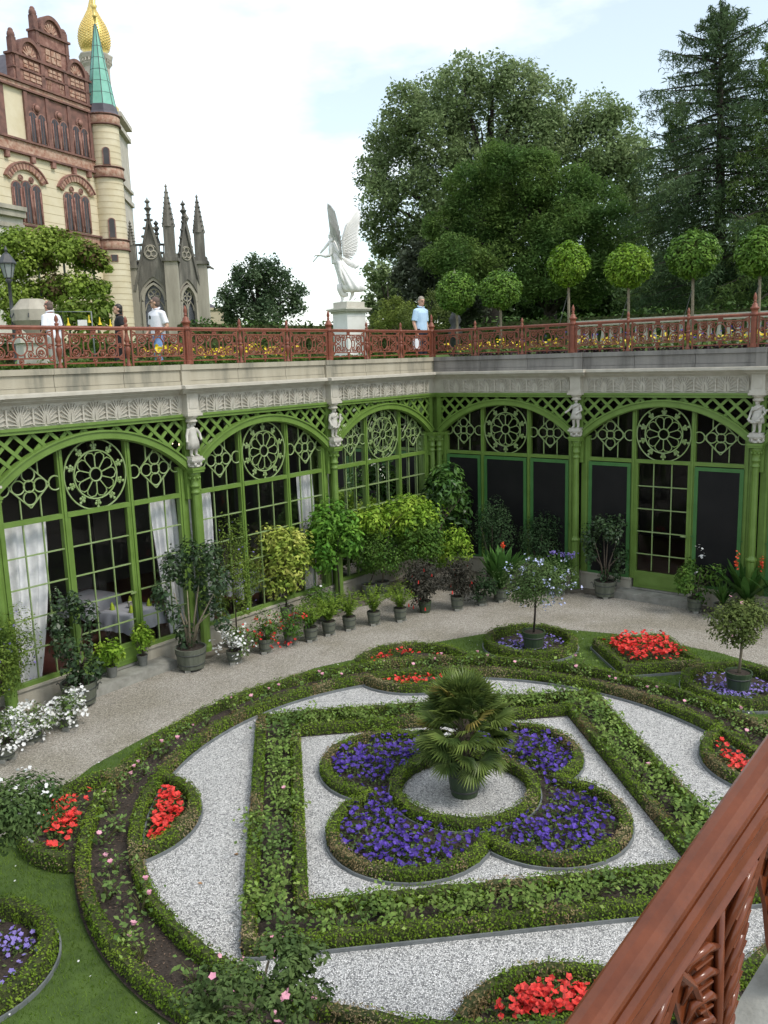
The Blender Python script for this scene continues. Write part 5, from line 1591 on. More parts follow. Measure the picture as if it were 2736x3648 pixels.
for c in (5.95, 1.93):
    for d in (-.74, 0, .74): cwin(c + d, 13.86, .62, 2.15 + (.12 if d == 0 else 0), .02)
    hd_ = MB(); pts = []
    for k in range(17):
        t = -1.05 + 2.1 * k / 16; r0, r1 = 1.35, 1.72
        pts.append(((c + r0 * math.sin(t), 15.42 + r0 * math.cos(t)), (c + r1 * math.sin(t), 15.42 + r1 * math.cos(t))))
    hd_.strip(pts, .0, .17); o = hd_.build('hood_arch', M['terra_pale'], castle)
    h2 = MB()
    for k in range(13):
        t = -.98 + 1.96 * k / 12
        h2.bar((c + 1.38 * math.sin(t), .18, 15.42 + 1.38 * math.cos(t)), (c + 1.68 * math.sin(t), .18, 15.42 + 1.68 * math.cos(t)), .09, .04, up=(0, 1, 0))
    h2.strip([((c + 1.72 * math.sin(-1.08 + 2.16 * k / 16), 15.42 + 1.72 * math.cos(-1.08 + 2.16 * k / 16)), (c + 1.80 * math.sin(-1.08 + 2.16 * k / 16), 15.42 + 1.80 * math.cos(-1.08 + 2.16 * k / 16))) for k in range(17)], .0, .24)
    h2.build('voussoirs', M['terra'], o)
    m_ = MB()
    for d in (-.4, .4): m_.ring((c + d, .08, 16.28), .15, .04, n=12); m_.sph((c + d, .06, 16.28), (.1, .06, .1), 8, 5)
    m_.build('roundel', M['terra'], castle)
# stepped gable
def gbl(nm, s0, s1, z0, z1, m, y0=-.5, y1=.02):
    g = MB(); B_(g, s0, s1, z0, z1, y0, y1); return g.build(nm, m, castle)
gbl('gable_tier', -.05, 6.0, 21.63, 23.0, M['terra'])
gbl('gable_tier', 1.5, 4.15, 23.12, 24.75, M['terra'])
m_ = MB(); B_(m_, -.2, 6.15, 23.0, 23.12, -.5, .16); B_(m_, 1.4, 4.25, 24.75, 24.87, -.5, .16); B_(m_, -.1, 6.05, 22.3, 22.38, -.4, .10); B_(m_, 1.5, 4.2, 24.05, 24.12, -.4, .1)
m_.build_pieces('gable_cornice', M['terra_dark'], castle)
for c, z, r_ in ((4.72, 23.12, .86), (1.02, 23.12, .80), (2.85, 24.87, .86)):
    g = MB(); g.prism([(c + r_ * math.cos(PI * k / 16), z + r_ * 1.12 * math.sin(PI * k / 16)) for k in range(17)], -.4, .0); o = g.build('gable_lunette', M['terra'], castle)
    g = MB(); g.strip([((c + r_ * .82 * math.cos(PI * k / 16), z + r_ * .92 * math.sin(PI * k / 16)), (c + r_ * 1.06 * math.cos(PI * k / 16), z + r_ * 1.18 * math.sin(PI * k / 16))) for k in range(17)], -.4, .16); g.build('lunette_rim', M['terra_dark'], o)
    g = MB()
    for k in range(1, 8):
        t = PI * k / 8; g.bar((c + .12 * math.cos(t), .02, z + .12 * math.sin(t)), (c + r_ * .6 * math.cos(t), .02, z + r_ * .7 * math.sin(t)), .10, .05, up=(0, 1, 0))
    g.build('shell', M['terra_pale'], o)
for s_, z, h in ((5.80, 23.12, 1.15), (-.02, 23.12, .55), (3.98, 24.87, 1.1), (1.66, 24.87, .65)):
    g = MB(); g.box(s_ - .17, -.35, z, s_ + .17, .02, z + h * .7); g.sph((s_, -.16, z + h * .8), (.24, .2, h * .25), 8, 6); g.sph((s_, -.16, z + h), (.16, .14, h * .13), 8, 5)
    g.build('gable_finial', M['terra_dark'], castle)
m_ = MB()
for s0, s1, z0, z1 in ((3.95, 5.35, 21.8, 22.25), (.35, 1.75, 21.75, 22.2), (2.2, 3.5, 23.25, 24.0), (4.1, 5.3, 22.45, 22.9), (2.3, 3.4, 22.45, 22.9), (.4, 1.6, 22.45, 22.9), (2.2, 2.55, 21.7, 22.25), (3.2, 3.55, 21.7, 22.25)):
    for k in range(3):
        a = s0 + (s1 - s0) * k / 3 + .04; b = s0 + (s1 - s0) * (k + 1) / 3 - .04
        for j in range(2):
            za, zb = z0 + (z1 - z0) * j / 2 + .03, z0 + (z1 - z0) * (j + 1) / 2 - .03
            m_.box(a, .02, za, b, .07, zb)
m_.build_pieces('gable_panel', M['terra_pale'], castle)
m_ = MB()
for s_ in (5.75, 3.85, 2.0, .2): m_.box(s_ - .14, .02, 21.63, s_ + .14, .10, 23.0)
for s_ in (4.0, 1.65): m_.box(s_ - .12, .02, 23.12, s_ + .12, .10, 24.75)
m_.build_pieces('gable_pilaster', M['terra_dark'], castle)
m_ = MB(); m_.add([(6.05, -.4, 21.6), (16, -.4, 21.6), (16, -4, 25.2), (6.05, -4, 25.2), (6.05, -9, 21.6), (16, -9, 21.6)], [(0, 1, 2, 3), (3, 2, 5, 4)]); m_.add([(.2, -.5, 21.6), (.2, -9, 21.6), (2.9, -9, 24.4), (2.9, -.5, 24.4), (5.6, -9, 21.6), (5.6, -.5, 21.6)], [(0, 1, 2, 3), (3, 2, 4, 5)])
m_.build('roof', M['lead'], castle)
# turret: local position of its axis
d_ = np.array([-12.61 - CA[0], 49.64 - CA[1]]); c240, s240 = math.cos(rad(240)), math.sin(rad(240))
TX, TY = d_[0] * c240 + d_[1] * s240, -d_[0] * s240 + d_[1] * c240
m_ = MB(); m_.lathe([(.96, G0 - .3), (.93, 20.55)], 28, (TX, TY, 0)); tur = m_.build('turret', M['yellow_wall'], castle)
m_ = MB()
for z in np.arange(5.6, 20.5, .38):
    if 12.8 < z < 13.7 or 17.3 < z < 18.0: continue
    m_.lathe([(.964, z), (.966, z + .01), (.964, z + .018)], 28, (TX, TY, 0))
m_.build('turret_courses', M['joint'], tur)
m_ = MB()
for z0, z1 in ((12.95, 13.5), (17.38, 17.95), (20.55, 21.1), (6.2, 6.9)): m_.lathe([(.97, z0), (1.02, z0 + .05), (1.02, z1 - .05), (.97, z1)], 28, (TX, TY, 0))
m_.build_pieces('turret_band', M['terra_pale'], tur)
m_ = MB()
for z in (12.88, 13.5, 17.32, 17.95, 20.5, 21.1): m_.lathe([(.95, z), (1.09, z + .03), (1.09, z + .09), (.95, z + .11)], 28, (TX, TY, 0))
m_.build_pieces('turret_cornice', M['terra_dark'], tur)
m_ = MB(); m_.lathe([(1.10, 21.18), (.98, 21.35), (.90, 21.75), (.84, 21.8)], 8, (TX, TY, 0), False); m_.build('spire_skirt', M['lead'], tur)
m_ = MB(); m_.lathe([(.86, 21.78), (.60, 23.4), (.34, 25.0), (.07, 26.6), (.05, 26.75)], 8, (TX, TY, 0), False); sp_ = m_.build('spire', M['copper_green'], tur)
m_ = MB()
for k in range(8):
    a = 2 * PI * k / 8; m_.tube([(TX + .86 * math.cos(a), TY + .86 * math.sin(a), 21.8), (TX + .07 * math.cos(a), TY + .07 * math.sin(a), 26.6)], .022, 4)
for z, r_ in ((22.5, .75), (23.2, .635), (23.9, .525), (24.6, .41), (25.3, .295)): m_.ring((TX, TY, z), r_, .012, 'z', 8, 4)
m_.build('spire_seams', M['lead'], sp_)
m_ = MB(); m_.lathe([(.07, 26.6), (.09, 27.0), (.17, 27.05), (.10, 27.15), (.14, 27.5), (.22, 27.65), (.12, 27.75), (.16, 28.2), (.10, 28.5), (.2, 28.7), (.05, 28.9), (0, 29.6)], 10, (TX, TY, 0)); m_.build('spire_finial', M['gold'], tur)
va = math.atan2(CAM[1] - 49.64, CAM[0] + 12.61) - rad(240)
for z, h in ((18.12, 1.0), (13.68, 1.15), (12.2, .4), (8.4, .9)):
    a = va + .02
    f = MB(); pl = arched(.34, h) if h > .5 else [(-.17, 0), (.17, 0), (.17, h), (-.17, h)]
    R3 = Matrix.Translation((TX, TY, z)) @ Matrix.Rotation(a - PI / 2, 4, 'Z')
    f.prism([(x * 1.35, zz * 1.06 - .03) for x, zz in pl], .88, .985); f.xf(R3); o = f.build('window', M['terra'], tur)
    g = MB(); g.prism(pl, .986, .992); g.xf(R3); g.build('pane', M['dark_glass'], o)
# gilded onion tower behind
dm = empty('onion_dome_tower', (-15.3, 63.9, 0), 0, 'slim stone tower capped by a gilded onion dome behind the copper spire', 'tower')
m_ = MB(); m_.lathe([(1.0, 15), (1.0, 28.4), (1.12, 28.6)], 8, smooth=False); m_.build('shaft', M['grey_cream'], dm)
m_ = MB(); m_.lathe([(1.05, 28.5), (1.12, 28.65), (1.12, 28.9), (1.22, 29.0), (1.30, 29.25), (1.30, 29.33), (.9, 29.36)], 8, smooth=False)
for k in range(24):
    a = 2 * PI * k / 24; m_.box(1.15 * math.cos(a) - .05, 1.15 * math.sin(a) - .05, 28.75, 1.15 * math.cos(a) + .05, 1.15 * math.sin(a) + .05, 28.95)
m_.build('gallery', M['grey_cream'], dm)
prof = [(.95, 29.36), (.92, 29.6), (1.05, 29.8), (1.17, 30.2), (1.20, 30.6), (1.12, 31.1), (.92, 31.6), (.68, 32.0), (.45, 32.45), (.28, 32.9), (.16, 33.3), (.10, 33.7), (.16, 33.8), (.05, 33.95), (0, 34.8)]
m_ = MB(); m_.lathe(prof, 20); o = m_.build('onion_dome', M['gold'], dm)
m_ = MB()
for i in range(1, 30):
    z = 29.7 + i * .095; r_ = np.interp(z, [p[1] for p in prof], [p[0] for p in prof]); n = 20
    for k in range(n):
        a = 2 * PI * (k + .5 * (i % 2)) / n; s_ = .30 * r_
        m_.sph((r_ * math.cos(a), r_ * math.sin(a), z), (.055 * s_ * 3, .055 * s_ * 3, .06), 5, 3)
m_.build('dome_scales', M['gold'], o)
# cream side front behind the turret
sf = empty('castle_side_front', (-12.2, 54, 0), 0, 'narrow cream stone castle front just right of the turret', 'building')
m_ = MB(); m_.box(-3, 0, G0 - .3, -.28, 4, 22.6); m_.build('wall', M['grey_cream'], sf)
m_ = MB(); m_.box(-3, -.2, 21.5, .0, 4, 21.8); m_.box(-3, -.3, 22.3, .12, 4, 22.6); m_.box(-3, -.1, 17.0, -.12, 4, 17.3); m_.box(-3, -.12, 17.9, -.1, 4, 18.1); m_.box(-3, -.05, 10, -.2, 4, 10.3); m_.build('cornice', M['grey_cream'], sf)
m_ = MB(); m_.lathe([(.9, 22.6), (.85, 23.0), (.45, 23.4), (.0, 23.6)], 12, (-1.0, .5, 0)); m_.build('roof', M['gold'], sf)
m_ = MB()
for k in range(14): m_.sph((-.25, -.05, 13.4 + k * .24), (.12, .12, .14), 6, 4)
m_.build('carved_leaves', M['grey_cream'], sf)
# dormer turret behind the gable
m_ = empty('dormer_turret', (-15.55, 54, 0), 0, 'small stone dormer peeping over the right shoulder of the gable', 'dormer')
q = MB(); q.box(-.45, -.4, 21, .45, .4, 25.0); q.build('wall', M['grey_cream'], m_)
q = MB(); q.lathe([(.6, 25.0), (.62, 25.2), (.35, 25.7), (.1, 26.1), (.16, 26.3), (0, 26.7)], 8); q.build('roof', M['grey_cream'], m_)

# ---------------------------------------------------------------- gothic chapel
M['gothic'] = mat('soot_grey_sandstone', (0.085, 0.080, 0.07), .9, (0.25, 0.235, 0.20), 1.8, bump=.6, bscale=16, detail=8, streak=True, col3=(0.15, 0.14, 0.12))
M['gothic_pale'] = mat('cleaner_sandstone', (0.27, 0.245, 0.20), .9, (0.45, 0.415, 0.34), 1.5, bump=.3, bscale=14, detail=7, streak=True)
M['lattice_glass'] = mat('leaded_glass', (0.03, 0.032, 0.04), .3, (0.14, 0.145, 0.165), 16, detail=2)
chap = empty('gothic_chapel', (-9.25, 51.6, 0), 0, 'sooty gothic chapel bay with crocketed pinnacles and pointed windows', 'chapel')
ZG = 12.6
def pointed(w_, h, zs, n=10):
    p = []; R_ = w_ * .95
    for k in range(n + 1):
        t = k / n; x = -w_ / 2 + w_ / 2 * t
        z = zs + math.sqrt(max(0, R_ ** 2 - (x + w_ / 2 - R_) ** 2)) if True else 0
        p.append((x, z))
    return p + [(-x, z) for x, z in reversed(p[:-1])]
def chapel_face(p0, p1, nm):
    "one bay between two buttresses: wall, steep gable, traceried window"
    p0 = np.array(p0, float); p1 = np.array(p1, float); L_ = np.linalg.norm(p1 - p0); a = math.atan2(p1[1] - p0[1], p1[0] - p0[0])
    X = Matrix.Translation((*(p0 + p1) / 2, 0)) @ Matrix.Rotation(a, 4, 'Z')
    hw = L_ / 2; ww = L_ * .56; zs = 9.8
    def bl(mb, nm_, m, par): mb.xf(X); return mb.build(nm_, m, par)
    pw = pointed(ww + .34, 0, zs)
    mb = MB(); pts = [(-hw, G0 - .3)] + [(-hw, ZG - .4), (hw, ZG - .4), (hw, G0 - .3)]
    # wall as strips left, right and above the pointed opening
    mb.box(-hw, 0, G0 - .3, -ww / 2 - .17, .5, ZG - .4); mb.box(ww / 2 + .17, 0, G0 - .3, hw, .5, ZG - .4)
    top = [(x, max(z, zs)) for x, z in pw]
    mb.strip([(t, (t[0], max(ZG - .4, t[1] + .02))) for t in top], 0, .5)
    wall = bl(mb, 'bay_wall', M['gothic_pale'], chap)
    gb = MB(); gp = pointed(ww + .62, 0, zs)
    zt = 15.2
    lg = lambda x: zt - (zt - 10.6) * abs(x) / hw
    gb.strip([((x, z), (x, max(lg(x), z + .05))) for x, z in gp], -.10, -.004)
    bl(gb, 'gable', M['gothic'], wall)
    e = MB()
    for s_ in (-1, 1):
        e.bar((s_ * hw * 1.02, -.12, 10.5), (0, -.12, zt + .05), .16, .24, up=(0, 1, 0))
        for k in range(9):
            t = (k + .5) / 9; x = s_ * hw * (1 - t); e.sph((x + s_ * .10, -.12, 10.5 + (zt - 10.4) * t + .10), (.14, .10, .10), 6, 4)
    e.lathe([(.10, zt - .1), (.13, zt + .25), (.20, zt + .28), (.09, zt + .36), (.12, zt + .5), (.26, zt + .68), (.10, zt + .8), (.08, zt + 1.0), (.2, zt + 1.1), (.06, zt + 1.25), (.0, zt + 1.4)], 6, (0, -.1, 0), False)
    bl(e, 'crockets', M['gothic'], wall)
    t3 = MB()
    for k in range(3):
        a3 = PI / 2 + k * 2.094; t3.ring((.20 * math.cos(a3), -.13, 13.05 + .20 * math.sin(a3)), .19, .045, n=14)
    t3.ring((0, -.13, 13.05), .45, .04, n=18)
    bl(t3, 'trefoil', M['gothic_pale'], wall)
    fr = MB(); fr.strip([((x * .98, z - .01), (x * 1.25, z + .14)) for x, z in pointed(ww, 0, zs)], -.14, .1)
    fr.box(-ww / 2 * 1.25, -.14, G0, -ww / 2 * .98, .1, zs); fr.box(ww / 2 * .98, -.14, G0, ww / 2 * 1.25, .1, zs)
    fr.ring((0, .12, zs + .45), .40, .05, n=18)
    for k in range(5):
        a5 = PI / 2 + k * 1.2566; fr.ring((.22 * math.cos(a5), .12, zs + .45 + .22 * math.sin(a5)), .16, .03, n=10)
    for s_ in (-1, 1):
        fr.tube([(s_ * ww / 2 * .98, .12, zs - .6), (s_ * ww * .40, .12, zs - .2), (s_ * ww * .25, .12, zs + .05), (s_ * ww * .1, .12, zs - .2), (0, .12, zs - .6)], .05, 5)
    fr.box(-.05, .08, G0, .05, .16, zs)
    fo = bl(fr, 'window', M['gothic_pale'], chap)
    gl = MB(); gl.prism([(-ww / 2 - .12, G0)] + [(x, z) for x, z in pointed(ww + .24, 0, zs)] + [(ww / 2 + .12, G0)], .20, .24); bl(gl, 'pane', M['lattice_glass'], fo)
chapel_face((-2.45, -.15), (-.05, .0), 'a'); chapel_face((.15, .15), (1.65, 1.75), 'b')
def pinnacle(x, y, zb, zt, w_, m='gothic'):
    mb = MB(); h = zt - zb
    mb.box(x - w_ / 2, y - w_ / 2, G0 - .3, x + w_ / 2, y + w_ / 2, zb - .5)
    o = mb.build('buttress', M['gothic_pale'], chap)
    p = MB(); q = w_ / 2
    p.box(x - q * 1.35, y - q * 1.35, zb - .5, x + q * 1.35, y + q * 1.35, zb - .28); p.box(x - q * 1.1, y - q * 1.1, zb - .28, x + q * 1.1, y + q * 1.1, zb); p.box(x - q * .8, y - q * .8, zb, x + q * .8, y + q * .8, zb + h * .42)
    p.lathe([(q * 1.05, zb + h * .40), (q * .95, zb + h * .46), (.05, zt - .1), (.10, zt - .05), (0, zt + .15)], 8, (x, y, 0), False)
    for k in range(7):
        t = k / 7; z = zb + h * (.44 + .54 * t); r_ = q * 1.05 * (1 - t) + .05
        for j in range(4):
            a = j * PI / 2 + PI / 4; p.sph((x + r_ * math.cos(a), y + r_ * math.sin(a), z), (.075, .075, .06), 5, 3)
    p.build('pinnacle', M[m], o)
pinnacle(.05, -.25, 12.9, 17.3, .84); pinnacle(1.85, 1.9, 12.9, 17.0, .84); pinnacle(-2.5, -.1, 12.5, 15.0, .5)
m_ = MB(); m_.add([(-3.4, .55, G0), (.1, .55, G0), (1.5, 2.0, G0), (1.5, 6, G0), (-3.4, 6, G0), (-3.4, .55, 12.4), (.1, .55, 12.4), (1.5, 2.0, 12.4), (1.5, 6, 12.4), (-3.4, 6, 12.4)], [(0, 1, 6, 5), (1, 2, 7, 6), (2, 3, 8, 7), (3, 4, 9, 8), (4, 0, 5, 9), (5, 6, 7, 8, 9)]); m_.build('chapel_body', M['gothic'], chap)
m_ = MB(); m_.box(-3.4, .35, 13.55, .2, .5, 13.68); m_.box(-3.4, .35, 12.3, .2, .5, 12.45)
for k in range(14): m_.box(-3.35 + k * .26, .38, 12.45, -3.29 + k * .26, .46, 13.55)
m_.build('parapet', M['gothic'], chap)
m_ = MB(); m_.lathe([(.25, 13.6), (.12, 14.0), (.07, 14.2), (.2, 14.3), (.08, 14.45), (.22, 14.7), (.07, 14.85), (.18, 15.0), (0, 15.2)], 6, (-.85, .4, 0), False); m_.lathe([(.25, 13.6), (.3, 14.3), (.12, 15.2), (.28, 15.5), (.1, 15.8), (0, 16.3)], 6, (1.0, 1.6, 0), False); m_.build('finial', M['gothic'], chap)
m_ = MB(); m_.tube([(2.1, 1.7, 12.2), (2.5, 1.6, 12.2), (2.75, 1.55, 12.05)], [.12, .1, .06], 6); m_.build('gargoyle', M['gothic'], chap)
pv = empty('garden_pavilion', tuple(at(462, 700, 80) * [1, 1, 0] + [0, 0, G0]), .2, 'low cream pavilion with grey dome and gilt knob beyond the chapel', 'pavilion')
ht = at(462, 668, 80)[2] - G0
m_ = MB(); m_.box(-1.7, -1.5, -.3, 1.2, 1.5, ht); m_.box(-1.8, -1.6, ht - .16, 1.3, 1.6, ht + .04); m_.box(-1.78, -1.58, ht * .62, 1.28, 1.58, ht * .62 + .12); m_.build('wall', M['yellow_wall'], pv)
m_ = MB(); m_.lathe([(1.2, ht), (1.05, ht + .3), (.6, ht + .55), (0, ht + .65)], 14, (-.9, 0, 0)); m_.build('dome', M['lead'], pv)
m_ = MB(); m_.lathe([(.15, ht + .6), (.1, ht + .9), (.25, ht + 1.0), (.1, ht + 1.2), (.2, ht + 1.35), (0, ht + 1.5)], 8, (-1.0, 0, 0)); m_.build('knob', M['gold'], pv)
# grey stone porch at the left edge
c = at(-84, 470, 46)
po = empty('stone_porch', (c[0], c[1], G0), rad(-30), 'grey stone balcony porch cut by the left edge above the vines', 'porch')
zt = at(20, 437, 46)[2] - G0
m_ = MB(); m_.box(-4, 0, 0, .75, 3, zt - .5); m_.build('wall', M['pale_stone'], po)
m_ = MB(); m_.box(-4, -.15, zt - 1.0, .85, 3, zt - .8); m_.box(-4, -.25, zt - .5, 1.0, 3, zt - .2); m_.box(-4, -.35, zt - .2, 1.1, 3, zt); m_.build('cornice', M['gothic_pale'], po)

# ---------------------------------------------------------------- vine trellis, lamps, pedestal stone
vt = empty('vine_pergola', (*at(130, 700, 34)[:2], G0), 0, 'pergola overgrown with light green vine before the castle', 'pergola')
LM['vine'] = leafmat('light_green_vine_leaf', (0.14, 0.22, 0.03), (0.34, 0.43, 0.09), (0.23, 0.32, 0.05), trans=.4, nscale=1.0)
LM['rust'] = leafmat('brownish_vine_leaf', (0.10, 0.06, 0.03), (0.19, 0.14, 0.06), trans=.2)
g = np.array(vt.location)
VB = [(20, 530, 30), (60, 515, 28), (105, 510, 26), (10, 590, 34), (50, 570, 34), (95, 560, 32), (140, 545, 26), (170, 560, 26), (205, 570, 22), (235, 580, 10), (130, 520, 28), (160, 530, 28), (190, 545, 26), (215, 560, 22), (30, 515, 28), (80, 530, 30), (20, 640, 34), (65, 625, 34), (120, 620, 34), (170, 615, 34), (205, 625, 28), (225, 660, 18), (228, 620, 16), (30, 680, 26), (90, 670, 30), (150, 665, 30), (190, 675, 26)]
bl_ = [(*(at(x, y, 34 + RNG.uniform(-.8, .8)) - g), r * pxm(34), r * pxm(34) * .9) for x, y, r in VB]
P, d = blob_points(17000, bl_, .1); kp = P[:, 2] < 5.3; P = P[kp]; d = d[kp]; leafmesh('vine', P, .13, LM['vine'], vt, .75, d, .3)
P, d = blob_points(1600, [bl_[i] for i in (10, 12, 13, 18, 5)], .4); leafmesh('brown_leaves', P, .14, LM['rust'], vt, .7, d)
M['pole'] = mat('grey_green_post', (0.09, 0.11, 0.085), .7)
for x, y0 in ((212, 570), (193, 560), (150, 560), (95, 530), (40, 520)):
    a = at(x, 700, 34) - g; a[2] = 0; b = at(x, y0, 34) - g; b[:2] = a[:2]
    mb = MB(); mb.tube([tuple(a), tuple(b)], .045, 6); mb.build('post', M['pole'], vt)
M['lamp_iron'] = mat('dark_lamp_iron', (0.025, 0.028, 0.03), .5, (0.05, 0.052, 0.055), 8)
M['lamp_glass'] = mat('grey_lamp_glass', (0.30, 0.32, 0.32), .2)
def lantern(x, ytop, ybot, dist, label, yneck):
    c = at(x, ybot, dist); zt = at(x, ytop, dist)[2] - G0; zn = at(x, yneck, dist)[2] - G0
    r = empty('street_lamp', (c[0], c[1], G0), .4, label, 'lamp')
    h = zt - zn
    m_ = MB(); m_.lathe([(.16, 0), (.16, .3), (.09, .4), (.11, .7), (.06, .9), (.05, zn * .6), (.09, zn * .62), (.05, zn * .65), (.045, zn - .15), (.10, zn - .08), (.05, zn)], 10); m_.build('pole', M['lamp_iron'], r)
    m_ = MB(); m_.lathe([(.11, zn), (.20, zn + h * .42)], 6, smooth=False); m_.build('lamp_glass', M['lamp_glass'], r)
    m_ = MB(); m_.lathe([(.25, zn + h * .42), (.25, zn + h * .46), (.10, zn + h * .72), (.03, zn + h * .78), (.05, zn + h * .86), (.0, zn + h)], 6, smooth=False)
    for k in range(6):
        a = PI / 3 * k; m_.tube([(.11 * math.cos(a), .11 * math.sin(a), zn), (.205 * math.cos(a), .205 * math.sin(a), zn + h * .43)], .014, 4)
    m_.build('lamp_shade', M['lamp_iron'], r)
lantern(29, 530, 700, 27, 'dark lantern on a fluted pole in front of the vines', 600)
c = at(983, 705, 26.6); r = empty('street_lamp', (c[0], c[1], G0), .2, 'pale roofed lantern mostly hidden behind a ball tree', 'lamp')
zt = at(981, 580, 26.6)[2] - G0; z7 = at(983, 670, 26.6)[2] - G0
m_ = MB(); m_.lathe([(.16, 0), (.16, z7 - .75), (.22, z7 - .7), (.22, z7 - .6), (.12, z7 - .45), (.20, z7 - .3), (.12, z7 - .12), (.05, z7), (.04, zt - .8)], 12); m_.build('pole', M['lamp_iron'], r)
m_ = MB(); m_.lathe([(.10, zt - .8), (.18, zt - .42)], 6, smooth=False); m_.build('lamp_glass', M['lamp_glass'], r)
m_ = MB(); m_.lathe([(.24, zt - .42), (.10, zt - .16), (.03, zt - .1), (0, zt)], 6, smooth=False); m_.build('lamp_shade', M['gothic_pale'], r)
# faceted stone sundial on a pedestal
c = at(73, 700, 21.5); sdl = empty('sundial_stone', (c[0], c[1], G0), .5, 'faceted grey stone sundial block on a white pedestal behind the left railing', 'sundial')
k = pxm(21.5); z1 = at(73, 672, 21.5)[2] - G0; z0 = at(73, 735, 21.5)[2] - G0
m_ = MB(); s_ = 36 * k
m_.lathe([(s_ * .2, z1 - .58), (s_ * 1.10, z1 - .22), (s_ * 1.12, z1 + .02), (s_ * .6, z1 + .26), (0, z1 + .262)], 8, smooth=False, a0=.39, a1=.39 + 2 * PI); m_.build('faceted_block', M['gothic_pale'], sdl)
m_ = MB()
for a in (-2.0, -1.2, -2.9): m_.bar((s_ * 1.05 * math.cos(a), s_ * 1.05 * math.sin(a), z1 - .05), (s_ * 1.2 * math.cos(a), s_ * 1.2 * math.sin(a), z1 - .16), .02, .02)
m_.build('gnomon', M['lamp_iron'], sdl)
m_ = MB(); m_.box(-.36, -.36, 0, .36, .36, z1 - .72); m_.box(-.42, -.42, z1 - .72, .42, .42, z1 - .60); m_.build('pedestal', M['pale_stone'], sdl)
fg = empty('site_fence', (*at(190, 700, 23)[:2], G0), .3, 'thin galvanised frame with a small white notice beside the sundial', 'fence')
m_ = MB(); m_.tube([(-1.0, 0, 0), (-1.0, 0, 1.62), (.1, 0, 1.62), (.1, 0, 0)], .02, 6); m_.build('frame', M['kerb'], fg)
m_ = MB(); m_.box(-.24, -.03, 1.28, -.02, -.02, 1.42); m_.build('notice', M['white_fl'], fg)
c = at(192, 690, 25); tp = empty('angels_trumpet', (c[0], c[1], G0), 0, 'angel trumpet bush with hanging yellow flowers near the woman in black', 'shrub')
P, d = blob_points(420, [(-.4, 0, 1.75, .45), (.3, 0, 1.8, .45), (0, 0, 1.3, .6)], .4); leafmesh('foliage', P, .26, LM['wispy'], tp, .45, d, .2, 1.0)
m_ = MB()
for k in range(6):
    x = -.7 + k * .27; z = 1.62 - .06 * (k % 3); m_.lathe([(.015, 0), (.02, -.12), (.06, -.20)], 7, (x, -.5, z))
m_.build('flowers', M['yellow_fl'], tp)
# ---------------------------------------------------------------- statues and people
def remesh(o, vox, smooth=2):
    r = o.modifiers.new('fuse', 'REMESH'); r.mode = 'VOXEL'; r.voxel_size = vox; r.use_smooth_shade = True
    if smooth:
        s = o.modifiers.new('soften', 'SMOOTH'); s.iterations = smooth; s.factor = .5
    return o
def loft(mb, secs, n=20, fold=0, nf=9):
    "secs: (cx, cy, cz, rx, ry[, fold depth])"
    vs = []; fs = []
    for i, s in enumerate(secs):
        fd = s[5] if len(s) > 5 else 0
        for k in range(n):
            a = 2 * PI * k / n
            m = 1 + fd * math.sin(nf * a + i * .25)
            vs.append((s[0] + s[3] * m * math.cos(a), s[1] + s[4] * m * math.sin(a), s[2]))
    for i in range(len(secs) - 1):
        for k in range(n):
            k2 = (k + 1) % n; fs.append((i * n + k, i * n + k2, (i + 1) * n + k2, (i + 1) * n + k))
    fs.append(tuple(reversed(range(n)))); fs.append(tuple((len(secs) - 1) * n + k for k in range(n)))
    mb.add(vs, fs, True)
def hand(mb, w_, d, side, s=1.0):
    "palm, four bent fingers and a thumb from the wrist w_ along direction d"
    w_ = Vector(w_); d = Vector(d).normalized(); a = Vector(side).normalized(); u = d.cross(a)
    mb.tube([w_, w_ + d * .05 * s, w_ + d * .09 * s], [.024 * s, .034 * s, .030 * s], 8)
    for i, l in enumerate((.070, .080, .074, .058)):
        b = w_ + d * .085 * s + a * (-.027 + .018 * i) * s
        mb.tube([b, b + (d * .6 + u * .25) * l * s, b + (d * .85 + u * .75) * l * s], [.009 * s, .008 * s, .006 * s], 5)
    b = w_ + d * .03 * s - a * .03 * s
    mb.tube([b, b + (d * .035 - a * .02 + u * .01) * s, b + (d * .062 - a * .018 + u * .02) * s], [.010 * s, .009 * s, .007 * s], 5)
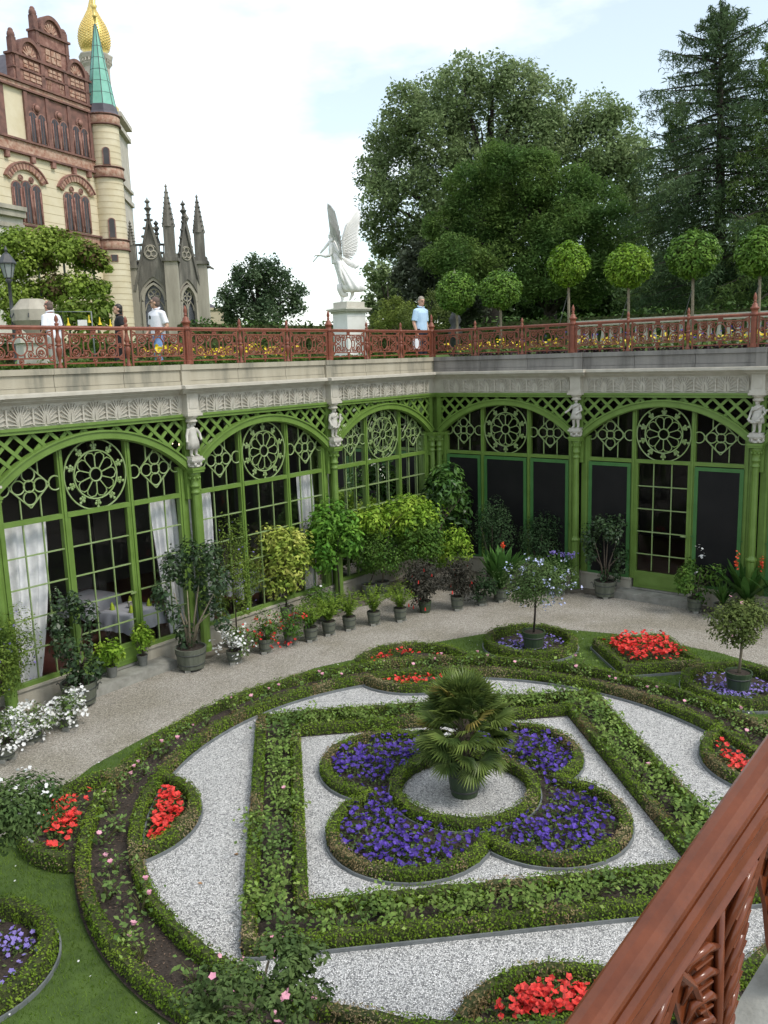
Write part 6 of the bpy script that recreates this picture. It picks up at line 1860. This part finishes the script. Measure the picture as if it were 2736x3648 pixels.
def head(mb, c, f, s=1.0, n=14):
    "head with brow, nose, lips, chin and ears; c centre, f facing direction"
    c = Vector(c); f = Vector(f).normalized(); r = f.cross(Vector((0, 0, 1))).normalized(); u = r.cross(f)
    X = Matrix(((r.x, f.x, u.x, c.x), (r.y, f.y, u.y, c.y), (r.z, f.z, u.z, c.z), (0, 0, 0, 1)))
    h = MB()
    h.sph((0, -.008 * s, .02 * s), (.076 * s, .094 * s, .105 * s), 16, 12)
    h.sph((0, .028 * s, -.045 * s), (.056 * s, .060 * s, .070 * s), 12, 8)
    h.sph((0, .062 * s, -.092 * s), (.030 * s, .026 * s, .024 * s), 8, 6)
    h.tube([(0, .085 * s, .022 * s), (0, .104 * s, -.018 * s), (0, .112 * s, -.030 * s)], [.010 * s, .014 * s, .017 * s], 6)
    h.tube([(-.055 * s, .066 * s, .030 * s), (-.03 * s, .086 * s, .037 * s), (0, .088 * s, .032 * s), (.03 * s, .086 * s, .037 * s), (.055 * s, .066 * s, .030 * s)], .010 * s, 6)
    h.sph((0, .084 * s, -.060 * s), (.024 * s, .012 * s, .007 * s), 8, 5); h.sph((0, .082 * s, -.072 * s), (.020 * s, .012 * s, .007 * s), 8, 5)
    for q in (-1, 1):
        h.sph((q * .078 * s, -.006 * s, -.008 * s), (.014 * s, .024 * s, .034 * s), 8, 6)
        h.sph((q * .031 * s, .076 * s, .012 * s), (.014 * s, .012 * s, .010 * s), 6, 5)
    h.xf(X); mb.add(h.v, h.f, True)
    return X
M['skin'] = mat('skin', (0.52, 0.29, 0.20), .55, (0.58, 0.35, 0.25), 20)
M['skin_red'] = mat('sunburnt_skin', (0.50, 0.22, 0.16), .55, (0.56, 0.28, 0.2), 20)
def person(pos, rz, label, P, s=1.0):
    "P: pose and clothing. Local frame: faces +y, feet at z = 0, 1.75 m tall before scaling"
    root = empty('person', pos, rz, label, 'person', P.get('group')); root.scale = (s, s, s)
    lean = Vector(P.get('lean', (0, 0, 0)))
    hipz = .92
    ch = Vector((0, 0, 1.30)) + lean; nk = Vector((0, .01, 1.50)) + lean * 1.25; hc = Vector((0, .03, 1.625)) + lean * 1.4
    sk = P.get('skin', M['skin'])
    body = MB()
    loft(body, [(0, 0, .86, .15, .10), (0, 0, .96, .165, .115), (lean.x * .3, lean.y * .3, 1.08, .145, .11), (lean.x * .7, lean.y * .7, 1.22, .165, .12), (ch.x, ch.y, 1.34 + lean.z, .175, .115), (nk.x, nk.y - .01, 1.44 + lean.z, .13, .08), (nk.x, nk.y, 1.48 + lean.z, .065, .06)], 18)
    body.tube([nk - Vector((0, 0, .06)), nk, hc - Vector((0, 0, .06))], [.066, .058, .056], 10)
    HX = head(body, hc, P.get('look', (0, 1, 0)), 1.0)
    arms = P['arms']; sleeves = MB()
    for sd_, (el, wr) in zip((-1, 1), arms):
        sh = ch + Vector((sd_ * .185, 0, .085)); el = Vector(el); wr = Vector(wr)
        body.tube([sh, (sh + el) / 2, el, (el * .6 + wr * .4), wr], [.052, .050, .042, .042, .027], 10)
        d = (wr - el).normalized(); hand(body, wr, d, Vector((0, 1, 0)) if abs(d.y) < .8 else Vector((1, 0, 0)))
    legs = P.get('legs', (((-.095, .02, .48), (-.10, -.02, .08)), ((.095, .03, .48), (.10, .0, .08))))
    tr = MB(); so_ = MB()
    for sd_, (kn, an) in zip((-1, 1), legs):
        hp = Vector((sd_ * .09, 0, hipz)); kn = Vector(kn); an = Vector(an)
        body.tube([hp, (hp + kn) / 2, kn, (kn * .6 + an * .4), an], [.088, .080, .056, .058, .040], 10)
        body.tube([an, an + Vector((0, .06, -.035)), an + Vector((0, .17, -.055))], [.040, .042, .03], 8)
        tr.tube([hp + Vector((0, 0, .03)), (hp + kn) / 2, kn, (kn * .5 + an * .5), an + Vector((0, 0, .02))], [.105, .098, .078, .075, .072], 12)
        so_.tube([an + Vector((0, -.05, -.045)), an + Vector((0, .06, -.035)), an + Vector((0, .15, -.05)), an + Vector((0, .20, -.055))], [.040, .050, .045, .028], 8)
    b = body.build('person_body', sk, root); remesh(b, .011, 2)
    e = MB()
    for q in (-1, 1):
        e.sph((q * .031, .086, .012), (.012, .008, .007), 6, 4); e.tube([(q * .016, .096, .034), (q * .05, .082, .036)], .006, 4)
    e.xf(HX); e.build('eyes', M['hair_short'], b)
    e = MB(); e.tube([(-.024, .090, -.066), (0, .097, -.065), (.024, .090, -.066)], .006, 4); e.xf(HX); e.build('lips', M['skin_red'], b)
    loft(tr, [(0, 0, .80, .16, .12), (0, 0, .90, .175, .13), (0, 0, 1.00, .168, .127)], 18)
    t = tr.build('trousers', P['trousers'], root); remesh(t, .014, 3)
    so_.build('shoes', M['lamp_iron'], root)
    top = MB()
    loft(top, [(0, 0, .90, .185, .138, .02), (0, 0, .98, .19, .14, .012), (lean.x * .3, lean.y * .3, 1.10, .178, .138, .015), (lean.x * .7, lean.y * .7, 1.22, .188, .14, .01), (ch.x, ch.y, 1.34 + lean.z, .195, .135), (nk.x * .9, nk.y * .9 - .01, 1.43 + lean.z, .155, .095), (nk.x, nk.y, 1.475 + lean.z, .082, .075)], 22, nf=7)
    for sd_, (el, wr) in zip((-1, 1), arms):
        sh = ch + Vector((sd_ * .180, 0, .085)); el = Vector(el)
        e2 = sh + (el - sh) * P.get('sleeve', .78)
        top.tube([sh - Vector((sd_ * .06, 0, -.01)), sh, (sh + e2) / 2, e2], [.075, .076, .070, .072], 12)
    o = top.build('shirt', P['shirt'], root); remesh(o, .013, 2)
    cl = MB(); cl.tube([nk + Vector((.085 * math.cos(a), .075 * math.sin(a), .0 - .02 * math.sin(a))) for a in np.linspace(PI / 2 + .35, PI / 2 + 2 * PI - .35, 14)], [.018] * 14, 6)
    cl.build('collar', P.get('collar', P['shirt']), o)
    if P.get('emblem'):
        e = MB(); e.box(.055, .128, 1.27, .115, .134, 1.33); e.sph((.085, .132, 1.335), (.025, .006, .015), 8, 5); e.build('emblem', M['lamp_iron'], o)
    if P.get('print'):
        e = MB(); e.tube([(-.06, .137, 1.16), (-.01, .142, 1.21), (.05, .139, 1.24)], .008, 5); e.tube([(0, .141, 1.14), (.03, .141, 1.22)], .006, 5); e.build('print', M['white_fl'], o)
    hr = MB(); q = P.get('hairlen', 0)
    vs = MB(); vs.sph((0, -.014, .035), (.083, .098, .100), 16, 10)
    vs.sph((0, -.045, -.02 - q), (.076, .068, .08 + q * .5), 12, 8)
    keep = [(x, y, z) for x, y, z in vs.v]
    hr.add(keep, vs.f, True); hr.xf(HX)
    # the face stays free: drop hair in front of the ears below the brow
    I = HX.inverted(); fz = []
    for f in hr.f:
        c = I @ (sum((Vector(hr.v[i]) for i in f), Vector()) / len(f))
        if c.y > .022 and c.z < P.get('hairline', .075): continue
        if P.get('bald') and c.z > .06 and c.y > -.06: continue
        fz.append(f)
    hr.f = fz; hr.s = [True] * len(fz)
    hr.build('hair', P['hair'], root)
    if P.get('glasses'):
        g = MB()
        for q in (-1, 1):
            g.ring((q * .032, .098, .012), .021, .003, n=12, m=4); g.tube([(q * .053, .096, .014), (q * .082, .0, .016)], .003, 4)
        g.tube([(-.011, .1, .014), (.011, .1, .014)], .003, 4); g.xf(HX); g.build('glasses', M['lamp_iron'], root)
    return root
M['white_cloth'] = mat('white_shirt', (0.74, 0.74, 0.80), .9, (0.80, 0.80, 0.85), 8)
M['blue_cloth'] = mat('pale_blue_shirt', (0.42, 0.60, 0.80), .9, (0.50, 0.68, 0.86), 8)
M['black_cloth'] = mat('black_cloth', (0.012, 0.012, 0.015), .9)
M['navy_cloth'] = mat('navy_trousers', (0.012, 0.014, 0.028), .9)
M['jeans'] = mat('blue_jeans', (0.13, 0.23, 0.45), .9, (0.22, 0.34, 0.58), 14)
M['tan_cloth'] = mat('light_trousers', (0.4, 0.38, 0.35), .9)
M['hair_grey'] = mat('grey_hair', (0.22, 0.19, 0.15), .7, (0.33, 0.29, 0.23), 30)
M['hair_dark'] = mat('dark_hair', (0.02, 0.015, 0.012), .5)
M['hair_short'] = mat('cropped_grey_brown_hair', (0.12, 0.085, 0.07), .8)
def stand(x, ytop, dist, tall):
    c = at(x, ytop, dist); return (c[0], c[1], c[2] - tall)
def face(dx, dy):
    "rotation that turns local +y to the given screen-right / away direction"
    v = np.array([C_R[0], C_R[1]]) * dx + unit(np.array([C_F[0], C_F[1]])) * dy
    return math.atan2(v[1], v[0]) - PI / 2
def put_person(x, ytop, dist, rz, label, P):
    "head top at the survey spot; feet on the walk"
    c = at(x, ytop, dist); s = (c[2] - G0) / 1.745
    return person((c[0], c[1], G0), rz, label, P, s)
hang = (((-.24, -.03, 1.10), (-.24, .06, .86)), ((.24, -.03, 1.10), (.24, .06, .86)))
put_person(336, 642, 20.0, face(-.55, -.75), 'man in a white polo shirt and jeans looking over his shoulder toward the castle', dict(arms=(((-.26, -.05, 1.10), (-.16, .10, .96)), ((.27, -.03, 1.10), (.20, .14, .97))), look=(.75, .55, .05), shirt=M['white_cloth'], trousers=M['jeans'], hair=M['hair_short'], emblem=True, glasses=True, collar=M['white_cloth'], legs=(((-.10, .14, .48), (-.11, .10, .08)), ((.10, -.05, .48), (.11, -.22, .08)))))
put_person(256, 657, 20.6, face(-.9, -.2), 'dark haired woman in a black top walking left behind the railing', dict(arms=(((-.22, -.08, 1.10), (-.20, -.06, .86)), ((.23, -.02, 1.10), (.22, .12, .90))), look=(-.1, 1, .12), shirt=M['black_cloth'], trousers=M['black_cloth'], hair=M['hair_dark'], print=True, sleeve=.55, hairlen=.01, legs=(((-.09, .12, .48), (-.10, .10, .08)), ((.09, -.04, .48), (.10, -.2, .08)))))
put_person(110, 648, 20.4, face(-.75, .35), 'balding man in a white shirt with dark vest beside the stone sundial', dict(lean=(0, .05, -.01), arms=(((-.25, .02, 1.10), (-.20, .20, .98)), ((.25, -.02, 1.08), (.23, .12, .90))), look=(0, 1, -.12), skin=M['skin_red'], shirt=M['white_cloth'], trousers=M['tan_cloth'], hair=M['hair_short'], bald=True))
put_person(908, 641, 24.2, face(.72, -.68), 'grey haired man in a pale blue short sleeved shirt standing near the corner', dict(arms=hang, look=(.25, 1, -.12), shirt=M['blue_cloth'], trousers=M['navy_cloth'], hair=M['hair_grey'], sleeve=.85))
for o in COL.objects:
    if o.get('label', '').startswith('balding man'):
        v = MB(); v.tube([(-.10, .13, 1.40), (-.13, .17, 1.2), (-.13, .16, .98)], [.05, .07, .08], 8); v.tube([(.13, -.13, 1.42), (.15, -.15, 1.2), (.0, -.17, 1.12)], .018, 6); v.build('vest', M['black_cloth'], o)
M['white_bag'] = M['white_cloth']
for o in COL.objects:
    if o.get('label', '').startswith('grey haired man'):
        b = MB(); b.box(.20, .05, .44, .38, .13, .70); b.tube([(.21, .09, .70), (.25, .08, .86), (.36, .09, .70)], .008, 5)
        bo = b.build('shopping_bag', M['white_bag']); bo.location = o.location; bo.rotation_euler = o.rotation_euler; bo.scale = o.scale
        tag(bo, 'white bag hanging from the hand of the blue-shirted man', 'bag')
        break

# ---------------------------------------------------------------- child statues on the column heads
M['white_stone'] = mat('white_statue_stone', (0.44, 0.42, 0.37), .75, (0.54, 0.52, 0.47), 6, bump=.1)
def child(side, u, label, look, arms, dress, garland=False, bun=False):
    x, y, _ = wl(side, u + U0, .22); rz = (A_L if side == 'L' else A_R) + PI
    root = empty('child_statue', (x, y, 3.602), rz, label, 'statue', 'stone children on the column capitals')
    # local frame: faces -y (into the court)
    m = MB(); m.lathe([(.10, 0), (.135, .02), (.10, .06), (.155, .10), (.165, .13)], 8, smooth=False); m.box(-.15, -.13, .13, .15, .13, .165); m.box(-.125, -.11, .165, .125, .11, .205)
    for k in range(6): m.sph((.12 * math.cos(k * 1.05), .12 * math.sin(k * 1.05), .06), (.035, .035, .045), 6, 4)
    m.build('pedestal', M['white_stone'], root)
    z = .20; b = MB(); s = .44
    for sd_, fx in ((-1, -.055), (1, .055)):
        b.tube([(fx * .8, .0, z + .30), (fx * .9, -.02, z + .17), (fx, .0, z + .04)], [.055, .042, .028], 8)
        b.tube([(fx, .0, z + .03), (fx * 1.1, -.05, z + .02), (fx * 1.2, -.085, z + .015)], [.028, .026, .016], 6)
    loft(b, [(0, 0, z + .26, .085, .07), (0, 0, z + .34, .085, .07), (0, 0, z + .42, .075, .062), (0, 0, z + .50, .09, .062), (0, 0, z + .545, .07, .045), (0, 0, z + .565, .032, .03)], 14)
    b.tube([(0, 0, z + .55), (0, -.005, z + .60)], .030, 8)
    lk = Vector((look[0], look[1], look[2]))
    head(b, (0, -.008, z + .665), lk, .80)
    b.sph((0, .012, z + .69), (.072, .078, .066), 10, 8)
    if bun: b.sph((-.06, .05, z + .69), .032, 8, 6); b.tube([(-.05, .04, z + .62), (-.055, .045, z + .5)], [.03, .015], 6)
    for sd_, (el, wr) in zip((-1, 1), arms):
        b.tube([(sd_ * .088, 0, z + .52), (el[0], el[1], z + el[2]), (wr[0], wr[1], z + wr[2])], [.034, .029, .022], 8)
        b.sph((wr[0], wr[1], z + wr[2]), (.028, .028, .026), 8, 6)
    o = b.build('figure', M['white_stone'], root); remesh(o, .009, 2)
    d = MB(); loft(d, [(-.01, 0, z + .20 - .05 * (dress == 'long'), .135, .10, .06), (0, 0, z + .27, .125, .095, .06), (0, 0, z + .36, .098, .08, .04), (0, 0, z + .42, .085, .072, .02)] + ([(0, 0, z + .52, .088, .062, .02), (0, 0, z + .545, .06, .05)] if dress == 'long' else [(0, 0, z + .45, .09, .078, .05)]), 28, nf=8)
    if dress != 'long': d.tube([(-.085, -.04, z + .44), (-.02, -.075, z + .48), (.06, -.06, z + .53), (.085, 0, z + .55)], .02, 6)
    d.build('drapery', M['white_stone'], root)
    if garland:
        g_ = MB()
        (e1, w1), (e2, w2) = arms
        for k in range(22):
            t = k / 21; x_ = w1[0] + (w2[0] - w1[0]) * t; zz = z + w1[2] + (w2[2] - w1[2]) * t - .13 * math.sin(PI * t)
            y_ = -.075 - .05 * math.sin(PI * t); g_.sph((x_ + .008 * math.sin(k * 2.1), y_, zz + .008 * math.cos(k * 1.7)), .026, 6, 4)
        g_.build('garland', M['white_stone'], root)
child('L', 2 * B, 'stone girl in a knee length dress, one arm held out beside the door bay', (.9, -.55, 0), (((-.15, -.03, .40), (-.20, -.09, .30)), ((.15, -.03, .42), (.13, -.09, .32))), 'long', bun=True)
child('L', B, 'stone child carrying a flower garland, on the column nearest the pale orange trees', (.25, -1, 0), (((-.13, .0, .40), (-.12, -.05, .27)), ((.13, -.02, .42), (.16, -.06, .50))), 'skirt', True)
child('R', B, 'stone boy in a slanting tunic, one arm out, left of the glazed door', (.35, -1, 0), (((-.15, -.04, .42), (-.22, -.09, .36)), ((.14, -.02, .41), (.05, -.10, .34))), 'skirt')
child('R', 2 * B, 'stone child with a long garland in both hands, right of the glazed door', (-.6, -1, 0), (((-.13, -.01, .40), (-.16, -.06, .27)), ((.14, -.01, .42), (.18, -.05, .46))), 'skirt', True)
child('L', 3 * B, 'stone child half cut by the left edge of the view', (.2, -1, 0), (((-.14, .0, .40), (-.12, -.06, .28)), ((.14, -.01, .41), (.16, -.06, .30))), 'skirt')

# ---------------------------------------------------------------- winged statue
M['marble'] = mat('white_marble_figure', (0.74, 0.73, 0.70), .6, (0.82, 0.81, 0.79), 3, bump=.05)
M['marble_shaded'] = mat('shaded_wing_marble', (0.47, 0.46, 0.44), .7, (0.62, 0.61, 0.58), 4)  # same marble, with the near wing's shade put into the colour
DS = 30.0
c = at(740, 653, DS)
st = empty('winged_statue', tuple(c), YAW, 'white winged victory statue stepping forward with a staff on a tall pedestal', 'statue')
def q2(x, y, dep=0.0):
    return (.00205 * (x - 600), dep, .00205 * (1708 - y))
f = MB()
head(f, q2(468, 645), (-1, -.25, -.1), 1.30)
f.sph(q2(490, 620), (.11, .12, .12), 10, 8); f.sph(q2(520, 640), (.05, .05, .05), 8, 6)
f.tube([q2(485, 730), q2(482, 680)], [.075, .065], 10)
loft(f, [(*q2(540, 1090), .20, .17), (*q2(525, 1000), .17, .15), (*q2(515, 930), .155, .14), (*q2(500, 830), .175, .16), (*q2(492, 770), .16, .15), (*q2(490, 735), .09, .09)], 18)
f.tube([q2(455, 765, -.12), q2(440, 860, -.17), q2(435, 955, -.18)], [.085, .075, .060], 10)
f.tube([q2(435, 955, -.18), q2(350, 970, -.16), q2(270, 945, -.12)], [.062, .058, .040], 10)
hand(f, q2(280, 948, -.12), (-1, 0, .1), (0, 1, 0), 1.6)
f.tube([q2(510, 770, .14), q2(540, 800, .22), q2(500, 700, .10)], [.08, .07, .05], 8)
f.tube([q2(590, 1540), q2(596, 1620), q2(600, 1680)], [.085, .062, .048], 10); f.tube([q2(604, 1685), q2(585, 1697), q2(560, 1703)], [.048, .045, .03], 8)
f.tube([q2(770, 1520, .08), q2(765, 1590, .08), q2(740, 1640, .08)], [.075, .06, .042], 10); f.tube([q2(742, 1630, .08), q2(725, 1665, .08), q2(715, 1685, .08)], [.045, .038, .025], 8)
o = f.build('figure', M['marble'], st); remesh(o, .018, 2)
g = MB()
def sec(xl, xr, y, dep, fd, sh=0.0):
    xc = (xl + xr) / 2; p = q2(xc, y); return (p[0], sh, p[2], .00205 * (xr - xl) / 2, dep, fd)
loft(g, [sec(455, 560, 930, .17, .02), sec(452, 600, 1000, .19, .04), sec(478, 650, 1060, .20, .05), sec(490, 690, 1130, .22, .06), sec(515, 745, 1210, .24, .07), sec(535, 810, 1290, .26, .075), sec(550, 875, 1370, .28, .08), sec(562, 940, 1445, .29, .085), sec(575, 985, 1500, .29, .085), sec(640, 940, 1545, .22, .09)], 64, nf=11)
g.tube([q2(545, 1040, -.2), q2(580, 1100, -.26), q2(575, 1200, -.27), q2(600, 1300, -.28), q2(650, 1430, -.3)], [.06, .075, .06, .05, .03], 8)
g.tube([q2(560, 1420, -.1), q2(565, 1500, -.1), q2(590, 1570, -.05), q2(640, 1590, 0), q2(700, 1590, 0)], [.09, .10, .09, .09, .05], 10)
g.tube([q2(500, 760, -.15), q2(530, 860, -.19), q2(580, 960, -.18), q2(620, 1020, -.1)], [.035, .045, .05, .05], 8)
g.tube([q2(640, 1000, .1), q2(720, 1060, .15), q2(800, 1100, .1), q2(850, 1130, .0), q2(820, 1170, -.05)], [.05, .10, .12, .09, .03], 10)
g.build('gown', M['marble'], st)
s_ = MB(); s_.tube([q2(140, 1052, -.12), q2(270, 915, -.12)], [.016, .022], 8); s_.tube([q2(270, 915, -.12), q2(340, 840, -.12), q2(430, 740, -.14), q2(515, 690, -.16)], [.028, .045, .055, .060], 8); s_.build('staff', M['marble'], st)
def wing_(root_c, tip_c, n, dep0, dep1, m, nm, wd, layers):
    "feathers from points on the arm curve to points on the outline curve"
    def cv(C, t):
        C = np.array(C, float); s = np.linspace(0, 1, len(C)); return np.array([np.interp(t, s, C[:, 0]), np.interp(t, s, C[:, 1])])
    mb = MB()
    for li, (frac, nn, lift) in enumerate(layers):
        for k in range(nn):
            t = (k + .5 * (li % 2)) / (nn - 1 + .5 * (li % 2)); a = cv(root_c, t); b = cv(tip_c, t); b = a + (b - a) * frac
            lift2 = lift + .012 * (k % 2); A = Vector(q2(a[0], a[1], dep0 + (dep1 - dep0) * t * .3 - lift2)); B2 = Vector(q2(b[0], b[1], dep0 + (dep1 - dep0) * (.3 + .7 * (1 - t)) - lift2 * .8))
            d = (B2 - A); w2 = Vector((-d.z, .35, d.x)).normalized() * wd * (1.0 if li == 0 else .9)
            th = Vector((0, .012, 0)); mid = A + d * .80; vs = []
            for sgn in (-1, 1):
                vs += [A - w2 * .5 + th * sgn, A + w2 * .5 + th * sgn, mid + w2 * .62 + th * sgn * .6, B2 + th * sgn * .3, mid - w2 * .62 + th * sgn * .6]
            mb.add(vs, [(0, 1, 2, 3, 4), (9, 8, 7, 6, 5)] + [(i, 5 + i, 5 + (i + 1) % 5, (i + 1) % 5) for i in range(5)])
    A = [q2(*cv(root_c, t), dep0 + (dep1 - dep0) * t * .3) for t in np.linspace(0, 1, 12)]
    mb.tube(A, [.05] * 12, 8)
    mb.build(nm, m, st)
wing_([(455, 585), (470, 640), (520, 690), (570, 780), (600, 880), (605, 950)], [(425, 150), (475, 180), (535, 260), (560, 370), (640, 700), (655, 880), (630, 1015)], 0, -.22, -.42, M['marble_shaded'], 'wing', .062, ((1.0, 26, 0), (.62, 24, .02), (.36, 22, .04)))
wing_([(720, 440), (680, 560), (650, 640), (645, 780), (650, 900), (660, 960)], [(905, 160), (955, 260), (935, 420), (915, 560), (920, 700), (900, 860), (780, 1035)], 0, .15, .45, M['marble'], 'wing', .072, ((1.0, 30, 0), (.66, 26, .02), (.40, 24, .04)))
cp = at(752, 653, DS); pdz = c[2]
pd = empty('statue_pedestal', (cp[0] + .02, cp[1], G0), YAW + rad(40), 'tall white square pedestal under the winged statue', 'pedestal')
H_ = pdz - G0
m = MB(); m.box(-.38, -.38, H_ - .19, .38, .38, H_ - .002); m.box(-.44, -.44, H_ - .22, .44, .44, H_ - .192); m.build('top_slab', M['pale_stone'], pd)
m = MB(); m.box(-.56, -.56, H_ - .27, .56, .56, H_ - .222); m.box(-.52, -.52, H_ - .32, .52, .52, H_ - .272); m.box(-.45, -.45, H_ - .38, .45, .45, H_ - .322); m.build('cornice', M['pale_stone'], pd)
m = MB(); m.box(-.40, -.40, .3, .40, .40, H_ - .382); m.box(-.405, -.405, H_ - .50, .405, .405, H_ - .485); m.build('shaft', M['marble'], pd)
m = MB(); m.box(-.55, -.55, -.2, .55, .55, .298); m.build('base', M['pale_stone'], pd)

# ---------------------------------------------------------------- stair handrail close to the camera
M['varnish'] = mat('glossy_red_brown_paint', (0.115, 0.029, 0.010), .24, (0.17, 0.045, 0.016), 9, bump=.04, bscale=90, coat=.22, spec=.35)
p1 = Vector(CAM + ray(1215, 2212) * 2.0); p2 = Vector(CAM + ray(1659, 1580) * 2.4)
ax = (p2 - p1).normalized()
hs = Vector((ax.x, ax.y, 0)).normalized(); sv = Vector((hs.y, -hs.x, 0))
if sv.dot(Vector((CAM[0], CAM[1], 0)) - Vector((p1.x, p1.y, 0))) < 0: sv = -sv
up = sv.cross(ax); up = up if up.z > 0 else -up
hrl = empty('stair_handrail', (0, 0, 0), 0, 'glossy red brown stair rail with carved leaves close to the viewer', 'handrail')
a0, a1 = p1 - ax * 1.6, p2 + ax * 3.6
HS = .92
def W3(t, s, h):
    s, h = s * HS, h * HS
    p = a0 + (a1 - a0) * t + sv * s + up * h; return p
LEN3 = (a1 - a0).length
def extr(prof, nm, m, par):
    mb = MB(); n = len(prof)
    vs = [W3(0, s, h) for s, h in prof] + [W3(1, s, h) for s, h in prof]
    mb.add(vs, [tuple(range(n)), tuple(reversed(range(n, 2 * n)))] + [(i, i + n, (i + 1) % n + n, (i + 1) % n) for i in range(n)], False)
    return mb.build(nm, m, par)
cap = extr([(.006, -.035), (-.002, -.02), (0, -.006), (.010, 0), (.035, .003), (.060, .0), (.076, -.008), (.084, -.020), (.086, -.032), (.083, -.041), (.076, -.046), (.052, -.049), (.052, -.055), (.080, -.057), (.096, -.064), (.101, -.076), (.097, -.088), (.084, -.093), (.056, -.095), (.056, -.099), (.02, -.099)], 'cap', M['varnish'], hrl)
extr([(.02, -.101), (.084, -.101), (.090, -.104), (.094, -.130), (.088, -.134), (.096, -.138), (.104, -.150), (.098, -.163), (.086, -.168), (.03, -.168)], 'moulding', M['varnish'], hrl)
# carved panel: hanging leaves and pointed arches under the moulding
def L3(x, s, h): return tuple(W3(x / LEN3, s, h))
orn = MB(); pit = .42
nP = int(LEN3 / pit)
upv = Vector((0, 0, 1)) * HS; OD = 1.6
dn = lambda x, s, d: tuple(Vector(L3(x, s, -.168)) - upv * (d * OD))
for k in range(nP + 1):
    x0 = k * pit
    for (xa, xb) in ((x0, x0 + pit / 2), (x0 + pit, x0 + pit / 2)):
        pts = [dn(xb, .07, -.01), dn(xb + (xa - xb) * .35, .07, .06), dn(xb + (xa - xb) * .70, .07, .17), dn(xa, .07, .36), dn(xa, .07, .62)]
        orn.tube(pts, [0.0211, 0.0211, 0.0192, 0.0192, 0.0192], 6)
        pts = [(p[0] + sv.x * .022, p[1] + sv.y * .022, p[2]) for p in pts]; orn.tube(pts, [.011] * 5, 5)
    W_ = lambda d: pit / 2 * max(.05, 1 - (d / .50)) * .95
    orn.tube([dn(x0, .085, .0), dn(x0, .092, .2), dn(x0, .085, .50)], [.012, .014, .005], 6)
    for j in range(9):
        d = .05 + .052 * j
        for sg in (-1, 1):
            w_ = W_(d - .04)
            orn.tube([dn(x0, .088, d + .02), dn(x0 + sg * w_ * .45, .098, d - .035), dn(x0 + sg * w_ * .85, .090, d - .05), dn(x0 + sg * w_ * .98, .080, d - .02)], [.007, .015, .012, .004], 6)
            orn.tube([dn(x0 + sg * w_ * .3, .10, d), dn(x0 + sg * w_ * .75, .102, d - .03)], [.004, .005], 4)
# solid spandrels behind the leaves, between the arches and the moulding
for k in range(nP + 1):
    x0 = k * pit; top = []; bot = []
    for i in range(13):
        t = -1 + i / 6; xx = x0 + pit / 2 * t
        top.append((xx, -.01)); bot.append((xx, .36 * 1.35 * (1 - abs(t)) ** 1.1 + .03 + .012 * math.sin(i * 2.6)))
    for s0, s1 in ((.060, .075),):
        vs = [dn(x, s0, d) for x, d in top] + [dn(x, s0, d) for x, d in bot] + [dn(x, s1, d) for x, d in top] + [dn(x, s1, d) for x, d in bot]
        n = 13; fs = []
        for i in range(n - 1):
            fs += [(i, i + 1, n + i + 1, n + i), (2 * n + i + 1, 2 * n + i, 3 * n + i, 3 * n + i + 1), (n + i, n + i + 1, 3 * n + i + 1, 3 * n + i)]
        orn.add(vs, fs)
orn.build('carved_panel', M['varnish'], hrl)
for k in range(0, nP + 1, 3):
    pb = MB(); x0 = k * pit; pb.tube([dn(x0, .065, .0), dn(x0, .065, .85)], .026, 8); pb.build('post', M['varnish'], hrl)
# stone stair wall under it
ss = MB(); b0, b1 = a0 - ax * .5, a1 + ax * .4
q0, q1 = b0 + sv * .30 - upv * .86, b1 + sv * .30 - upv * .86; q2_, q3 = b0 - sv * .01 - upv * .86, b1 - sv * .01 - upv * .86
vs = [q0, q1, q3, q2_]; low = [Vector((v.x, v.y, 0)) for v in vs]
ss.add([tuple(v) for v in vs] + [tuple(v) for v in low], [(0, 1, 2, 3), (0, 4, 5, 1), (1, 5, 6, 2), (2, 6, 7, 3), (3, 7, 4, 0)])
tag(ss.build('stair_wall', M['step']), 'grey stone stair string under the glossy stair rail', 'stair wall')
